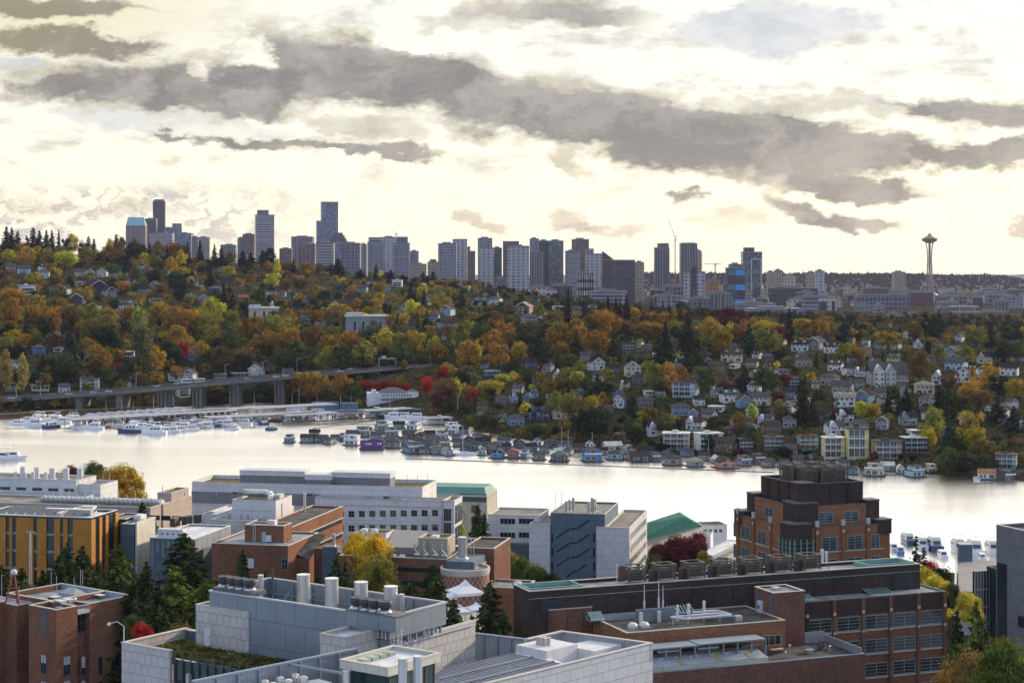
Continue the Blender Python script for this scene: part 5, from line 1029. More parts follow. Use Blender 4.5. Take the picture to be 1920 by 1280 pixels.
# ---------------------------------------------------------------- freeway bridge
BR = [(-60, 753, 1225), (68, 746, 1235), (145, 740, 1240), (221, 735, 1246), (300, 728.5, 1255), (366, 722, 1265), (436, 715.5, 1280), (545, 706.5, 1305), (655, 697.5, 1335), (735, 690.5, 1365), (807, 684, 1398), (860, 678, 1430)]
CONC = mat('pale_concrete', (.17, .165, .16), .9, spec=.1, var=.18, streak=.5); ASPH = mat('asphalt', (.04, .04, .042), 1, spec=0, var=.15)
PB = [Wp(*p) for p in BR]
def sweep(m, off, mi=0):
    """off: closed profile of (back offset, up) swept along the bridge line"""
    n = len(off); V = []
    for i, P in enumerate(PB):
        a = PB[max(0, i - 1)]; b = PB[min(len(PB) - 1, i + 1)]; d = (b - a); d.z = 0; d.normalize(); nn = Vector((-d.y, d.x, 0))
        for y, z in off: V.append(P + nn * y + Vector((0, 0, z)))
    return m.mesh(V, [(i * n + j, i * n + (j + 1) % n, (i + 1) * n + (j + 1) % n, (i + 1) * n + j) for i in range(len(PB) - 1) for j in range(n)], mi)
bt = thing('freeway_bridge', 'long grey concrete freeway bridge rising from left to right on slab piers', 'bridge')
sweep(MB(), [(0, -1.5), (0, -.05), (30, -.05), (30, -1.5), (27, -2.3), (3, -2.3)]).build('deck', CONC, bt)
sweep(MB(), [(.5, -.04), (.5, 0), (29.5, 0), (29.5, -.04)]).build('roadway', ASPH, bt)
for y in (0, 14.8, 29.7): sweep(MB(), [(y, -.04), (y, .85), (y + .3, .85), (y + .3, -.04)]).build('barrier', CONC, bt)
for lane in (4.2, 7.9, 11.5, 18.5, 22.2, 25.9): sweep(MB(), [(lane, .004), (lane, .01), (lane + .18, .01), (lane + .18, .004)]).build('lane_line', mat('road_paint', (.6, .6, .58), .7), bt)
for k, px in enumerate((-8, 68, 145, 221, 300, 366, 436, 520, 600, 700, 770)):
    P = None
    for i in range(len(PB) - 1):
        if BR[i][0] <= px <= BR[i + 1][0]: tt = (px - BR[i][0]) / (BR[i + 1][0] - BR[i][0]); P = PB[i].lerp(PB[i + 1], tt)
    if P is None: continue
    gz = terr(P.x, P.y + 12); m = MB()
    if k < 4: m.prism([(P.x - 2.4, P.y + 4), (P.x + 2.2, P.y + 4), (P.x + 3.2, P.y + 26), (P.x - 1.6, P.y + 26)], gz - 3, P.z - 2.4).box(P.x - 3.2, P.x + 3.6, P.y + 3, P.y + 27, P.z - 3, P.z - 2.32)
    else:
        for dx in (-2.6, .2, 3):
            for yy_ in (5, 15, 25): m.cyl((P.x + dx, P.y + yy_, gz - 3), (P.x + dx, P.y + yy_, P.z - 2.6), .6, n=10)
        m.box(P.x - 3.8, P.x + 4.2, P.y + 3, P.y + 27, P.z - 3, P.z - 2.32)
    m.build('pier', CONC, bt)
def on_deck(px, y):
    for i in range(len(PB) - 1):
        if BR[i][0] <= px <= BR[i + 1][0]:
            tt = (px - BR[i][0]) / (BR[i + 1][0] - BR[i][0]); P = PB[i].lerp(PB[i + 1], tt); d = PB[i + 1] - PB[i]; a = math.atan2(d.y, d.x); return P + Vector((-sin(a) * y, cos(a) * y, .02)), a
PAINT = mat('car_paint', (1, 1, 1), .3, objcol=True, var=.03, spec=.7); TYRE = mat('tyre_rubber', (.02, .02, .02), .9)
def car():
    t = thing('car', 'x', 'car'); MB().mesh([(-2.3, -.9, .35), (2.3, -.9, .35), (2.3, .9, .35), (-2.3, .9, .35), (-2.3, -.88, 1.0), (2.25, -.88, .85), (2.25, .88, .85), (-2.3, .88, 1.0)], [(0, 3, 2, 1), (0, 1, 5, 4), (1, 2, 6, 5), (2, 3, 7, 6), (3, 0, 4, 7), (4, 5, 6, 7)]).mesh([(-1.7, -.8, .98), (1.1, -.8, .93), (1.1, .8, .93), (-1.7, .8, .98), (-1.3, -.66, 1.5), (.3, -.66, 1.5), (.3, .66, 1.5), (-1.3, .66, 1.5)], [(4, 5, 6, 7)]).build('body', PAINT, t)
    MB().mesh([(-1.7, -.8, .98), (1.1, -.8, .93), (1.1, .8, .93), (-1.7, .8, .98), (-1.3, -.66, 1.49), (.3, -.66, 1.49), (.3, .66, 1.49), (-1.3, .66, 1.49)], [(0, 1, 5, 4), (1, 2, 6, 5), (2, 3, 7, 6), (3, 0, 4, 7)]).build('window', DKGL, t)
    for x in (-1.4, 1.4):
        for y in (-.82, .82): MB().cyl((x, y - .1, .33), (x, y + .1, .33), .33, n=10).build('wheel', TYRE, t)
    return t
cp = car(); first = True
CARS = [(128, 6, 'w'), (92, 21, 'g'), (176, 6, 'w'), (203, 9, 'w'), (60, 9, 'd'), (20, 6, 'w'), (300, 20, 'w'), (345, 24, 'w'), (290, 7, 'd'), (470, 6, 'g'), (524, 6, 'w'), (545, 9, 'w'), (596, 6, 'w'), (645, 6, 'w'), (686, 20, 'w'), (668, 24, 'g'), (700, 6, 'd'), (755, 9, 'd'), (790, 6, 'r'), (838, 9, 'w'), (815, 20, 'r')]
CN = {'w': ((.75, .75, .76), 'white car'), 'g': ((.28, .29, .3), 'grey car'), 'd': ((.04, .04, .05), 'black car'), 'r': ((.5, .12, .04), 'orange red car')}
CARO = []
for px, y, c in CARS:
    o = cp if first else copy_tree(cp); first = False; P, a = on_deck(px, y); o.location = P; o.rotation_euler = (0, 0, a + (pi if y > 14 else 0)); o['group'] = 'cars crossing the freeway bridge'
    for ch in o.children:
        if ch.name.startswith('body'): ch.color = CN[c][0] + (1,)
    CARO.append((o, CN[c][1], px, 700, P.y))
P, a = on_deck(380, 20); t = thing('articulated_bus', 'white articulated bus in the far lane of the bridge', 'bus', P, a)
MB().box(-9, -.6, -1.25, 1.25, .4, 3.2).box(.6, 9, -1.25, 1.25, .4, 3.2).build('body', HULL, t); MB().box(-8.6, -.8, -1.29, -1.26, 1.5, 2.5).box(.8, 8.6, -1.29, -1.26, 1.5, 2.5).build('window', DKGL, t); MB().box(-.6, .6, -1.1, 1.1, .5, 3).build('bellows', TYRE, t)
for x in (-6, -2, 4, 7.6): MB().cyl((x, -1.2, .45), (x, -.9, .45), .45, n=10).build('wheel', TYRE, t)
P, a = on_deck(750, 15); t = thing('sign_gantry', 'white overhead sign gantry across the freeway', 'sign gantry', P, radians(2))
MB().cyl((-6, 0, 0), (-6, 0, 7.6), .35, n=6).cyl((7, 0, 0), (7, 0, 7), .35, n=6).build('post', ALU, t); m = MB()
for z in (6.3, 7.3): m.cyl((-6, 0, z), (7, 0, z - .3), .14, n=5)
for k in range(9): m.cyl((-6 + k * 1.5, 0, 6.3), (-5.2 + k * 1.5, 0, 7.2), .08, n=4)
m.build('truss', ALU, t); MB().box(-4, -.5, -.4, -.1, 7, 9).build('sign_panel', mat('sign_back', (.6, .6, .6), .5), t)
lp = None; LAMPS = []
for px, y in ((30, 2), (75, 2), (262, 28), (372, 28), (522, 28), (502, 28), (728, 28), (803, 28), (810, 2), (590, 28), (150, 28), (450, 28)):
    P, a = on_deck(px, y)
    if lp is None:
        lp = thing('street_lamp', 'x', 'street lamp'); MB().cyl((0, 0, 0), (0, 0, 11), .16, .10, 6).cyl((0, 0, 11), (2.2, 0, 11.4), .07, n=5).build('pole', ALU, lp); MB().box(2, 3, -.2, .2, 11.3, 11.5).build('lamp_head', HULL, lp); o = lp
    else: o = copy_tree(lp)
    o.location = P; o.rotation_euler = (0, 0, 0 if y > 20 else pi); o['group'] = 'lamps on the freeway bridge'; LAMPS.append((o, 'tall grey lamp post', px, 700, P.y))
# overpass and cutting at the right end of the bridge
q = ground(880, 672) or Wp(880, 672, 1440); t = thing('overpass', 'short concrete overpass with a retaining wall above the bridge end', 'overpass', Wp(858, 666, q.y + 25), radians(10))
MB().box(0, 26, 0, 12, 1, 3).build('deck', CONC, t); MB().box(0, 1.5, 0, 12, -7, .98).build('abutment', CONC, t); MB().box(-16, 0, 2, 3, -7, -1).build('retaining_wall', CONC, t)
# lone poles among the houses and on the shore
for px, py, h in ((1163, 718, 12), (1213, 715, 10), (1145, 700, 9), (1308, 778, 14), (1316, 790, 10), (1150, 826, 16), (1112, 838, 12), (1237, 790, 14), (965, 745, 11), (1000, 730, 11), (1113, 700, 14), (1130, 708, 10), (1728, 715, 13), (1640, 742, 16), (1553, 785, 16), (1640, 860, 18), (1368, 805, 14), (1850, 775, 12), (1045, 800, 12), (890, 845, 12)):
    q = ground(px, py)
    if q is None: continue
    t = thing('utility_pole', 'x', 'utility pole', q, rnd.uniform(-.5, .5), 'utility poles among the houses'); MB().cyl((0, 0, -.5), (0, 0, h), .17, .11, 6).build('pole', BARK if h > 11 else ALU, t); MB().box(-1.3, 1.3, -.06, .06, h - 1.2, h - 1.0).build('crossarm', BARK, t)
    LAMPS.append((t, ('tall' if h > 12 else 'short') + ' utility pole', px, py - 30, q.y))
# ---------------------------------------------------------------- needle tower, arches and cranes of the far city
def needle():
    Y = 4826; x = (1743 - CX) / F * Y; z0 = 30; k = 184 / 120.0; t = thing('observation_tower', 'slender white tower with a flying saucer top, tallest thing at the right', 'tower', (x, Y, z0))
    wm = mat('tower_white', (.30, .27, .22), .6, var=.05); gm = mat('tower_gold', (.22, .17, .11), .6)
    prof = [(0, 15.5), (25, 11.5), (60, 7.8), (95, 6), (112, 5.8), (135, 7.6), (158, 12.5)]
    for a in range(3):
        m = MB(); an = a * 2 * pi / 3 + radians(20)
        for s in (-1, 1):
            for (za, ra), (zb, rb) in zip(prof, prof[1:]):
                off = 2.4 * (1 - min(za, 112) / 125) + .6; ofb = 2.4 * (1 - min(zb, 112) / 125) + .6
                m.cyl((ra * cos(an) - s * off * sin(an), ra * sin(an) + s * off * cos(an), za), (rb * cos(an) - s * ofb * sin(an), rb * sin(an) + s * ofb * cos(an), zb), 1.15, 1.15, 6)
        m.build('leg', wm, t)
    MB().cyl((0, 0, 0), (0, 0, 158), 3.2, 3.2, 6).build('core', gm, t); MB().lathe([(0, 30), (13.5, 30.5), (13.5, 33), (0, 33)], n=18).build('lower_platform', wm, t)
    MB().lathe([(6, 150), (13, 153), (21.5, 157), (21.5, 159)], n=32).build('saucer_underside', wm, t); MB().lathe([(15, 158), (20, 158.2), (20.5, 161), (15, 161)], n=32).build('restaurant_windows', mat('saucer_dark', (.05, .045, .04), .3), t)
    MB().lathe([(16, 161), (24.5, 161.6), (24.5, 162.6), (17, 163.5)], n=32).build('halo_ring', gm, t); MB().lathe([(17, 163.4), (14, 167), (8, 169.5), (5.5, 171), (5.5, 174), (3.5, 174.4), (3.2, 177), (0, 177.2)], n=24).build('roof', wm, t)
    MB().cyl((0, 0, 177), (0, 0, 186), .5, .2, 6).cyl((2.5, 0, 176), (2.5, 0, 181), .3, n=5).cyl((-2.5, 0, 176), (-2.5, 0, 181), .3, n=5).build('spire', wm, t)
    m = MB()
    for z, r in ((60, 7.8), (95, 6), (125, 6.6)): m.lathe([(r - .5, z), (r + .8, z), (r + .8, z + 1.5), (r - .5, z + 1.5)], n=6)
    m.build('ring_brace', wm, t)
    MB().lathe([(20, 0), (20, 7), (17, 8), (0, 8.2)], n=28).build('base_pavilion', wm, t)
needle()
Y = 4500; x = (1807 - CX) / F * Y; t = thing('arch_group', 'cluster of tall thin white arches right of the needle tower', 'arches', (x, Y, 27)); wm = _M['tower_white']
for dx in (-9, -3, 3, 9):
    m = MB(); h = H - (541 - HY) / F * Y - 27; pts = [(-2.6, 0), (-2.6, h * .8), (-1.6, h * .95), (0, h), (1.6, h * .95), (2.6, h * .8), (2.6, 0)]
    for (a, b), (c, d) in zip(pts, pts[1:]): m.cyl((dx + a, 0, b), (dx + c, 0, d), .55, n=5)
    m.build('arch', wm, t)
Y = 4200; x = (1765 - CX) / F * Y; t = thing('museum', 'blobby blue and white curved museum at the foot of the needle tower', 'museum', (x, Y, 27))
for i, (dx, rx, h, c) in enumerate(((-18, 10, 24, (.5, .5, .55)), (-4, 12, 19, (.10, .03, .05)), (10, 13, 17, (.55, .58, .66)), (20, 9, 13, (.12, .25, .5)))):
    MB().lathe([(rx, 0), (rx * 1.05, h * .4), (rx * .8, h * .8), (rx * .3, h), (0, h)], dx, 0, 12).build('curved_hall', mat('museum_skin_%s' % 'abcd'[i], c, .4), t, smooth=True)
def crane(px, pyb, pyt, Y, label, jib, col):
    x = (px - CX) / F * Y; z0 = H - (pyb - HY) / F * Y; zt = H - (pyt - HY) / F * Y; t = thing('tower_crane', label, 'crane', (x, Y, z0), 0, 'tower cranes of the skyline'); c = mat('crane_' + col, {'yellow': (.40, .28, .08), 'brown': (.28, .20, .14)}[col], .6)
    m = MB()
    for sx_ in (-1, 1): m.cyl((sx_ * 1.2, 0, 0), (sx_ * 1.2, 0, zt - z0), .38, n=4)
    z = 0
    while z < zt - z0 - 4: m.cyl((-1.2, 0, z), (1.2, 0, z + 4), .25, n=4).cyl((1.2, 0, z), (-1.2, 0, z + 4), .25, n=4); z += 4
    m.build('mast', c, t); j = MB()
    for (a, b) in jib:
        A = Vector(((a[0] - px) / F * Y, 0, H - (a[1] - HY) / F * Y - z0)); B = Vector(((b[0] - px) / F * Y, 0, H - (b[1] - HY) / F * Y - z0)); j.cyl(A, B, .5, .4, 4).cyl(A + Vector((0, 0, 2)), B + Vector((0, 0, .5)), .25, n=4)
    j.build('jib', c, t); MB().box(-1.5, 2.5, -1.5, 1.5, zt - z0 - 3, zt - z0).build('cab', c, t)
crane(1266, 540, 448, 4000, 'tall crane with a steeply raised jib between the two grey towers', [((1266, 447), (1252, 408)), ((1266, 447), (1271, 441))], 'brown')
crane(1341, 540, 495, 3900, 'low crane with a level jib left of the blue panelled building', [((1320, 495), (1353, 495)), ((1341, 490), (1341, 495))], 'yellow')
crane(742, 446, 438, 4700, 'small yellow crane on the right balcony tower', [((742, 437), (738, 433)), ((742, 438), (748, 441))], 'yellow')
t = tower('orange wrapped unfinished block behind the black centred apartment tower', 1322, 1347, 528, 3800, 'cream', cat='building', roofm=RF); [setattr(c, 'name', c.name) for c in t.children]
for c in t.children:
    if c.name.startswith('facade'): c.data = c.data.copy(); c.data.materials[0] = facade('orange_wrap', (.42, .20, .05), (.14, .08, .05), 8, 9, .8, .3)
# ================================================================ the campus on the near shore
BRK = mat('red_brick', (.225, .112, .072), .9, var=.22, vscale=.12, kind='brick', sc=(1.3, 1.7), spec=.1); BRKD = mat('dark_brown_brick', (.066, .05, .047), .9, var=.2, vscale=.12, kind='brick', sc=(1.3, 1.7), spec=.1)
BRKT = mat('orange_brick', (.275, .135, .075), .9, var=.2, vscale=.12, kind='brick', sc=(1.3, 1.7), spec=.1); BRKP = mat('purple_brick', (.19, .10, .075), .9, var=.2, vscale=.12, kind='brick', sc=(1.3, 1.7), spec=.1)
STONE = mat('pale_stone_panels', (.50, .47, .45), .8, var=.10, vscale=.3, kind='panel', sc=(1.1, 1.25), streak=.25); STONEW = mat('white_stone_panels', (.62, .60, .58), .8, var=.08, kind='panel', sc=(2.2, 1.2), streak=.15)
PREC = mat('white_precast_panels', (.62, .625, .65), .8, var=.12, vscale=.1, kind='panel', sc=(3.2, 1.9), streak=.35); PRECB = mat('grey_precast', (.34, .36, .39), .8, var=.12, kind='panel', sc=(3.2, 1.9), streak=.35)
PRECD = mat('grey_recessed_band', (.20, .21, .23), .8, var=.12); BEIG = mat('beige_precast', (.42, .34, .30), .85, var=.08, kind='panel', sc=(3, 2.4), streak=.2)
GREYM = mat('grey_metal_panels', (.22, .25, .28), .5, .3, var=.10, kind='panel', sc=(3.0, 3.0), streak=.2); SLATE = mat('slate_blue_panels', (.10, .135, .17), .6, var=.12, kind='panel', sc=(2.4, 3.4), streak=.2)
BLUEW = mat('dark_blue_concrete', (.11, .16, .21), .85, var=.15, kind='panel', sc=(3.4, 2.6), streak=.35); WHT = mat('white_painted_wall', (.62, .61, .62), .75, var=.08, streak=.4); CREAM = mat('cream_parapet', (.56, .54, .46), .8, var=.12, streak=.5)
TAR = mat('tar_roof', (.10, .095, .09), .95, streak=.0, var=.55, vscale=.25, spec=.1); TARL = mat('pale_gravel_roof', (.26, .24, .21), .95, var=.35, vscale=.3, spec=.1); TARB = mat('patched_membrane_roof', (.24, .26, .28), .8, var=.5, vscale=.35); WROOF = mat('white_membrane_roof', (.60, .61, .64), .7, var=.28, vscale=.45)
MOSS = mat('mossy_roof', (.13, .12, .045), .95, var=.45, vscale=.3, spec=.1); COPE = mat('pale_coping', (.48, .44, .40), .6, var=.1); COPED = mat('dark_coping', (.11, .11, .12), .6, var=.1); TEAL = mat('verdigris_trim', (.20, .36, .32), .7, var=.15); TEALD = mat('teal_metal_roof', (.01, .14, .125), .75, spec=.1, var=.2, kind='seam', sc=(.7, .12))
SSTL = mat('stainless_duct', (.55, .55, .55), .35, .75, var=.1); GALV = mat('galvanised_steel', (.42, .44, .46), .45, .5, var=.12); BLUS = mat('blue_grey_steel', (.20, .26, .32), .6, var=.1); FANB = mat('fan_black', (.045, .05, .06), .5, var=.1)
ORNG = mat('rusted_orange_panels', (.45, .19, .02), .55, var=.18, vscale=.2, kind='panel', sc=(1.5, 2.4), streak=.3); GLAS = mat('curtain_glass', (.02, .028, .036), .1, var=.3, vscale=.3, spec=.5); GLGR = mat('green_glass', (.018, .045, .042), .12, var=.3, vscale=.3, spec=.4)
LOUV = mat('dark_louvre', (.10, .085, .07), .6, var=.1); FRT = mat('grey_green_frame', (.22, .28, .28), .5, var=.05); CORR = mat('corrugated_screen', (.36, .38, .41), .5, .3, var=.12, kind='seam', sc=(.35, .3), c2=(.72, .72, .74)); BLND = mat('pale_blind', (.42, .44, .45), .8)
def fr(th): a = radians(th); return Vector((cos(a), sin(a), 0)), Vector((-sin(a), cos(a), 0))
_wm = {}
def wmesh(w, h, nx, nz, fm, gm, proud=.09, t=.1, blind=0):
    k = (round(w, 2), round(h, 2), nx, nz, fm.name, gm.name, blind)
    if k in _wm: return _wm[k]
    m = MB(); m.box(-w/2, w/2, -proud, -.005, 0, t).box(-w/2, w/2, -proud, -.005, h - t, h).box(-w/2, -w/2 + t, -proud, -.005, t, h - t).box(w/2 - t, w/2, -proud, -.005, t, h - t)
    for i in range(1, nx): x = -w/2 + w * i / nx; m.box(x - t * .4, x + t * .4, -proud * .9, -.03, t, h - t)
    for j in range(1, nz): z = h * j / nz; m.box(-w/2 + t, w/2 - t, -proud * .8, -.028, z - t * .3, z + t * .3)
    m.face([(-w/2 + t, -.025, t), (w/2 - t, -.025, t), (w/2 - t, -.025, h - t), (-w/2 + t, -.025, h - t)], 1)
    if blind: m.face([(-w/2 + t, -.027, h * (1 - blind)), (w/2 - t, -.027, h * (1 - blind)), (w/2 - t, -.027, h - t), (-w/2 + t, -.027, h - t)], 2)
    o = m.build('window', [fm, gm, BLND]); me = o.data; bpy.data.objects.remove(o); _wm[k] = me; return me
class Bd:
    """a campus building in its own turned frame; pixels of the photograph are turned into metres of the building"""
    def __init__(s, name, label, th, px, py, z, cat='building', zb=None):
        s.o = at_z(px, py, z); s.a, s.b = fr(th); s.zt = z; s.t = thing(name, label, cat, (s.o.x, s.o.y, 0), radians(th)); s.zb = (terr(s.o.x, s.o.y) - 4) if zb is None else zb; s.O = Vector((s.o.x, s.o.y, 0))
    def x(s, px, y=0):
        k = (px - CX) / F; p = s.O + s.b * y; return (k * p.y - p.x) / (s.a.x - k * s.a.y)
    def y(s, px, x=0):
        k = (px - CX) / F; p = s.O + s.a * x; return (k * p.y - p.x) / (s.b.x - k * s.b.y)
    def z(s, py, x, y=0): Y = (s.O + s.a * x + s.b * y).y; return H - (py - HY) * Y / F
    def loc(s, px, py, z): d = at_z(px, py, z) - s.O; return d.dot(s.a), d.dot(s.b)
    def block(s, x0, x1, y0, y1, z1, wall, roof, z0=None, par=.7, cope=COPE, name='wall', parent=None):
        z0 = s.zb if z0 is None else z0; p = parent or s.t; t = .3
        MB().box(x0, x1, y0, y1, z0, z1 - par).box(x0, x1, y0, y0 + t, z1 - par, z1).box(x0, x1, y1 - t, y1, z1 - par, z1).box(x0, x0 + t, y0 + t, y1 - t, z1 - par, z1).box(x1 - t, x1, y0 + t, y1 - t, z1 - par, z1).build(name, wall, p)
        r = MB().box(x0 + t + .004, x1 - t - .004, y0 + t + .004, y1 - t - .004, z1 - par - .05, z1 - par + .06).build('roof', roof, p)
        MB().box(x0 - .06, x1 + .06, y0 - .06, y0 + t + .04, z1 + .004, z1 + .12).box(x0 - .06, x1 + .06, y1 - t - .04, y1 + .06, z1 + .004, z1 + .12).box(x0 - .06, x0 + t + .04, y0 + t + .045, y1 - t - .045, z1 + .004, z1 + .12).box(x1 - t - .04, x1 + .06, y0 + t + .045, y1 - t - .045, z1 + .004, z1 + .12).build('coping', cope, p)
        return r
    def box(s, name, m, *b, parent=None): return MB().box(*b).build(name, m, parent or s.t)
    def win(s, me, x, z, side='F', y=0, name='window'):
        o = link(bpy.data.objects.new(name, me), s.t); o.location = (x, y - .002, z) if side == 'F' else ((x + .002, y, z) if side == 'R' else (x - .002, y, z)); o.rotation_euler = (0, 0, {'F': 0, 'R': pi / 2, 'L': -pi / 2}[side]); return o
    def pipe(s, name, m, x, y, z0, z1, r, cap=True): return MB().cyl((x, y, z0), (x, y, z1), r, n=12).cyl((x, y, z0), (x, y, z0 + .25), r * 1.5, r * 1.3, 12).build(name, m, s.t)
rr = random.Random(3)
def clutter(b, x0, x1, y0, y1, z, n, r=rr):
    for k in range(n):
        x, y, c = r.uniform(x0, x1), r.uniform(y0, y1), r.random()
        if c < .4: MB().box(x - .5, x + .5, y - .4, y + .4, z, z + .5).box(x - .6, x + .6, y - .5, y + .5, z + .5, z + .58).build('roof_vent', GALV, b.t)
        elif c < .75: MB().cyl((x, y, z), (x, y, z + .9), .12, n=8).cyl((x, y, z + .9), (x, y, z + 1.05), .24, .16, 8).build('vent_pipe', SSTL, b.t)
        else: MB().box(x - .9, x + .9, y - .7, y + .7, z + .15, z + 1.3).box(x - .8, x + .8, y - .72, y - .70, z + .3, z + 1.1, 1).build('air_handler', [GALV, LOUV], b.t)

# ---- white curved laboratory at the water, far left
b = Bd('curved_laboratory', 'white curved laboratory with a row of white roof flues at the left waterside', -13, -20, 896, 38.5)
x1 = b.x(143); b.block(-30, x1, 0, 13, 38.5, PREC, TARL); b.block(x1 + .01, x1 + 7, 1.5, 13, 37.2, PREC, TARL)
b.block(-30, b.x(176) , -9, -.01, 34.5, PREC, TARL); 
for px, y, h, r in ((29, 2, 2.2, .35), (43, 3.5, 3.6, .8), (46, 1, 2.2, .6), (62, 1.5, 2.4, .5), (69, 8, 3, .8), (86, 2, 2.4, .5), (98, 7, 3, .9), (124, 8, 3, .9), (150, 7, 3.2, .9)): b.pipe('flue', WHT, b.x(px, y), y, 37.8, 38.2 + h, r)
for k in range(5): b.win(wmesh(3.2, .9, 3, 1, FRT, GLAS), b.x(10, 0) + k * 5.2, 35.2)
for k in range(5): b.pipe('mast', WHT, x1 + 1 + k * 1.2, 2 + k * 2, 36.5, 39.5, .07)
# ---- long low block with the row of roof chillers
b = Bd('long_low_block', 'long low pinkish block with a row of pale roof chillers behind the orange building', -13, 20, 943, 41.4)
x1 = b.x(282); b.block(-26, x1, 0, 15, 41.4, BEIG, TARL, par=.5)
for k in range(26):
    x = b.x(50) + k * (x1 - b.x(50)) / 26; q = MB().box(x, x + .9, 7, 9.4, 41.1, 42.2).box(x + .1, x + .8, 6.4, 7, 41.6, 42.3).cyl((x + .45, 8.2, 42.2), (x + .45, 8.2, 42.55), .36, n=8).build('chiller', mat('chiller_white', (.5, .54, .56), .5), b.t)
MB().cyl((b.x(50), 5.8, 41.9), (x1, 5.8, 41.9), .12, n=6).cyl((b.x(50), 5.5, 42.4), (x1, 5.5, 42.4), .09, n=6).build('pipe_run', SSTL, b.t)
for k in range(12): b.pipe('vent_pipe', WHT, b.x(60) + k * 2.3, 11, 41, 43.2 + (k % 3) * .3, .07)
for k in range(10): b.win(wmesh(2.6, 1.2, 2, 1, COPED, GLAS), b.x(190) + k * 2.9, 38.4)
# ---- orange building
b = Bd('orange_panel_building', 'tall building clad in rusty orange panels and dark glass strips with solar panels on top', -13, 0, 965, 46.6)
xr = b.x(170); x0 = b.x(-40); b.block(x0, xr, 0, 13, 46.6, GLAS, WROOF, par=.5, cope=mat('white_coping', (.62, .62, .64), .6))
seg = [(-40, 12), (19, 24), (32, 64), (71, 88), (103, 114), (120, 128), (138, 170)]
for a, c in seg: b.box('orange_panel', ORNG, b.x(a), b.x(c), -.35, -.02, b.zb, 46.2)
for y0, y1 in ((-.35, 1.6), (3.6, 4.8), (6.6, 7.9), (11.4, 13)): b.box('orange_panel', ORNG, xr + .02, xr + .35, y0, y1, b.zb, 46.2)
for z in (42.5, 38.7, 34.9, 31):
    for a, c in zip(seg, seg[1:]): b.box('spandrel', FRT, b.x(a[1]) + .03, b.x(c[0]) - .03, -.08, -.01, z, z + .5)
for k in range(9):
    for j in range(3):
        x = x0 + 3 + k * 2.3; MB().mesh([(x, 2.4 + j * 3.2, 46.5), (x + 2.0, 2.4 + j * 3.2, 46.5), (x + 2.0, 4.6 + j * 3.2, 47.4), (x, 4.6 + j * 3.2, 47.4)], [(0, 1, 2, 3)]).build('solar_panel', mat('solar_cell', (.03, .045, .09), .15, spec=.9, kind='seam', sc=(.5, .1), c2=(3, 3, 3)), b.t)
MB().box(xr - 14, xr - 3, 6, 7.4, 46.2, 47.5).box(xr - 9, xr - 8, 1.8, 12, 46.2, 47.3).build('roof_duct', SSTL, b.t); MB().box(xr - 7, xr - 4, 9, 11, 46.2, 47.8).build('roof_box', WHT, b.t)
# ---- glass link, slate wall and pale fin
b = Bd('glass_and_fin_building', 'dark glass block ending in a slate wall and a tall pale fin', -13, 200, 972, 44.5)
b.block(0, b.x(236), 0, 9, 44.5, GLGR, TARL, par=.3); x0 = b.x(236) + .01; x1 = b.x(261); b.block(x0, x1, -2.5, 9, 43.8, SLATE, WROOF, par=.3)
b.box('pale_fin', CREAM, x1 + .25, x1 + .6, -2.5, 7, 32.5, 44.3); b.box('glass_slot', GLAS, x1 + .01, x1 + .24, -2, 6.5, 33, 43.6)
for k in range(4): b.box('mullion', FRT, k * 1.15, k * 1.15 + .08, -.06, -.005, b.zb, 44.1)
b.box('roof_unit', WHT, x0 + .4, x0 + 2.2, 3, 6, 43.6, 45); clutter(b, x0 + .5, x1 - .5, -1, 7, 43.6, 3)
# ---- low block with slatted side
b = Bd('white_roofed_hall', 'low hall with a bright white roof and slatted side wall behind the cedars', -13, 281, 1008, 42)
x1 = b.x(363); b.block(0, x1, 0, 21, 42, SLATE, WROOF, par=.35, cope=mat('white_coping', (.62, .62, .64), .6))
for k in range(30): b.box('slat', WHT, x1 + .05, x1 + .3, .4 + k * .68, .58 + k * .68, 39.2, 41.9)
b.box('plant_screen', WHT, 1.5, b.x(340), .8, 2.6, 41.7, 43.9); [b.box('port', FANB, 2.3 + k * 1.3, 2.7 + k * 1.3, .77, .795, 42.7, 43.1) for k in range(5)]
for k in range(7): b.box('panel_rib', GREYM, .4 + k * 1.25, .9 + k * 1.25, -.1, -.01, 36 + (k * 7 % 4), 41.4)
# ---- beige blocks
b = Bd('beige_stair_block', 'windowless beige block with a smaller block stepped on its back', -13, 280, 945, 41.3)
x1 = b.x(306); b.block(0, x1, 0, 18, 41.3, BEIG, TARL, par=.3); u0 = b.x(295, 5); u1 = b.x(321, 5); b.block(u0, u1, 5, 16, 43.6, BEIG, MOSS, z0=41.0, par=.3)
b.pipe('mast', FANB, u0 + 1, 6, 43.3, 45.5, .06); b.box('vent', FANB, u1 + .003, u1 + .05, 13, 13.5, 42, 42.6)
# ---- long white medical building
b = Bd('long_white_medical_building', 'very long pale precast building with square windows and roof plant blocks by the lake', -11, 360, 903, 39.1)
xr = b.x(792); b.block(0, xr, 0, 17, 39.1, PREC, MOSS, par=1.0)
b.box('recessed_band', PRECD, -.05, xr - 16, -.3, -.01, 33.2, 36.4); b.box('recessed_band', PRECD, xr - 15.9, xr + .05, -.3, -.01, 33.2, 36.4)
for a, c, y, zt in ((450, 571, 5, 42.3), (572, 620, 2.6, 41.7), (621, 731, 5, 42.3)):
    xa, xc = b.x(a, y), b.x(c, y); b.box('roof_plant_block', PRECD, xa, xc, y, y + 6, 38.1, zt - 1.5); b.box('roof_plant_cap', PREC, xa - .1, xc + .1, y - .1, y + 6.1, zt - 1.49, zt)
yl = -7; xa = b.x(590, yl); xb = b.x(829, yl); b.block(xa, xb, yl, -.32, 36.3, PREC, TARL, par=.5)
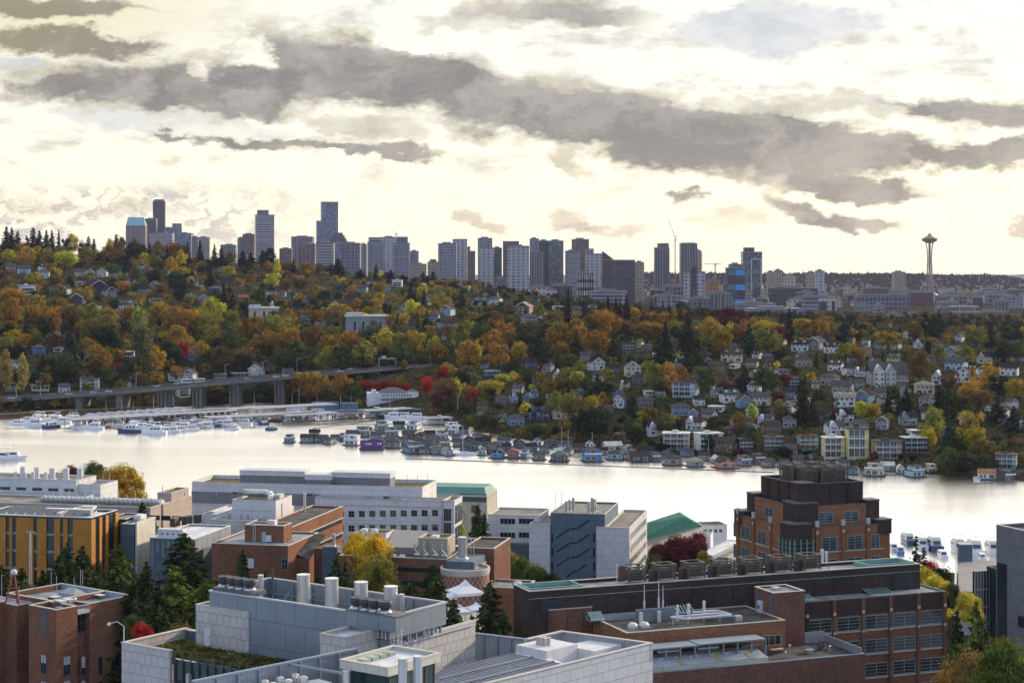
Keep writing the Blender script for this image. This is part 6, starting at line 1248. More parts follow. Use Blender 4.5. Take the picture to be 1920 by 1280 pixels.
wz = wmesh(1.75, 1.75, 2, 2, FRT, GLAS, .05, .09)
for k in range(16):
    px = 659 - 19.6 * 3 + k * 19.6
    if px > 826: break
    x = b.x(px, yl)
    if x < xa + 1: continue
    for j, pyc in enumerate((969.5, 996.5, 1023)): b.win(wz, x, b.z(pyc - 2.2 * k / 10, x, yl), y=yl)
for z in (35.4, 30.2, 26.2): b.box('string_course', PRECB, xa + .1, xb - .1, yl - .06, yl - .003, z - .9, z - .75)
xc, xd = b.x(830, yl - 1), b.x(848, yl - 1); b.block(xc, xd + .6, yl - 1, yl + 9, 36.6, PREC, MOSS, par=.4)
wg = wmesh(2.2, 3.4, 3, 4, FRT, GLAS)
for z in (31, 27.2, 23.4): b.win(wg, (xc + xd) / 2, z, y=yl - 1)
wl = wmesh(2.6, 5.2, 2, 3, FRT, GLAS)
for y in (yl + 1, yl + 4.2, yl + 7.2):
    for z in (30, 24): b.win(wl, xd + .6, z, 'R', y=y)
for k in range(3): b.pipe('antenna_mast', FANB, xr - 8 + k * 3, 14, 38, 40.8 + k * .3, .05)
clutter(b, 4, xb - 3, -5.5, -1.5, 35.85, 10)
# ---- teal roofed concrete building
b = Bd('teal_roofed_building', 'weathered concrete building with a teal mansard roof at the water', -11, 800, 926, 31.5)
xr = b.x(913); b.block(0, xr, 0, 16, 31.5, mat('stained_concrete', (.40, .39, .34), .85, var=.2, streak=.8), TARL, par=.2)
MB().mesh([(0, .3, 31.6), (xr - .3, .3, 31.6), (xr - 1.4, 3, 33.6), (0, 3, 33.6), (xr - 1.4, 13, 33.6), (0, 13, 33.6), (xr - .3, 15.5, 31.6), (0, 15.5, 31.6), (xr - .3, .3, 31.6)], [(0, 1, 2, 3), (3, 2, 4, 5), (5, 4, 6, 7), (1, 6, 4, 2)]).build('teal_roof', mat('pale_teal_roof', (.09, .24, .20), .6, var=.15, kind='seam', sc=(1.5, .08)), b.t)
MB().mesh([(xr * .55, -.4, 29.6), (xr - .2, -.4, 29.6), (xr - .2, .25, 31.9), (xr * .55, .25, 31.9)], [(0, 1, 2, 3)]).build('glass_front', GLGR, b.t)
for z in (25.5, 22): b.win(wmesh(3.4, 1.5, 3, 1, COPED, GLAS), xr * .52, z); b.win(wmesh(2.2, 2.4, 1, 1, COPED, GLAS), xr * .8, z + .6)
# ---- white plant building with the big bent duct
b = Bd('white_plant_building', 'bright white mechanical building with a big bent duct on its roof', -13, 396, 974, 41.6)
x1 = b.x(476); b.block(0, x1, 0, 27, 41.6, CREAM, TARB, par=1.6, cope=WROOF); b.block(-4.2, -.01, 4, 20, 42.2, WHT, WROOF, par=.2)
u0, u1 = b.x(435, 6), b.x(517, 6); b.block(u0, u1, 6, 17, 45.6, WHT, TAR, z0=40, par=.5)
m = MB(); pts = [(u0 + .5, 12.5, 46.6), (u1 - 5, 12.5, 46.6), (u1 - 3.6, 11.8, 46.4), (u1 - 2.8, 10.6, 45.9), (u1 - 2.6, 9, 45.3)]
for p_, q_ in zip(pts, pts[1:]): m.cyl(p_, q_, .85, n=14)
m.build('bent_duct', SSTL, b.t, smooth=True); b.pipe('tall_flue', SSTL, u1 + 4, 15, 41.6, 46.5, .3); b.box('roof_unit', GALV, u1 - 2, u1 - .5, 10, 13, 45.2, 46.6)
MB().box(u0 + .6, u1 - 1.5, 5.9, 5.97, 43.2, 43.3).build('wall_pipe', GALV, b.t)
for k in range(12): MB().cyl((2.2 + k * .85, 2.3 + rr.random() * 2, 40.2), (2.2 + k * .85, 2.5 + rr.random() * 2, 42 + rr.random()), .13, n=6).build('plant_pipe', GALV, b.t)
for k in range(4): x = u0 - 5.5 + k * 1.5; MB().box(x - 6, x - 4.7, -4 + k * 3.4, -1 + k * 3.4, 40.2, 42.2).build('cooling_unit', LOUV, b.t)
# ---- brick wing running back, then the brick block with penthouse
b = Bd('long_brick_wing', 'long brown brick wing with two ribbon window bands running back toward the lake', -13, 548, 988, 42.4)
b.block(-8, 0, 0, 36, 42.4, BRK, TAR, par=.5)
for z in (39.6, 36.0): b.box('ribbon_window', GLAS, .004, .05, 1, 35, z - 1.0, z); b.box('ribbon_sill', COPE, .004, .3, .5, 35.5, z + .02, z + .2)
b = Bd('brick_block', 'square brown brick block with a brick penthouse, ladder and patched flat roof', -13, 397, 1018, 42.3)
x1 = b.x(540); y1 = b.loc(590, 998, 42.3)[1]; b.block(0, x1, 0, y1, 42.3, BRK, TARB, par=.35)
u0, u1 = b.x(459, 5.5), b.x(532, 5.5); b.block(u0, u1, 5.5, 10.5, 45.6, BRK, TARB, z0=42, par=.3)
b.box('door', mat('pale_blue_door', (.35, .47, .52), .5), u0 + 3.9, u0 + 4.8, 5.44, 5.49, 42.05, 44.2); b.box('air_conditioner', WHT, u0 + 5, u0 + 6.2, 4.8, 5.4, 42.3, 43.6); m = MB()
for dx in (0, .5): m.cyl((u0 + 2 + dx, 5.3, 42), (u0 + 2 + dx, 5.3, 46.3), .05, n=5)
for k in range(10): m.cyl((u0 + 2, 5.3, 42.3 + k * .4), (u0 + 2.5, 5.3, 42.3 + k * .4), .03, n=4)
m.build('ladder', WHT, b.t); b.box('roof_unit', WHT, u1 - 4.4, u1 - 2.6, 7, 8.6, 45.4, 46.5); b.box('white_panel', WHT, b.x(464), b.x(476), -.06, -.005, b.z(1064, 8), b.z(1046, 8)); b.win(wmesh(1.4, 2.4, 2, 2, FRT, GLAS), x1 - .9 + .2, b.z(1068, x1), y=0)
for px in (421, 467, 513): b.box('scupper', FANB, b.x(px), b.x(px) + .3, -.05, -.004, 39.9, 40.2)
b = Bd('ramp_roofed_annex', 'small brick annex with a steep dark shed roof and a grey flue tower', -13, 553, 1031, 40.6)
MB().mesh([(0, 0, 40), (3.2, 0, 38.6), (3.2, 11, 42.5), (0, 11, 42.5)], [(0, 1, 2, 3)]).build('roof', TAR, b.t); b.box('wall', BRK, -.35, -.02, 0, 11, b.zb, 41); b.box('wall', BRK, 0, 3.2, -.3, -.02, b.zb, 38.9); b.box('wall', BRK, 3.25, 9, 3, 11, b.zb, 40.6)
u = b.x(604, 1); b.box('flue_tower', SLATE, u, u + 3.4, 1, 4, b.zb, 41.4); b.pipe('flue', SSTL, u + 2.1, 2.5, 41.4, 44, .35); b.block(u + 3.6, u + 6.9, 1.5, 8, 40.2, BRKT, TAR, par=.4)
b.win(wmesh(.9, 1.0, 1, 1, COPED, GLAS), u + 6.9, 37, 'R', y=4.5)
# ---- centre: brick building with metal slope, tan box and drum
b = Bd('brick_research_building', 'dark brick research building with a sloping metal roof, tan box and Y shaped flues', -13, 690, 1043, 43.5)
xr = b.x(838); b.block(-6, xr, 0, 16, 43.5, BRKP, TAR, par=.4); zr = 43.1
b.box('ribbon_window', GLAS, .5, xr - 1, -.05, -.004, b.z(1071, 8), b.z(1063, 8)); b.box('ribbon_window', GLAS, .5, xr - 1, -.05, -.004, b.z(1097, 8), b.z(1089, 8))
u0, u1 = b.x(716, 6), b.x(781, 6); MB().mesh([(u0, 6, 44.6), (u1, 6, 44.6), (u1, 14.5, 46.8), (u0, 14.5, 46.8)], [(0, 1, 2, 3)]).box(u0, u1, 6.05, 6.3, zr, 44.5).build('metal_slope', mat('ribbed_metal_slope', (.30, .28, .27), .5, .3, kind='seam', sc=(.75, .25), c2=(.55, .55, .55)), b.t)
a0 = b.x(664, 9); b.block(a0, u0 - .05, 9, 15.5, 46.6, WHT, MOSS, z0=zr, par=.2)
for k in (1.2, 3.4): MB().lathe([(.85, 0), (.85, .3), (.6, .7), (0, .85)], a0 + k, 12, 10).build('roof_dome', WHT, b.t, loc=(0, 0, 46.5))
t0, t1 = b.x(784, 4), b.x(839, 4); b.block(t0, t1, 4, 10, 46.9, mat('tan_render', (.36, .33, .27), .8, streak=.3), MOSS, z0=zr, par=.25); b.box('hatch', WHT, t0 + 2, t0 + 3.4, 6, 8, 46.7, 47.1); b.pipe('flue', SSTL, t0 + 1.6, 3.6, zr, 46.5, .25)
for k in range(4):
    x = b.x(778 + 17 * k, 1.6); MB().cyl((x, 1.6, zr + .9), (x + 1, 1.6, zr + .9), .3, n=10).cyl((x + .9, 1.6, zr + .9), (x - .1, 1.6, zr + 2.0), .16, n=8).cyl((x - .1, 1.6, zr + 1.9), (x - .1, 1.6, zr + 3.2), .14, n=8).cyl((x + .5, 1.6, zr), (x + .5, 1.6, zr + .8), .1, n=6).build('y_flue', SSTL, b.t)
for k in (0, 1, 2): x = b.x(722 + k * 16, 2.5); MB().lathe([(.8, 0), (.8, .3), (.5, .6), (0, .7)], x, 2.5, 10).build('roof_dome', WHT, b.t, loc=(0, 0, zr))
x2 = b.x(889, -1); MB().box(xr + .02, x2, -1, 9, b.zb, 43.4).build('blue_plant_screen', SLATE, b.t)
for k in range(8): b.box('louvre_blade', COPE, x2 + .02, x2 + .2, -.8, 8.6, 41.9 - k * .42, 42.1 - k * .42)
b.pipe('silver_tank', SSTL, b.x(867, 3), 3, 43.3, 47.6, .9); b.block(x2 - 5, x2 + 1.5, 9.5, 24, 44.4, BRKP, TAR, par=.4)
for k in range(5): MB().cyl((xr + 1 + k * .6, 8, 43.4), (xr + 1 + k * .6, 8, 46.4 + .3 * (k % 2)), .12, n=6).cyl((xr + 1 + k * .6, 8, 46.3), (xr + 1.4 + k * .6, 8.3, 46.7), .12, n=6).build('roof_pipe', SSTL, b.t)
q = at_z(872, 1062, 42.4); t = thing('brick_drum', 'round brick drum with a diamond pattern and a flat grey roof', 'building', (q.x, q.y, 0)); z0 = terr(q.x, q.y) - 3
md = mat('diamond_brick', (.24, .12, .085), .9); g = NG(md.node_tree); oc = g.n('ShaderNodeTexCoord', out=3); s_ = g.n('ShaderNodeSeparateXYZ', {0: oc}, 0); an = g.math('MULTIPLY', g.math('ARCTAN2', s_, s_.node.outputs[1]), 4.8); zz = g.math('MULTIPLY', s_.node.outputs[2], .75)
d1 = g.math('LESS_THAN', g.math('FRACT', g.math('MULTIPLY', g.math('ADD', an, zz), .9)), .12); d2 = g.math('LESS_THAN', g.math('FRACT', g.math('MULTIPLY', g.math('SUBTRACT', an, zz), .9)), .12)
md.node_tree.links.new(g.mix(g.math('MAXIMUM', d1, d2), (.22, .105, .075), (.42, .34, .28)), md.node_tree.nodes['Principled BSDF'].inputs['Base Color'])
MB().lathe([(4.75, z0), (4.75, 41.2)], n=40).build('drum_wall', md, t); MB().lathe([(4.8, 41.21), (4.8, 41.7), (4.9, 41.7), (4.9, 42.4), (4.5, 42.4), (4.5, 41.9), (0, 41.95)], n=40).build('drum_roof', [COPE], t); MB().lathe([(4.48, 41.97), (0, 41.98)], n=40).build('roof_membrane', TARB, t)
b = Bd('oval_skylight_roof', 'low dark roof edged with a row of pale oval skylights', -13, 905, 1100, 38)
b.block(0, 8.6, 0, 9, 38, BRKT, TARB, par=.4)
for k in range(7): MB().lathe([(.75, 0), (.75, .15), (.4, .4), (0, .5)], n=14).build('oval_skylight', mat('skylight_peach', (.7, .6, .56), .4), b.t, loc=(7.4 - k * .35, .8 + k * 1.2, 37.65)).scale = (1.3, .55, 1)
for i, (px, py, s, lab) in enumerate(((873, 1087, 2.7, 'white peaked tent between the cedars and the brick drum'), (838, 1104, 1.6, 'low white tent half hidden by the cedars'), (862, 1132, 1.6, 'small white tent deep among the cedars'), (893, 1128, 1.5, 'white tent right of the small deep one'))):
    q = at_z(px, py, (42.5, 41, 39.5, 39.5)[i]); t = thing('tent', lab, 'tent', (q.x, q.y, q.z - s * .75), .4, 'white event tents'); s_ = s; MB().mesh([(-s_, -s_, 0), (s_, -s_, 0), (s_, s_, 0), (-s_, s_, 0), (-s_ * .35, -s_ * .35, s_ * .38), (s_ * .35, -s_ * .35, s_ * .38), (s_ * .35, s_ * .35, s_ * .38), (-s_ * .35, s_ * .35, s_ * .38), (0, 0, s_ * .8)], [(0, 1, 5, 4), (1, 2, 6, 5), (2, 3, 7, 6), (3, 0, 4, 7), (4, 5, 8), (5, 6, 8), (6, 7, 8), (7, 4, 8)]).box(-s_, s_, -s_, s_, -.5, -.02).build('canopy', mat('tent_canvas', (.8, .8, .82), .7, var=.03), t)
    for dx in (-s, s):
        for dy in (-s, s): MB().cyl((dx * .97, dy * .97, -4), (dx * .97, dy * .97, -.5), .06, n=5).build('pole', ALU, t)
q0, q1 = Wp(835, 1120, 318), Wp(902, 1120, 334); t = thing('plaza_terrace', 'raised paved terrace under the white tents', 'terrace', (q0.x, 316, 22)); MB().box(0, q1.x - q0.x, 0, 17, -4, 14).build('paved_deck', COPE, t)
# ---- blue-white building with the diagonal slits
b = Bd('slit_stair_building', 'pale blue concrete building whose dark centre wall has diagonal stair slits', -12, 1032, 961, 30.5)
xr = b.x(1134); b.block(0, xr, 0, 26, 30.5, BLUEW, TARL, par=.5); xa = b.x(1118)
b.block(b.x(992, -1.0), -.02, -1.0, 17, 27.2, PREC, TARL, par=.5); b.block(b.x(1118, -1), b.x(1180, -1), -1.0, -.02 + 24, 26.9, PREC, TARL, par=.5) if False else None
xb0, xb1 = b.x(1118, -1.2), b.x(1180, -1.2); b.block(xb0, xb1, -1.2, -.02, 26.9, PREC, TARL, par=.3); b.block(xr + .02, xb1, -.01, b.y(1213, xb1), 26.9, PREC, TARL, par=.5)
wr = wmesh(2.3, 1.9, 2, 1, COPE, GLAS, .06)
for k in range(int(b.y(1213, xb1) / 3.2)):
    for z in (23.2, 19.6, 16, 12.4): b.win(wr, xb1, z, 'R', y=1.4 + k * 3.2)
for k in range(int(b.y(1213, xb1) / 3.2) + 1): b.box('pilaster', PREC, xb1 + .01, xb1 + .08, -.35 + k * 3.2, -.1 + k * 3.2, b.zb, 26.6)
m0 = [(570, 435), (680, 370), (720, 370), (825, 305)]
for r_i in range(4):
    pts = [(900 + x / 4 + (0 if r_i < 3 else 12), 900 + (y + 107 * r_i) / 4) for x, y in m0]
    if r_i == 3: pts = pts[:3] + [(1102, 1059)]; pts = [(1062, 1083), (1075, 1073), (1082, 1071), (1099, 1060)]
    for (p0, q0), (p1, q1) in zip(pts, pts[1:]):
        X0, X1 = b.x(p0), b.x(p1); Z0, Z1 = b.z(q0, X0), b.z(q1, X1)
        MB().mesh([(X0 + .12, -.03, Z0), (X1 - .12, -.03, Z1), (X1 - .12, -.03, Z1 + .5), (X0 + .12, -.03, Z0 + .5)], [(0, 1, 2, 3)]).build('slit_window', GLAS, b.t)
for px in (1035.5, 1114):
    for k in range(4): X0 = b.x(px); b.box('slit_window', GLAS, X0 - .25, X0 + .25, -.05, -.01, b.z(1016 + 26.5 * k, X0), b.z(1000 + 26.5 * k, X0))
for px, y, h in ((1062, 6, 3.2), (1068, 8, 3.4), (1075, 11, 3.6), (1104, 5, 3.2), (1110, 8, 4.2), (1113, 7, 4), (1116, 9, 3.6)): b.pipe('square_flue', GALV, b.x(px, y), y, 30, 30 + h, .42)
for px, y in ((1041, 12), (1053, 14)): b.pipe('mast', COPE, b.x(px, y), y, 30, 35, .07)
yw = 6; w0, w1 = b.x(914, yw), b.x(992, yw) + 4; b.block(w0, w1 - 1, yw, yw + 16, 28.6, PREC, TARL, par=.5)
wq = wmesh(4.6, 1.7, 4, 1, COPE, GLAS)
for pyc in (982, 1008, 1034):
    for px in (952, 987): X = b.x(px, yw); b.win(wq, X, b.z(pyc, X, yw), y=yw)
b.box('glass_entrance', SLATE, b.x(953, 2), -10 + 4, 2, yw - .02, b.zb, 18.5) if False else MB().box(b.x(954, 3), b.x(992, 3), 3, yw - .02, b.zb, b.z(1022, 0, 3)).build('entrance_canopy', SLATE, b.t)
# ---- turquoise shed and the waterside sheds
b = Bd('turquoise_shed', 'long waterside shed with a faceted turquoise metal roof', -12, 1213, 1011, 12, zb=.5)
e = b.loc(1318, 986, 12); k1 = b.loc(1282, 968, 17); k0 = b.loc(1213, 985, 17)
th = math.atan2(e[1], e[0])
MB().mesh([(-3, -3 * math.tan(th), 12), (e[0], e[1], 12), (k1[0], k1[1], 17), (k0[0] - 3, k0[1], 17), (e[0] - 12, e[1] + 34, 12), (-6, 36, 12)], [(0, 1, 2, 3), (3, 2, 4, 5), (1, 4, 2)]).build('roof', TEALD, b.t)
MB().mesh([(-3, .4, .3), (e[0] - .4, e[1] + .4, .3), (e[0] - .4, e[1] + .4, 11.95), (-3, .4, 11.95), (e[0] - 12, e[1] + 33, 11.95), (e[0] - 12, e[1] + 33, .3)], [(0, 1, 2, 3), (1, 5, 4, 2)]).build('wall', CREAM, b.t)
L_ = math.hypot(*e); ww = wmesh(1.5, 1.5, 1, 1, WHT, GLAS)
for k in range(5): t_ = .55 + k * .1; o = b.win(ww, e[0] * t_, 8.6, y=e[1] * t_ + .3); o.rotation_euler = (0, 0, th)
for i, (px, py, w, d, z, rot, rm, lab) in enumerate(((1316, 1002, 7, 9, 8, -12, TARB, 'small grey roofed boatyard hut right of the turquoise shed'), (1345, 985, 9, 9, 9, 10, TAR, 'white hut with a dark hipped roof at the boatyard'), (1322, 1040, 5.5, 34, 10, -24, WROOF, 'narrow pale roofed dock shed leading to the water'), (1346, 1042, 7, 30, 9, -24, TARL, 'wider flat dock shed beside the brick tower'), (1243, 1042, 9, 5, 13, 4, WROOF, 'white flat canopy over parked cars by the pale building'))):
    b = Bd('boatyard_shed', lab, rot, px - w * 3, py, z, 'shed', zb=1); b.block(0, w, 0, d, z, WHT if i < 2 else PRECB, rm, par=.15); [b.win(wmesh(1.2, 1.3, 2, 1, COPE, GLAS), .9 + k * 1.9, z - 2.6) for k in range(int(w / 2))]
# ---- stepped brick tower
b = Bd('stepped_brick_tower', 'stepped orange brick tower with a dark louvred crown overlooking the lake', 21, 1487, 993, 41.9, 'tower'); 
def tier(i0, z0, z1, wall, roof, cope=COPED, sz=(25.5, 27)):
    b.block(i0, sz[0] - i0, i0, sz[1] - i0, z1, wall, roof, z0=z0, par=.7, cope=cope)
tier(0, b.zb, 42.0, BRKT, TAR); tier(2.3, 41.3, 46.6, BRKT, TAR); tier(4.4, 45.9, 51.4, BRKD, TAR); 
# notched dark corner bays
def bay(x, y, r, z0, z1, m_=BRKD, g0=None): 
    MB().prism([(x - r, y + r), (x - r, y - r * .72), (x - r * .72, y - r), (x + r, y - r), (x + r, y + r)], z0, z1).build('corner_bay', m_, b.t); MB().prism([(x - r - .1, y + r + .1), (x - r - .1, y - r * .72 - .04), (x - r * .72 - .04, y - r - .1), (x + r + .1, y - r - .1), (x + r + .1, y + r + .1)], z1 + .003, z1 + .3).build('coping', COPED, b.t)
bay(1.9, 1.9, 2.6, 39.8, 43.0); bay(1.9, 1.9, 2.3, b.zb, 35.4, BRKT); bay(4.6, 4.6, 2.9, 42, 47.3); bay(5.6, 5.6, 2.0, 46, 51.6); bay(23.9, 1.6, 1.9, 39.8, 42.9); bay(22.2, 3.6, 1.7, 42, 47.2); bay(1.6, 25.4, 1.9, 39.8, 42.9); bay(3.7, 23.5, 1.7, 42, 47.2)
wb = wmesh(4.0, 3.2, 2, 5, FRT, GLAS, .1, .16); wa = wmesh(3.9, 2.5, 2, 4, FRT, GLAS, .1, .16); wc = wmesh(2.2, 3.2, 2, 5, FRT, GLAS, .1, .16)
for z_ in (36.6, 31.6, 26.6):
    for px in (1555, 1603): b.win(wb, b.x(px), z_)
    b.win(wc, b.x(1641), z_)
    for px in (1398, 1429): b.win(wb, 0, z_, 'L', y=b.y(px))
    b.win(wc, 0, z_, 'L', y=b.y(1380))
for px in (1548, 1596): b.win(wa, b.x(px, 2.3), 42.6, y=2.3)
for px in (1412, 1442): b.win(wa, 2.3, 42.6, 'L', y=b.y(px, 2.3))
MB().prism([(-.8, 4.7), (-.8, -.1), (-.1, -.8), (4.7, -.8), (4.7, 1), (1, 4.7)], 35.5, 39.75).build('glazed_bay', GLGR, b.t)
for p in ((-.85, 4.7), (-.85, 3.1), (-.85, 1.5), (-.85, -.1), (-.1, -.85), (1.5, -.85), (3.1, -.85), (4.7, -.85)): b.box('bay_mullion', FRT, p[0] - .13, p[0] + .13, p[1] - .13, p[1] + .13, 35.5, 39.77)
for z_ in (36.6, 37.7, 38.8): MB().prism([(-.86, 4.7), (-.86, -.12), (-.12, -.86), (4.7, -.86), (4.7, .9), (.9, 4.7)], z_, z_ + .08).build('bay_transom', FRT, b.t)
for px in (1531, 1580, 1627): x = b.x(px); b.box('pilaster', BRKT, x - .35, x + .35, -.35, -.01, b.zb, 42.1); b.box('pilaster_cap', COPE, x - .45, x + .45, -.45, .04, 42.3, 43.6); b.box('stone_square', COPE, x - .3, x + .3, -.42, -.36, 40.7, 41.3)
for px in (1385, 1414, 1446): y = b.y(px); b.box('pilaster', BRKT, -.35, -.01, y - .35, y + .35, b.zb, 42.1); b.box('pilaster_cap', COPE, -.45, .05, y - .45, y + .45, 42.3, 43.6); b.box('stone_square', COPE, -.42, -.36, y - .3, y + .3, 40.7, 41.3)
for z_ in (36.3, 31.3): b.box('stone_sill', COPE, 5, 24, -.12, -.004, z_, z_ + .2); b.box('stone_sill', COPE, -.12, -.004, 5, 25, z_, z_ + .2)
for x in (8.2, 12.8, 17.4): b.box('pier_rib', BRKD, x - .5, x - .1, 4.1, 4.39, 46.7, 51.2)
for y in (9, 14, 19): b.box('pier_rib', BRKD, 4.1, 4.39, y, y + .4, 46.7, 51.2)
k = 0
def louvre_box(bb, x, y, w, d, z0, z1, name='louvred_crown_box'):
    m = MB(); 
    for dx in (0, w):
        for dy in (0, d): m.box(x + dx - .14, x + dx + .14, y + dy - .14, y + dy + .14, z0, z1)
    n = int((z1 - z0) / .42)
    for j in range(n):
        z = z0 + .12 + j * (z1 - z0 - .2) / n
        m.box(x + .15, x + w - .15, y - .1, y + .03, z, z + .17).box(x + .15, x + w - .15, y + d - .03, y + d + .1, z, z + .17).box(x - .1, x + .03, y + .15, y + d - .15, z, z + .17).box(x + w - .03, x + w + .1, y + .15, y + d - .15, z, z + .17)
    m.box(x - .2, x + w + .2, y - .2, y - .08 + .2, z1 + .003, z1 + .16).box(x - .2, x + w + .2, y + d - .12, y + d + .2, z1 + .003, z1 + .16).box(x - .2, x + .12, y + .13, y + d - .13, z1 + .003, z1 + .16).box(x + w - .12, x + w + .2, y + .13, y + d - .13, z1 + .003, z1 + .16)
    m.box(x + .4, x + w - .4, y + .4, y + d - .4, z0, z1 - .6)
    return m.build(name, LOUV, bb.t)
for x, y in ((7.6, 7.8), (11.7, 7.2), (15.8, 7.8), (7.0, 11.8), (7.6, 15.8), (11.7, 16.4), (15.8, 15.8), (16.4, 11.8)): louvre_box(b, x, y, 3.3, 3.3, 50.8, 54.7)
b.pipe('mast', COPED, 5.6, 18, 51.4, 53.6, .05)
# ---- long dark penthouse with the row of louvred vents
b = Bd('long_dark_penthouse', 'long dark brown brick block with seven louvred vent boxes along its roof', 21, 992, 1109, 51)
xr = b.x(1725); b.block(0, xr, 0, 6.6, 51, BRKD, TARB, par=.5)
b.box('pale_line', TEAL, -.05, xr + .05, -.1, -.004, 49.85, 49.93)
for k in range(19): x = 2 + k * 3.7; b.box('brick_pier', BRKD, x, x + .35, -.12, -.006, 44, 49.8)
for px in (1194, 1250, 1305, 1361, 1413, 1468, 1522): x = b.x(px, 2.5); louvre_box(b, x - 1.45, 2.3, 2.9, 2.6, 51.0, 53.2, 'louvred_vent')
for pa, pb_ in ((1215, 1231), (1271, 1287), (1326, 1342), (1381, 1395), (1434, 1450), (1487, 1503)): b.box('link_wall', LOUV, b.x(pa, 4), b.x(pb_, 4), 3.6, 3.9, 50.6, 52.4)
for pa, pc in ((985, 1092), (1622, 1712)):
    xa, xc = b.x(pa, 1) + .6, b.x(pc, 1); MB().box(xa, xc, .9, 1.15, 50.6, 51.3).box(xa, xc, 5.4, 5.65, 50.6, 51.3).box(xa, xa + .25, 1.15, 5.4, 50.6, 51.3).box(xc - .25, xc, 1.15, 5.4, 50.6, 51.3).build('verdigris_tray', TEAL, b.t)
for pa, pc, n in ((1014, 1057, 5), (1676, 1711, 9)):
    xa, xc = b.x(pa), b.x(pc); 
    for j in range(n): b.box('louvre_blade', FANB, xa, xc, -.2, -.13, 49.3 - j * .4, 49.55 - j * .4)
b.box('tilted_sign', BRKP, b.x(1160, 3), b.x(1172, 3), 3, 3.2, 51, 53.4); b.pipe('floodlight_mast', WHT, b.x(1156, 2), 2, 50.6, 54, .06); b.pipe('mast', COPED, b.x(1554, 2), 2, 50.6, 53.8, .06); b.box('white_antenna', WHT, b.x(1540, 2), b.x(1545, 2), 2, 2.3, 52, 54.2); b.box('white_antenna', WHT, b.x(1549, 2), b.x(1552, 2), 2, 2.3, 52, 53.8)
# ---- brick laboratory wings in front of it
b = Bd('brick_laboratory', 'large brick laboratory with grey green windows in five bays below the dark penthouse', 21, 1510, 1129, 47)
xr = b.x(1772); b.block(0, xr, 0, 9.5, 47, BRK, TARB, par=.15, cope=COPED); b.box('dark_band', BRKD, .05, xr - .02, -.08, -.006, 44.4, 46.9)
bays = [b.x(p) for p in (1512, 1563, 1617, 1669, 1721, 1770)]; wq = wmesh(bays[2] - bays[1] - 1.0, 2.2, 2, 4, FRT, GLAS, .1, .12); 
for i, (xa, xc) in enumerate(zip(bays, bays[1:])):
    for z_ in (41.9, 38.0, 34.1, 30.2): b.win(wq, (xa + xc) / 2, z_)
    for z_ in (41.6, 37.7, 33.8): b.box('stone_sill', COPE, xa + .36, xc - .36, -.16, -.004, z_, z_ + .22)
for x in bays: b.box('pilaster', BRKD if x == bays[0] else BRKP, x - .3, x + .3, -.35, -.09, b.zb, 47.1); b.box('stone_square', COPE, x - .25, x + .25, -.42, -.36, 44.6, 45.1); b.box('stone_square', COPE, x - .25, x + .25, -.42, -.36, 41.5, 41.9)
def skylight(b, x, y, z, w, d):
    m = MB().mesh([(x, y, z), (x + w, y, z), (x + w, y + d, z + .9), (x, y + d, z + .9), (x, y + d, z), (x + w, y + d, z)], [(0, 1, 2, 3), (0, 3, 4), (1, 5, 2), (3, 2, 5, 4)])
    o = m.build('skylight', GLGR, b.t); m = MB()
    for k in range(8): xx = x + k * w / 7; m.mesh([(xx - .07, y - .05, z + .03), (xx + .07, y - .05, z + .03), (xx + .07, y + d, z + 1.0), (xx - .07, y + d, z + 1.0)], [(0, 1, 2, 3)])
    m.box(x - .15, x + w + .15, y - .2, y - .02, z - .1, z + .12).build('skylight_frame', mat('pale_verdigris', (.45, .58, .54), .5), b.t)
skylight(b, b.x(1633, 2), 2, 46.9, 4.2, 3.4); skylight(b, b.x(1500, 2.5) - .4, 2.5, 46.9, 2.9, 3)
b2 = Bd('brick_penthouse', 'brick rooftop stair house with a white air conditioner, right one of two', 21, 1450, 1112, 50); b2.block(0, b2.x(1509), 0, 6, 50, BRKP, TARB, z0=40, par=.25); b2.box('air_conditioner', WHT, -.5, -.01, 3.2, 4.4, 45.6, 48.2); b2.box('blue_strip', SLATE, -.04, -.003, 4.6, 5.6, 44, 49.6); b2.box('blue_strip', SLATE, -.04, -.003, .4, 1.2, 42, 49.6); b2.box('roof_hatch', COPE, 2, 3.2, 3, 4.4, 49.8, 50.2)
for y in (3.0, 3.9): MB().lathe([(.32, 0), (.3, .04), (0, .05)], n=14).build('fan_grille', FANB, b2.t, loc=(-.52, 3.8, 46.2 + (y - 3) * 1.2)).rotation_euler = (0, -pi / 2, 0)
b2 = Bd('brick_penthouse', 'brick rooftop stair house with dark vertical joints, left one of two', 21, 1030, 1144, 48); b2.block(0, b2.x(1110), 0, 6.4, 48, BRKP, TARB, z0=38, par=.25); [b2.box('dark_joint', FANB, x, x + .16, -.03, -.003, 38, 47.7) for x in (.2, 2.9, 5.6)]; b2.box('roof_hatch', mat('wood_hatch', (.4, .3, .2), .8), .8, 2, 4, 5.2, 47.8, 48.3); b2.pipe('vent_pipe', COPED, 5.6, 5.6, 47.7, 48.6, .1); [b2.box('dark_joint', FANB, -.03, -.003, y, y + .16, 38, 47.7) for y in (1.8, 4.4)]
b = Bd('low_roofed_laboratory', 'low brick laboratory with a dark stained roof, tall thin flues and white ducting', 21, 1175, 1187, 46.5)
xr = b.x(1472); b.block(0, xr, 0, 12.5, 46.5, BRKT, TAR, par=.25, cope=COPE)
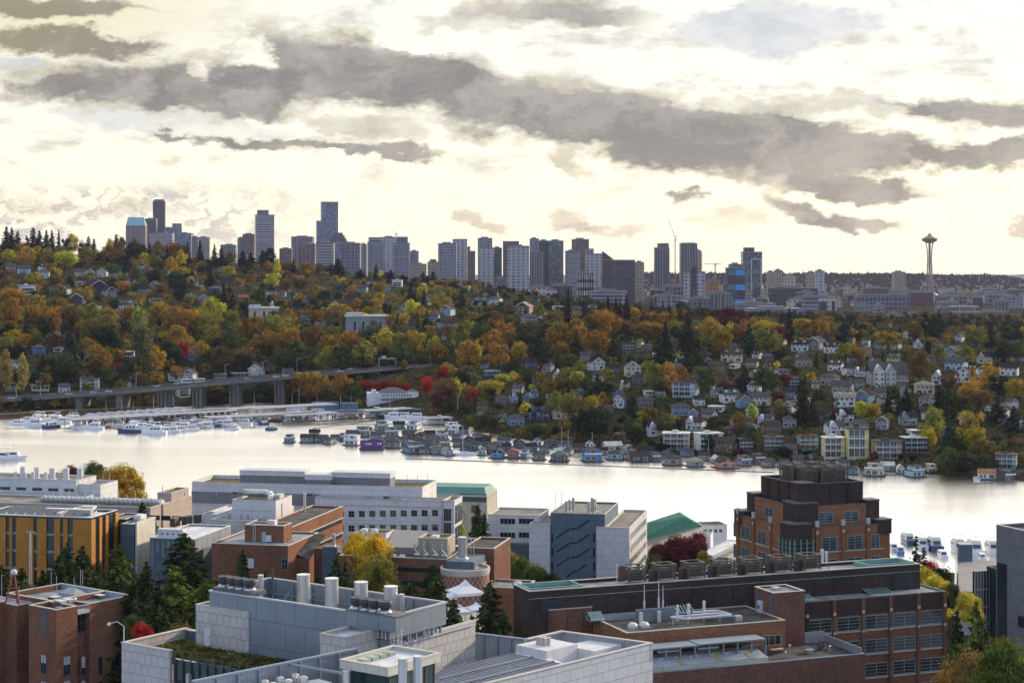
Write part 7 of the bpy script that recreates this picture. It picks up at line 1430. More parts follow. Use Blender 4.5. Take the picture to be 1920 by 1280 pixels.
for px, y, h in ((1208, 9, 5.4), (1235, 9, 6), (1243, 9.4, 5)): MB().cyl((b.x(px, y), y, 46.3), (b.x(px, y), y, 46.3 + h * .55), .16, n=8).cyl((b.x(px, y), y, 46.3 + h * .55), (b.x(px, y), y, 46.3 + h), .09, .05, 8).cyl((b.x(px, y), y, 46.2), (b.x(px, y), y, 46.8), .3, .18, 8).build('tall_flue', WHT, b.t)
for px in (1200, 1234): b.box('white_post', WHT, b.x(px, 6.5), b.x(px, 6.5) + .5, 6.5, 7, 46.2, 48)
m = MB(); P_ = lambda px, y, z: (b.x(px, y), y, z)
for (a, c) in (((1258, 5), (1345, 5)), ((1345, 5), (1372, 2.6)), ((1285, 3), (1368, 3)), ((1258, 5), (1285, 3)), ((1300, 7), (1345, 7)), ((1345, 7), (1372, 3.4))): m.cyl(P_(a[0], a[1], 47.3), P_(c[0], c[1], 47.3), .2, n=8)
for px in (1262, 1290, 1320, 1350): m.cyl(P_(px, 4, 46.3), P_(px, 4, 47.2), .07, n=5)
m.build('white_ducting', WHT, b.t)
for px, y in ((1270, 4.4), (1291, 4.6), (1320, 6)): b.pipe('flue', WHT, b.x(px, y), y, 46.8, 49.2, .22)
for px in (1186, 1207): MB().lathe([(.9, 0), (.85, .35), (.5, .7), (0, .8)], n=14).build('roof_dome', SSTL, b.t, loc=(b.x(px, 4.6), 4.6, 46.3))
b.box('plant_fence', GREYM, b.x(1192, 7.2), b.x(1265, 7.2), 7.2, 7.4, 46.2, 48.4); b.box('fan', SSTL, b.x(1378, 2) , b.x(1390, 2), 1.6, 2.6, 46.3, 47.4); b.box('grey_parapet', GALV, b.x(1110, 10), b.x(1200, 10), 10.5, 12.4, 46.3, 47); skylight(b, b.x(1110, 9.5), 9.6, 46.8, 2, 1.4); skylight(b, b.x(1256, 11), 10.6, 46.6, 4, 1.5)
b.win(wmesh(3.2, 1.6, 3, 1, mat('tan_frame', (.4, .33, .2), .6), GLAS), b.x(1447), b.z(1209, b.x(1447)))
# blue steel canopy and ribbed shed roofs in front
b = Bd('blue_canopy', 'blue grey steel canopy roof over dark plant in front of the low laboratory', 21, 1222, 1216, 45, 'canopy')
xr = b.x(1436); b.box('canopy_roof', BLUS, 0, b.x(1310) - .05, 0, 3.4, 44.8, 45); b.box('canopy_roof', BLUS, b.x(1310), xr, 0, 3.4, 44.9, 45.1)
for k in range(9): x = k * xr / 8; b.box('canopy_post', BLUS, x - .1, x + .1, 0, .2, 42, 44.78)
b.box('dark_plant', LOUV, .3, xr - .3, 1, 3.2, 42, 43.9)
for k in range(6): b.box('cage_unit', GALV, 1.2 + k * 2.6, 2.6 + k * 2.6, .4, .9, 42.2, 43.5)
b = Bd('front_brick_wing', 'lowest front brick wing with a ribbed metal shed and a fenced roof terrace', 21, 1222, 1262, 42)
xr = b.x(1621); b.block(-3, xr, 0, 12, 42, BRKP, TAR, par=.4, cope=BLUS)
for k in range(14): x = k * 2.6; b.box('dark_joint', COPED, x, x + .16, -.05, -.005, 36, 41.7)
MB().mesh([(0, .9, 42.6), (b.x(1441, .9), .9, 42.6), (b.x(1441, .9) - .8, 4.2, 43.8), (0, 4.2, 43.8)], [(0, 1, 2, 3)]).build('ribbed_roof', mat('ribbed_grey_roof', (.45, .46, .50), .45, .3, kind='seam', sc=(.8, .15), c2=(.5, .52, .58)), b.t); b.box('shed_wall', CREAM, 0, b.x(1441, .9), 1, 4, 41.6, 42.55)
for px in (1270, 1342, 1400): x = b.x(px, 2); MB().mesh([(x, .95, 42.68), (x + 1, .95, 42.68), (x + 1, 4.15, 43.84), (x, 4.15, 43.84)], [(0, 1, 2, 3)]).build('translucent_strip', mat('yellowed_strip', (.34, .30, .16), .6), b.t)
b.box('ridge_vent', WHT, 3, 6.6, 3.9, 4.5, 43.7, 44.2); b.box('ridge_vent', WHT, 9.5, 13, 3.9, 4.5, 43.7, 44.2)
f0 = b.x(1470, 11); b.box('metal_fence', CORR, f0, xr - .2, 11.2, 11.35, 41.7, 43.4); b.box('metal_fence', CORR, xr - .35, xr - .2, .4, 11.15, 41.7, 42.9)
m = MB()
for k in range(24): a_, y_ = rr.uniform(0, 6), rr.uniform(0, 1.5); m.cyl((b.x(1540, 6) + cos(a_) * .8, 6 + sin(a_) * .8, 41.7), (b.x(1540, 6) + cos(a_ + 2) * .8, 6 + sin(a_ + 2) * .8, 41.8 + y_), .05, n=4)
m.build('scrap_metal', LOUV, b.t); b.box('work_bench', CREAM, b.x(1447, 6), b.x(1470, 6), 6, 6.7, 42.3, 42.45); clutter(b, b.x(1460, 5), xr - 3, 3, 9, 41.66, 4)
# ---- dark building at the right edge, glass block and timber deck
b = Bd('slate_tower_block', 'tall dark slate panelled block cut by the right edge of the picture', 21, 1924, 996, 63.7)
b.block(0, 26, 0, b.y(1868), 63.7, mat('dark_slate_panels', (.125, .14, .165), .55, var=.10, kind='panel', sc=(3.4, 3.6)), TAR, par=.5); y1 = b.y(1868); yg = b.y(1888); b.box('glass_strip', GLAS, -.06, -.006, yg, yg + 2.2, 30, 58.4)
for k in range(4): b.win(wmesh(3, 1.8, 2, 1, COPED, GLAS), 0, 50 - k * 6, 'L', y=yg - 4)
b = Bd('glass_curtain_block', 'dark glass curtain wall block tucked beside the slate block', 21, 1868, 1066, 46)
b.block(-.02, 12, 0, 2.8, 46, GLGR, MOSS, par=.4, cope=COPED); MB().box(-3.2, -.04, 2, 2.7, b.zb, 45.4).build('glass_bay', GLAS, b.t)
for k in range(6): b.box('mullion', GALV, -3.3 + k * .62, -3.22 + k * .62, 1.86, 1.98, b.zb, 45.3)
for k in range(6): b.box('transom', GALV, -3.25, -.05, 1.9, 1.99, 42 - k * 3.2, 42.1 - k * 3.2)
D_ = [at_z(px, py, 24) for px, py in ((1797, 1108), (1850, 1108), (1868, 1050), (1795, 1050))]; c0 = sum(D_, Vector()) / 4; t = thing('timber_terrace', 'pale timber roof terrace with a grey lift box at the waterside', 'terrace', (c0.x, c0.y, 0)); pts = [(p.x - c0.x, p.y - c0.y) for p in D_]
MB().prism(pts, 8, 24).build('terrace_deck', mat('silver_decking', (.48, .45, .43), .8, var=.15, kind='rows', sc=(.3, .1)), t) ; mdk = _M['silver_decking']
lx, ly = pts[3]; MB().box(lx + .4, lx + 3.6, ly - 1.5, ly + 1.2, 24, 28.3).build('lift_box', SLATE, t); MB().box(lx + .2, lx + 3.8, ly - 1.7, ly + 1.4, 28.31, 28.5).build('lift_roof', COPE, t)
MB().mesh([(pts[0][0] - 1.2, pts[0][1] - 1, 6), (pts[3][0] - .6, pts[3][1], 6), (pts[3][0] - .6, pts[3][1], 25.2), (pts[0][0] - 1.2, pts[0][1] - 1, 25.2)], [(0, 1, 2, 3)]).mesh([(pts[0][0] - .7, pts[0][1] - 1, 6), (pts[3][0] - .1, pts[3][1], 6), (pts[3][0] - .1, pts[3][1], 25.2), (pts[0][0] - .7, pts[0][1] - 1, 25.2)], [(3, 2, 1, 0)]).mesh([(pts[0][0] - 1.2, pts[0][1] - 1, 25.2), (pts[3][0] - .6, pts[3][1], 25.2), (pts[3][0] - .1, pts[3][1], 25.2), (pts[0][0] - .7, pts[0][1] - 1, 25.2)], [(0, 1, 2, 3)]).mesh([(pts[0][0] - 1.2, pts[0][1] - 1, 6), (pts[0][0] - .7, pts[0][1] - 1, 6), (pts[0][0] - .7, pts[0][1] - 1, 25.2), (pts[0][0] - 1.2, pts[0][1] - 1, 25.2)], [(0, 1, 2, 3)]).build('side_wall', GALV, t)
m = MB(); xx = pts[3][0]
while xx < pts[2][0]: m.cyl((xx, ly - .1, 24), (xx, ly - .1, 25.1), .04, n=4); xx += 1.1
m.box(pts[3][0], pts[2][0], ly - .14, ly - .06, 25.1, 25.18).build('railing', ALU, t)

# ---- brick building, bottom left
b = Bd('corner_brick_building', 'brown brick building at the bottom left with a railing, skylight and roof masts', -37, 54, 1134, 44)
xr = b.x(106); yr = b.y(249.5, xr); ya, yb_ = b.y(145, xr), b.y(168, xr)
W_B = mat('bluish_parapet_inside', (.30, .36, .44), .7, var=.3, vscale=1); SK = .3
b.block(0, xr, 0, ya, 44, BRK, TARB, par=.9); b.block(0, xr, yb_, yr, 44, BRK, TARB, par=.9); b.block(0, xr - 1.2, ya + .01, yb_ - .01, 42.6, BRK, TARB, par=.05)
b.block(-12, -.01, 4.5, yr, 44, BRK, TARB, par=.9); b.block(-16, -4.6, 1.0, 4.49, 43.2, BRK, TARB, par=.1); b.block(-26, -7.5, -6, 1, 43.6, BRK, TARB, par=.6)
wA = wmesh(1.45, 3.2, 2, 1, COPED, GLAS, .06, .08, .45); wB = wmesh(.9, 3.2, 1, 2, COPED, GLAS, .06, .08); wBb = wmesh(.9, 3.2, 1, 2, COPED, GLAS, .06, .08, .6); wC = wmesh(1.9, 3.2, 2, 1, COPED, GLAS, .06, .08)
for px, me in ((125, wA), (156, wBb), (188, wB), (216, wC)):
    for pz in (1265, 1310): y = b.y(px, xr); b.win(me, xr, b.z(pz, xr, y), 'R', y=y)
for px in (82,):
    x = b.x(px); b.box('tall_glass', GLAS, x - .8, x + .8, -.05, -.006, b.z(1193, x), 43.7); b.win(wA, x, b.z(1262, x)); b.win(wA, x, b.z(1312, x))
b.win(wmesh(yb_ - ya - .1, 3.0, 3, 2, COPED, GLAS, .1), xr - 1.18, b.z(1187, xr, ya + 1), 'R', y=(ya + yb_) / 2); b.box('balcony_slab', COPE, xr - 1.1, xr + .05, ya + .05, yb_ - .05, b.z(1150, xr, ya + 1), b.z(1143, xr, ya + 1))
def rail(b, x0, y0, x1, y1, z, h=1.0):
    m = MB(); L = math.hypot(x1 - x0, y1 - y0); n = int(L / .22)
    for k in range(n + 1): t_ = k / n; m.cyl((x0 + (x1 - x0) * t_, y0 + (y1 - y0) * t_, z), (x0 + (x1 - x0) * t_, y0 + (y1 - y0) * t_, z + h), .025, n=4)
    m.cyl((x0, y0, z + h), (x1, y1, z + h), .045, n=5).build('railing', WHT, b.t)
rail(b, xr, ya + .05, xr, yb_ - .05, 43.0); rail(b, -15.8, .95, -4.7, .95, 43.3)
b.win(wmesh(3.6, 2.8, 4, 2, COPED, GLAS), -3.6, b.z(1192, -3.6, 4.5), y=4.5); b.win(wA, -3, b.z(1262, -3, 4.5), y=4.5)
sx_, sy_ = b.loc(136, 1118, 43.2); MB().mesh([(sx_ - 2, sy_ - 1.3, 43.9), (sx_ + 2, sy_ - 1.3, 43.9), (sx_ + 2, sy_ + 1.3, 43.9), (sx_ - 2, sy_ + 1.3, 43.9), (sx_ - .9, sy_, 44.8), (sx_ + .9, sy_, 44.8)], [(0, 1, 5, 4), (1, 2, 5), (2, 3, 4, 5), (3, 0, 4)]).build('pyramid_skylight', mat('skylight_ribbed', (.36, .40, .40), .3, kind='seam', sc=(.5, .2)), b.t); b.box('skylight_curb', W_B, sx_ - 2.1, sx_ + 2.1, sy_ - 1.4, sy_ + 1.4, 43.1, 43.88)
hx, hy = b.loc(103, 1126, 43.4); b.box('roof_hatch', FANB, hx - .9, hx + .9, hy - .8, hy + .8, 43.1, 44.1); b.box('hatch_lid', COPE, hx - .95, hx + .95, hy - .85, hy + .85, 44.11, 44.2)
px_, py_ = b.loc(26, 1128, 43.6); m = MB(); 
for a_ in (0, 2.1, 4.2): m.cyl((px_ + 1.5 * cos(a_), py_ + 1.5 * sin(a_), 43.2), (px_ + .15 * cos(a_), py_ + .15 * sin(a_), 48.3), .14, n=6)
for h_ in (44.6, 46): 
    r_a = 1.5 * (48.3 - h_) / 5.1
    for a_ in (0, 2.1, 4.2): m.cyl((px_ + r_a * cos(a_), py_ + r_a * sin(a_), h_), (px_ + r_a * cos(a_ + 2.1), py_ + r_a * sin(a_ + 2.1), h_), .07, n=5)
m.build('red_tripod', mat('faded_red_steel', (.24, .07, .06), .7), b.t); MB().lathe([(0, 48.2), (.45, 48.3), (.55, 48.7), (.4, 49.1), (0, 49.25)], px_, py_, 12).build('white_radome', WHT, b.t, smooth=True)
mx_, my_ = b.loc(57, 1094, 43.2); m = MB()
for dx, dy in ((.3, 0), (-.3, .1), (0, -.3)): m.cyl((mx_ + dx, my_ + dy, 43), (mx_ + dx * .5, my_ + dy * .5, 52.5), .06, n=5)
for k in range(12): m.cyl((mx_ + .3, my_, 43.5 + k * .75), (mx_ - .3, my_, 44 + k * .75), .03, n=4)
m.cyl((mx_ - 1.2, my_, 52.6), (mx_ + 1.2, my_ + .1, 52.7), .06, n=5).build('lattice_mast', GALV, b.t)
for px, py, h in ((96, 1108, 3.6), (106, 1110, 3), (139, 1110, 2.8), (151, 1110, 4.2), (155, 1112, 4.2), (3, 1130, 5), (36, 1130, 3)): x, y = b.loc(px, py, 43.2); b.pipe('aerial', GALV, x, y, 43.1, 43.1 + h, .05)
x, y = b.loc(183, 1118, 43.4); b.box('roof_table', WROOF, x - 1.4, x + 1.4, y - .6, y + .6, 43.7, 43.85); clutter(b, 1.5, xr - 2, 2, yr - 3, 43.12, 6)
MB().box(-11.6, xr - .35, yr - .36, yr - .31, 43.12, 43.98).build('inner_parapet', W_B, b.t)

# ---- grey science building with the green roof
b = Bd('grey_science_building', 'grey metal science building with tall steel flues, roof fans and a white panel wing', -35, 393, 1108, 62.5)
L = b.x(722); Dp = 10.2; zf = 55.9
def screen_box(b, x0, x1, y0, y1, z0, z1, m1):
    t = .14
    for n_, bx in (('screen_wall', (x0, x1, y0, y0 + t)), ('screen_wall', (x0, x1, y1 - t, y1)), ('screen_wall', (x0, x0 + t, y0 + t, y1 - t)), ('screen_wall', (x1 - t, x1, y0 + t, y1 - t))): b.box(n_, m1, *bx, z0, z1)
    b.box('screen_cap', GALV, x0 - .1, x1 + .1, y0 - .12, y0 + .2, z1 + .003, z1 + .18); b.box('screen_cap', GALV, x0 - .1, x1 + .1, y1 - .2, y1 + .12, z1 + .003, z1 + .18); b.box('screen_cap', GALV, x0 - .1, x0 + .2, y0 + .21, y1 - .21, z1 + .003, z1 + .18); b.box('screen_cap', GALV, x1 - .2, x1 + .1, y0 + .21, y1 - .21, z1 + .003, z1 + .18)
screen_box(b, 0, L + .6, 0, Dp, 60.1, 62.5, GREYM); b.box('wall', GREYM, 0, L - .5, 0, Dp - .16, 30, 60.09); b.box('roof', WROOF, .15, L + .4, .15, Dp - .15, 60.1, 60.2)
m = MB()
for k in range(9): x = 1 + k * (L - 2) / 8; m.box(x - .1, x + .1, Dp - .45, Dp - .2, 59.4, 62.3)
for k in range(4): y = 1.5 + k * 2.4; m.box(L + .25, L + .43, y - .1, y + .1, 59.4, 62.3)
m.box(.2, L, Dp - .4, Dp - .25, 60.8, 60.95).build('screen_frame', BLUS, b.t); m = MB()
for k in range(6): x = 4 + k * 3.6; m.cyl((x, Dp - 3, 59.4), (x, Dp - .5, 61.6), .08, n=5)
m.build('screen_braces', BLUS, b.t)
for px, pyt, y, r in ((489, 1078, 6.5, .32), (569, 1077, 6.4, .78), (622, 1084, 6.4, .78), (677, 1091, 6.4, .78), (733, 1099, 6.4, .78), (753, 1114, 7, .3)):
    x = b.x(px, y); zt = b.z(pyt, x, y); MB().cyl((x, y, 59.4), (x, y, zt), r, n=18).cyl((x, y, zt - .02), (x, y, zt + .06), r * 1.04, n=18).cyl((x, y, 59.4), (x, y, 59.8), r * 1.25, r * 1.15, 18).build('steel_flue', SSTL, b.t)
def fans(b, pts, y, z):
    for px in pts:
        x = b.x(px, y); MB().lathe([(.35, 0), (.5, .15), (.75, .5), (.8, .95), (.7, 1.1), (.62, 1.05), (0, 1.0)], x, y, 16, z0=z).build('roof_fan', FANB, b.t, smooth=True); MB().lathe([(.8, 0), (.62, .2), (.36, .32)], x, y, 16, z0=z - .12).build('fan_base', SSTL, b.t)
xa = b.x(480, .9); b.box('fan_plinth', COPED, .2, xa, .3, 2.6, 62.55, 63.0); fans(b, (421, 437, 452, 468), 1.4, 63.15)
xc, xd = b.x(655, -.4), b.x(748, -.4); b.box('fan_plinth', GREYM, xc, xd, -.9, 1.6, 61.2, 62.8); b.box('plinth_cap', COPED, xc - .1, xd + .1, -1, 1.7, 62.81, 62.95); fans(b, (669, 686, 703, 722), .3, 63.1); b.pipe('thin_flue', FANB, b.x(511, 2), 2, 62.8, 65.6, .12)
# louvre legs under the right screen
for k in range(7): b.box('screen_leg', BLUS, L + .2, L + .45, .4 + k * 1.5, .6 + k * 1.5, 59.2, 60.05)
# white panel wing with a door, at the left
y = -.14; x = b.x(367, y); b.block(x, -.02, y, y + 5, 60.7, STONE, WROOF, z0=40, par=.3, name='panel_wing'); b.box('panel_wing', STONE, -.01, b.x(466, y), y, -.004, 40, 60.7); b.box('coping', COPE, -.01, b.x(466, y), y - .05, -.005, 60.71, 60.82); dx = b.x(389, y); b.box('door', WHT, dx - .5, dx + .5, y - .06, y - .004, zf + .1, zf + 2.3); b.box('door_handle', FANB, dx + .3, dx + .4, y - .1, y - .07, zf + 1.2, zf + 1.35)
# stone boxes at the right
u, v = b.loc(649, 1195.5, 61); u0_, v0_ = b.loc(599.5, 1188, 61); b.block(u0_, u, min(v, v0_), -.02, 61, STONE, WROOF, z0=40, par=.35, name='stone_box')
b.block(L - .49, 26, 2.2, 17.3, 59.2, STONE, WROOF, z0=30, par=.3, name='stone_box')
m = MB()
for (lx_, ly_, lz) in ((b.x(707, -.6), -.5, 60.2), (b.x(737, -.6), -.5, 58.6)):
    for d in (0, .6, 1.1): m.cyl((lx_ + d, ly_, lz), (lx_ + d, ly_, lz + 3), .05, n=5)
    for k in range(8): m.cyl((lx_, ly_, lz + .2 + k * .37), (lx_ + 1.1, ly_, lz + .2 + k * .37), .03, n=4)
m.build('cage_ladder', WHT, b.t)
# green roof terrace with stone front wall and glass curtain wall
b = Bd('green_roof_wing', 'lower wing with a grassy roof, pale stone end wall and dark glass front', -35, 228, 1205, 57.0)
xs = b.x(318); xe = b.x(560); yd = b.loc(366, 1192, 57.0)[1] + 2.5
b.box('stone_wall', STONE, 0, xs, 0, .4, 30, 57); b.box('stone_coping', COPE, -.08, xs + .06, -.06, .5, 57.01, 57.15); b.box('side_wall', STONE, 0, .4, .41, yd, 30, 57); b.box('side_coping', COPE, -.06, .5, .51, yd, 57.01, 57.15); b.box('back_parapet', SLATE, .41, b.x(367, yd) + 3, yd - .4, yd, 55, 56.9); b.box('back_coping', COPE, .41, b.x(367, yd) + 3, yd - .5, yd + .1, 56.91, 57.05)
b.box('wall', GLGR, xs + .01, xe, .6, 1, 30, 56.1); b.box('roof_slab', COPED, .41, xe, 1.01, yd - .41, 55.3, 55.65)
m = mat('sedum', (.10, .11, .03), .95, var=.6, vscale=.6, spec=.05); b.box('green_roof', m, .6, xe - .2, 1.4, yd - .5, 55.66, 55.9)
for k in range(int((xe - xs) / 1.25)): b.box('glass_fin', COPED, xs + .3 + k * 1.25, xs + .37 + k * 1.25, .35, .58, 46, 56.9)
for k in range(4): b.box('sunshade', BLUS, xs + .2 + k * 3.2, xs + 2.4 + k * 3.2, -.3, .22, 53.4, 53.52); b.box('stone_pier', STONE, xs + 2.5 + k * 3.2, xs + 2.9 + k * 3.2, .1, .57, 46, 54.8)
MB().cyl((xs * .02, .2, 57.1), (xs * .02, .2, 59.0), .06, n=6).cyl((0.05, .2, 59), (-.4, -.3, 59.5), .05, n=6).cyl((-.4, -.3, 59.5), (-1.1, -.8, 59.3), .05, n=6).build('curved_lamp_pole', WHT, b.t); MB().cyl((-1.1, -.8, 59.32), (-1.25, -.9, 59.1), .16, .2, 8).build('lamp_head', WHT, b.t)
P_ = []; N__ = []; r = np.random.default_rng(2); n = 5200; X_ = r.uniform(.8, xe - .6, n); Y_ = r.uniform(1.6, yd - .8, n); P3 = np.stack([X_, Y_, np.full(n, 55.95)], 1); gm = quads(P3, np.tile([0, .3, 1.0], (n, 1)), .22, 9, LEAF, 'roof_grass', 1.8)
o = link(bpy.data.objects.new('roof_grass', gm), b.t); o.color = (.15, .14, .05, 1); o['kind'] = 'stuff'
# steel screen, tanks, flues and the little pavilion, bottom centre
b = Bd('plant_screen_yard', 'corrugated steel screened plant yard with domed tanks and flues, bottom centre', 45, 362, 1277, 60.9, 'plant yard', zb=40)
xe = b.x(668); b.box('corrugated_screen', CORR, 0, xe, 0, .12, 54, 60.8); b.box('top_rail', BLUS, 0, xe, -.15, .3, 60.81, 61.0); [b.box('screen_post', BLUS, k * xe / 8, k * xe / 8 + .2, -.3, -.01, 54, 60.8) for k in range(9)]
b.box('yard_floor', WROOF, -14, xe + 5, -16, -.35, 50, 55.5)
x, y = b.loc(541, 1244.6, 60.7); x2, y2 = b.loc(640, 1261, 60.7); MB().cyl((x, y, 60.7), (x2, y2, 60.7), .14, n=6).build('top_rail', BLUS, b.t)
for px, py in ((468, 1277), (482, 1283), (496, 1270), (512, 1275), (525, 1264), (541, 1269), (553, 1258), (569, 1263)):
    x, y = b.loc(px, py + 3, 60.1); MB().lathe([(.47, 55.5), (.47, 59.7), (.43, 59.95), (.25, 60.08), (0, 60.1)], x, y, 16).build('domed_tank', SSTL, b.t, smooth=False)
b2x, b2y = b.loc(590, 1274, 59.3); b.box('white_plinth', WHT, b2x - 3, b2x + .6, b2y - 2, b2y + .2, 55.51, 59.3)
for px, py, r_, z_ in ((649, 1256, .45, 60.4), (678, 1250, .45, 60.4), (755, 1233, .45, 62.6), (783, 1229, .45, 62.6)): x, y = b.loc(px, py, z_); MB().cyl((x, y, 50), (x, y, z_), r_, n=16).build('steel_flue', SSTL, b.t)
b = Bd('glass_pavilion', 'small roof pavilion with a pale rim and dark glass walls among the flues', -36, 637.5, 1237, 61)
u, v = b.loc(713, 1257, 61); u2, v2 = b.loc(814, 1229, 61); b.block(0, u, 0, v2 - v, 61, CREAM, WROOF, z0=60.2, par=.35, cope=CREAM, name='roof_rim'); b.box('glass_wall', GLGR, .4, u - .4, .4, v2 - v - .4, 48, 60.18)
for k in range(6): b.box('mullion', COPED, u - .39, u - .3, .6 + k * (v2 - v - 1.2) / 5, .7 + k * (v2 - v - 1.2) / 5, 50, 60.17)
for k in range(4): b.box('rooflight', mat('green_rooflight', (.3, .36, .28), .3), 1 + .2, 2.2, 1.2 + k * 1.3, 2.2 + k * 1.3, 60.7, 61.1)
# tall corrugated screen between the stone box and the white building
b = Bd('tall_steel_screen', 'tall steel framed screen left of the bright white building', -29, 830, 1180, 57.3, 'screen', zb=48)
xe = b.x(985); b.box('screen_panel', CORR, 0, xe, 0, .1, 50, 57.2); b.box('top_rail', BLUS, 0, xe, -.2, .25, 57.21, 57.4); b.box('mid_rail', BLUS, 0, xe, -.2, -.01, 53.3, 53.5)
for k in range(7): x = k * xe / 6; b.box('screen_post', BLUS, x - .15, x + .15, -.3, -.02, 49, 57.2)
for k in range(3): x = .6 + k * 3; MB().cyl((x, -2.6, 50), (x, -.3, 54), .1, n=5).build('raking_brace', BLUS, b.t)
# bright white building with ribbed roof
pts_px = [(760, 1322), (1224, 1207), (1053, 1184), (640, 1262)]
Pw = [at_z(px, py, 57) for px, py in ((931, 1279), (1224, 1207), (1053, 1184))]; dirv_ = (Pw[0] - Pw[1]); dirv_.normalize(); Pn = [Pw[1] + dirv_ * 46, Pw[1], Pw[2], Pw[2] + dirv_ * 21]
O_ = Pn[1]; a_ = math.atan2(-dirv_.y, -dirv_.x); t = thing('ribbed_white_building', 'bright white stone building with a long ribbed rooflight, bottom centre', 'building', (O_.x, O_.y, 0), a_)
ca, sa = cos(-a_), sin(-a_); LP = [((p.x - O_.x) * ca - (p.y - O_.y) * sa, (p.x - O_.x) * sa + (p.y - O_.y) * ca) for p in Pn]; wd = LP[2][1]
MB().prism([LP[0], (0, 0), (LP[2][0], wd), (LP[3][0], wd)], 30, 55.1).build('wall', STONEW, t); m = MB()
def wall_on(m, p, q, th_, z0, z1):
    d = Vector((q[0] - p[0], q[1] - p[1], 0)).normalized(); n_ = Vector((-d.y, d.x, 0)) * th_
    return m.prism([p, q, (q[0] + n_.x, q[1] + n_.y), (p[0] + n_.x, p[1] + n_.y)], z0, z1)
wall_on(m, LP[0], (0, 0), .35, 55.1, 57).build('parapet', STONEW, t); m = wall_on(MB(), (0, .0), LP[2], .35, 55.1, 57.02); wall_on(m, LP[2], (LP[2][0] - 6.4, LP[2][1]), .35, 55.1, 57.04).build('parapet', CORR, t)
m = wall_on(MB(), (LP[0][0], -.05), (.05, -.05), .5, 57.05, 57.2); wall_on(m, (0, .46), LP[2], .5, 57.06, 57.21); wall_on(m, LP[2], (LP[2][0] - 6.4, LP[2][1]), .5, 57.07, 57.22).build('coping', COPE, t); MB().prism([(LP[0][0], .4), (-.5, .4), (LP[2][0] - .2, wd - .5), (LP[3][0], wd - .5)], 55.11, 55.2).build('roof', WROOF, t)
rx0, rx1, ry0, ry1 = -44, -12.4, 1.2, wd - 1.4; xk = LP[3][0]; yl_ = lambda x: ry1 if x > xk else ry1 * (x - LP[0][0]) / (xk - LP[0][0]); r_ = MB().prism([(rx0, ry0), (rx1, ry0), (rx1 + 3, ry1), (xk, ry1)], 55.21, 56.2).build('ribbed_rooflight', mat('pale_glazing', (.74, .75, .80), .6, var=.05), t); m = MB()
k = 0
while rx1 - k * .62 > rx0: x = rx1 - k * .62; m.box(x - .06, x + .06, ry0 - .1, max(ry0, yl_(x)), 56.203, 56.34); k += 1
m.build('rooflight_slat', mat('violet_grey_rib', (.24, .24, .27), .5), r_)  # thin ribs in one even violet grey over the pale glazing
for y in (ry0 + (ry1 - ry0) * .33, ry0 + (ry1 - ry0) * .66): MB().box(xk - (ry1 - y) * 1.2, rx1 + .2, y - .12, y + .12, 56.345, 56.46).build('rooflight_beam', BLUS, r_)
MB().box(-11.5, -6.2, wd * .5, wd - 1.3, 55.21, 57.1).build('plant_box', WHT, t); m = MB()
for i in range(2):
    for j in range(3): m.cyl((-9.6 + i * .6, wd * .66 + j * .6, 57.1), (-9.6 + i * .6, wd * .66 + j * .6, 58.0), .22, n=10)
m.build('vent_cluster', SSTL, t); MB().box(-6.1, -1.2, wd * .3, wd * .66, 55.21, 56.6).build('plant_box', WHT, t)
for k in range(8): MB().cyl((-6 + k * .6, wd * .25, 55.2), (-6 + k * .6, wd * .25, 56.4), .07, n=5).build('vent_pipe', GALV, t)

# ---- ground of the campus: paths and lawn patches seen between the buildings
tag(MB().face([(-60, 300, 22.3), (60, 330, 21.9), (50, 345, 21.2), (-60, 318, 22.2)]).build('campus_path', mat('path_paving', (.25, .24, .22), .9)), 'paved campus path', 'path', kind='structure')

# ---- near trees
r_hi = np.random.default_rng(1)
P_, N_ = round_crown(300, 15000, 1, 34, H_=14); PROTO['n0'] = tree_proto('maple_tree', quads(P_, N_, .20, 3, LEAF, 'crown'), trunk(14, .35, 3))
P_, N_ = round_crown(301, 15000, 1, 30, H_=14); PROTO['n1'] = tree_proto('maple_tree', quads(P_, N_, .20, 4, LEAF, 'crown'), trunk(14, .35, 4))
for i in range(3):
    P_, N_, T_ = fir_points(310 + i, 24, 6.8, 30, 13, 46, .22, .14, .97, .08, .35, .12, .68); PROTO['d%d' % i] = tree_proto('cedar_tree', quads(P_, N_, .34, i, NEEDLE, 'crown', 1.7, T_), MB().cyl((0, 0, -1), (0, 0, 23.4), .45, .06, 8))
P_, N_, T_ = fir_points(320, 20, 3.0, 30, 10, 16, .2, .1, .98, .05, .4, .1); PROTO['t0'] = tree_proto('fir_tree', quads(P_, N_, .3, 5, NEEDLE, 'crown', 1.6, T_), MB().cyl((0, 0, -1), (0, 0, 19.6), .3, .05, 8))
DIM.update({'n': (11, 14), 'd': (13.4, 24), 't': (6, 20)})
TC['E'] = ((.04, .062, .024), 'deep green'); TC['H'] = ((.55, .36, .03), 'golden'); TC['F'] = ((.10, .125, .03), 'mossy green')
def ntree(px, ytop, w, kind, col, Y, label): 
    o = tree(px, ytop, w, 0, {'n': 'n', 'd': 'd', 't': 't'}[kind], col, Y, label); o['group'] = {'n': 'broadleaf trees on the campus', 'd': 'cedars on the campus', 't': 'slim firs on the campus'}[kind]; return o
for k_ in ('n', 'd', 't'): NAMEK[k_] = {'n': 'round tree', 'd': 'cedar', 't': 'fir'}[k_]
_grp = tree
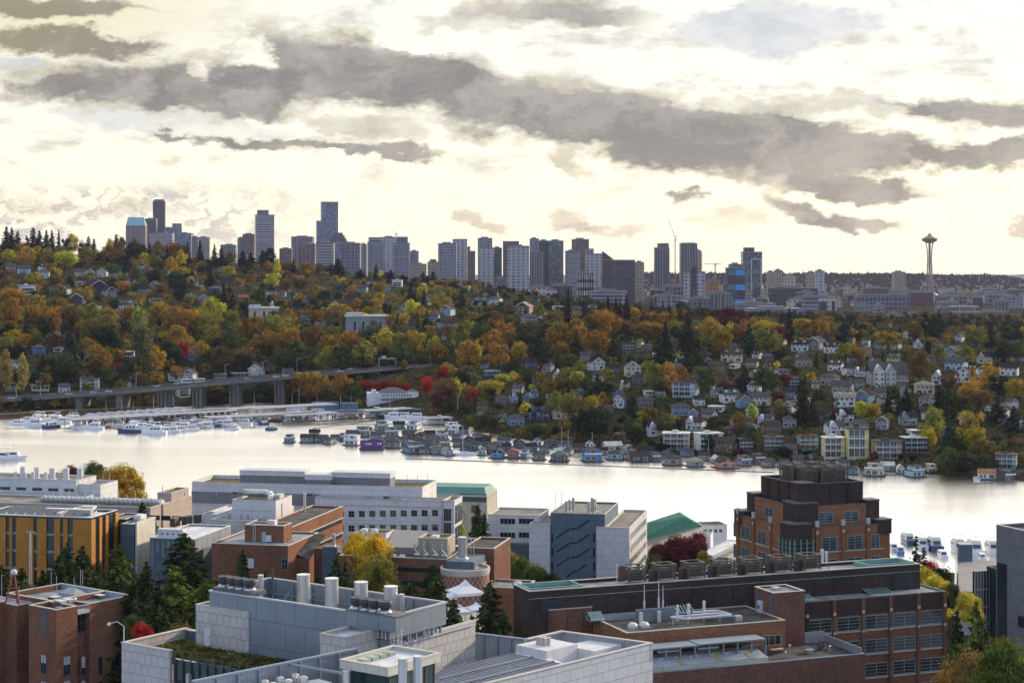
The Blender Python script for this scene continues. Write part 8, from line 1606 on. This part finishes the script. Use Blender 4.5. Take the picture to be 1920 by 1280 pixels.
def tree(px, ytop, w, h, kind, col, Y=None, label=None, rng=rnd, base=None):
    x = (px - CX) / F * Y; q = Vector((x, Y, terr(x, Y))); hm = (H - (ytop - HY) / F * q.y) - q.z; wm = w / F * q.y
    n = len([k for k in PROTO if k[0] == kind]); key = '%s%d' % (kind, rng.randrange(n)); pr = PROTO[key]; o = pr if key not in _used else copy_tree(pr); _used.add(key); W0, H0 = DIM[kind]
    s = wm / W0 * {'d': 2.0, 'n': 1.3, 't': 1.5}[kind]; o.location = q - Vector((0, 0, .3)); o.scale = (s, s, hm / H0); o.rotation_euler = (0, 0, rng.uniform(0, 6.28)); c, cn = TC[col]; j = rng.uniform(.9, 1.12)
    if kind == 'n': o.scale = (s, s, s)
    for ch in o.children:
        if ch.name.startswith('crown'):
            ch.color = (c[0] * j, c[1] * j, c[2] * j, 1)
            if kind == 'n': kz = min(hm / s / 14, 1.35); ch.scale = (1, 1, kz); ch.location = (0, 0, hm / s - 14 * kz)
        elif kind == 'n': ch.scale = (1, 1, hm / s / 14)
    o['label'] = label; return o
for a in (
    (110, 1031, 62, 'd', 'E', 322, 'cedar at the left in front of the orange panels, a lighter green tip'), (126, 1008, 66, 'd', 'E', 345, 'taller cedar against the orange panels'), (155, 1014, 70, 'd', 'E', 340, 'cedar whose tip crosses the widest orange panel'),
    (222, 1011, 110, 'd', 'F', 325, 'broad cedar in front of the dark glass link'), (185, 1050, 80, 'd', 'E', 315, 'low cedar behind the corner brick building'), (275, 1043, 60, 'd', 'E', 325, 'slender cedar below the pale fin'), (346, 989, 120, 'd', 'E', 335, 'largest cedar, its tip over the white roofed hall'),
    (328, 1050, 120, 'd', 'F', 305, 'bright green cedar low in the dark grove'), (385, 1075, 90, 'd', 'F', 300, 'cedar behind the roof fans of the grey building'), (300, 1085, 90, 'd', 'E', 295, 'dark cedar left of the white panel wing'), (250, 1075, 80, 'd', 'E', 300, 'cedar right of the corner brick building'), (40, 1055, 70, 'd', 'E', 330, 'cedar behind the red tripod'), (3, 1050, 60, 'd', 'E', 335, 'cedar cut by the left edge'), (80, 1060, 60, 'd', 'E', 335, 'cedar behind the lattice mast'),
    (455, 1021, 50, 'd', 'E', 335, 'narrow cedar against the square brick block'), (432, 1072, 60, 'd', 'E', 310, 'cedar peeping above the left roof fans'), (498, 1062, 46, 'd', 'E', 330, 'small cedar at the foot of the brick block'), (559, 1058, 50, 'd', 'E', 325, 'cedar below the dark shed roof'), (596, 1062, 50, 'd', 'E', 315, 'cedar left of the yellow trees'), (631, 1032, 48, 'd', 'E', 325, 'cedar in front of the grey flue tower'), (648, 1045, 52, 'd', 'E', 318, 'cedar touching the left yellow tree'),
    (770, 1078, 80, 'd', 'E', 300, 'low spreading cedar left of the brick drum'), (812, 1048, 90, 'd', 'E', 305, 'tall cedar in front of the brick drum'), (850, 1112, 62, 'd', 'E', 285, 'cedar in front of the white tent'), (918, 1078, 92, 'd', 'E', 270, 'tall cedar beside the long dark penthouse'), (884, 1142, 80, 'd', 'E', 262, 'cedar right behind the steel screen'), (945, 1130, 70, 'd', 'E', 262, 'cedar at the corner of the brick stair house'),
    (266, 933, 52, 'd', 'E', 425, 'lone dark cedar in front of the beige stair block'), (290, 965, 40, 'd', 'E', 420, 'low cedar branch tips beside the beige stair block'), (896, 940, 34, 'd', 'E', 505, 'dark cedar before the teal roofed building'), (908, 955, 28, 'd', 'E', 500, 'smaller dark cedar beside the pale blue building'),
    (1665, 990, 16, 't', 'E', 455, 'very slim fir at the right foot of the stepped tower'), (1717, 1000, 46, 't', 'E', 400, 'small fir in front of the moored yachts'), (1732, 1022, 40, 't', 'E', 410, 'round topped fir right of the small fir'), (1830, 1112, 100, 'd', 'F', 235, 'large mossy fir in front of the glass block'), (1795, 1130, 60, 'd', 'E', 250, 'dark fir at the brick laboratory corner'),
    (662, 998, 40, 'n', 'H', 352, 'left one of the two bright yellow trees'), (702, 1000, 62, 'n', 'H', 345, 'broader of the two bright yellow trees'), (712, 1040, 60, 'n', 'L', 335, 'olive lower part tree under the broad yellow one'), (238, 872, 60, 'n', 'G', 555, 'golden tree behind the white curved laboratory'), (218, 878, 50, 'n', 'O', 545, 'orange tree left of the golden one by the lake'), (182, 866, 44, 'n', 'M', 570, 'green tree behind the white flues'), (130, 873, 40, 'n', 'P', 575, 'maroon treetop behind the white flues'), (858, 972, 24, 'n', 'V', 492, 'small lime tree in the gap beside the teal roofed building'),
    (930, 1033, 34, 'n', 'L', 440, 'olive bush tree, left one before the pale blue building'), (953, 1030, 36, 'n', 'L', 445, 'olive bush tree, middle one before the pale blue building'), (975, 1044, 34, 'n', 'F', 435, 'olive bush tree, right one before the pale blue building'), (940, 1062, 44, 'n', 'G', 415, 'low yellowing shrub tree in front of the olive ones'), (1010, 1060, 50, 'n', 'F', 415, 'green tree at the foot of the pale blue building'), (1030, 1072, 34, 'n', 'D', 412, 'dark green shrub tree at the foot of the pale blue building'),
    (1262, 1006, 66, 'n', 'P', 505, 'maroon tree left of the boatyard'), (1290, 1008, 60, 'n', 'P', 500, 'crimson brown tree beside the maroon one'), (1305, 998, 34, 'n', 'P', 515, 'small maroon tree by the boatyard huts'), (1238, 1018, 40, 'n', 'P', 500, 'maroon tree over the white flat canopy'), (1318, 1030, 20, 'n', 'L', 480, 'olive bush at the dock sheds'), (1225, 1040, 26, 'n', 'M', 470, 'green bush below the white flat canopy'),
    (1738, 1062, 44, 'n', 'G', 375, 'golden brown tree right of the dark penthouse'), (1758, 1078, 46, 'n', 'Y', 365, 'bright yellow tree behind the brick laboratory roof'), (1758, 1062, 44, 'n', 'D', 395, 'dark green tree behind the bright yellow one'), (1742, 1050, 30, 'n', 'R', 420, 'small red tree near the yachts'), (1818, 1108, 36, 'n', 'Y', 285, 'tall yellow tree at the terrace corner'), (1782, 1090, 30, 'n', 'M', 330, 'green tree below the terrace wall'),
    (270, 1165, 32, 'n', 'R', 250, 'scarlet tree between the brick and the green roofed buildings'), (345, 1165, 40, 'n', 'B', 262, 'rusty tree behind the green roof'), (255, 1150, 36, 'n', 'M', 262, 'green tree behind the scarlet one'), (1885, 1200, 90, 'n', 'F', 190, 'big fresh green tree in the bottom right corner'), (1895, 1215, 50, 'n', 'G', 200, 'golden tree tucked in the fresh green one'), (1835, 1222, 90, 'n', 'B', 205, 'rusty brown tree at the bottom right'), (1800, 1240, 60, 'n', 'O', 212, 'orange brown shrub tree by the brick laboratory'), (1880, 1196, 40, 'n', 'O', 230, 'orange treetop below the slate block'), (470, 1195, 16, 'n', 'L', 202, 'little bush growing beside the white panel wing')):
    ntree(*a)
P_ = []
# ---------------------------------------------------------------- labels for the repeated things: look, place by a landmark, order from the left
ORD = 'first second third fourth fifth sixth seventh eighth ninth tenth eleventh twelfth thirteenth fourteenth fifteenth sixteenth seventeenth eighteenth nineteenth twentieth'.split()
def hz(px, cols):
    for lim, ph in cols:
        if px < lim: return ph
    return cols[-1][1]
COLH = [(110, 'at the far left'), (240, 'left of the tan tower'), (330, 'below the black tower'), (450, 'left of mast tower'), (560, 'below the mast tower'), (680, 'below the sharp tower'), (800, 'below the balcony towers'), (900, 'left of white tower'),
        (1010, 'below the white tower'), (1120, 'below the dark towers'), (1225, 'left of tall crane'), (1320, 'below tall crane'), (1430, 'below the blue panels'), (1540, 'left of laboratory'), (1640, 'below the laboratory'), (1740, 'left of the needle'), (1830, 'right of the needle'), (3000, 'at the far right')]
def vz(py): return 'on the crest' if py < 500 else 'on the high slope' if py < 580 else 'on the middle slope' if py < 660 else 'on the lower slope' if py < 740 else 'near the water'
def autolabel(rows, vert=True, cols=COLH, tail='from left'):
    gr = {}
    for o, look, px, py, Y in rows: gr.setdefault(' '.join(filter(None, [look, vz(py) if vert else '', hz(px, cols)])), []).append((px, py, o))
    for k, L in gr.items():
        L.sort(key=lambda e: e[:2])
        for i, (px, py, o) in enumerate(L):
            o['label'] = k if len(L) == 1 else (k + ', ' + (ORD[i] if i < 20 else 'rightmost') + ' ' + tail)
            if len(o['label'].split()) > 16: o['label'] = o['label'].replace('on the ', '')
autolabel([(o, l.replace(' broadleaf', ''), a, b_, y) for o, l, a, b_, y in TREES]); autolabel([(o, l, a, b_, y) for o, l, a, b_, y in HOUSES], tail='there')
CB = [(620, 'left of the purple boathouse'), (760, 'around the purple boathouse'), (880, 'by the moored sailboat'), (980, 'left shore stretch'), (1080, 'by the navy house'), (1200, 'below the bright blue house'), (1320, 'below the modern houses'), (1470, 'left of the tower crown'), (1600, 'behind the tower crown'), (1720, 'right of the tower crown'), (3000, 'at the far right shore')]
def front(py, px): return 'in front' if py > 846 + (px - 850) * .045 else 'behind'
autolabel([(o, l.replace(' floating home,', ' floating home with') + ' ' + front(py, px), px, py, y) for o, l, px, py, y in HBO], False, CB, 'there')
autolabel(BOATS, False, [(150, 'at the left moorings'), (300, 'before the longest covered roof'), (420, 'below the bridge piers'), (560, 'right of the piers'), (700, 'left of the restaurant'), (880, 'below the restaurant'), (1500, 'among the floating homes'), (1740, 'left of the terrace'), (3000, 'behind the timber terrace')])
autolabel(CARO, False, [(120, 'at the left bridge end'), (320, 'over the slab piers'), (560, 'right of the bus'), (720, 'left of the gantry'), (3000, 'at the right bridge end')]); autolabel(LAMPS, True, COLH)
lr = [(o, l, px, 0, Y) for o, l, px, Y in lows]; autolabel(lr, False, [(1220, 'left of tall crane'), (1340, 'near the two grey towers'), (1440, 'near the blue panels'), (1520, 'left of the white laboratory'), (1610, 'behind the white laboratory'), (1700, 'left of the needle'), (1790, 'around the needle'), (3000, 'at the far right')])
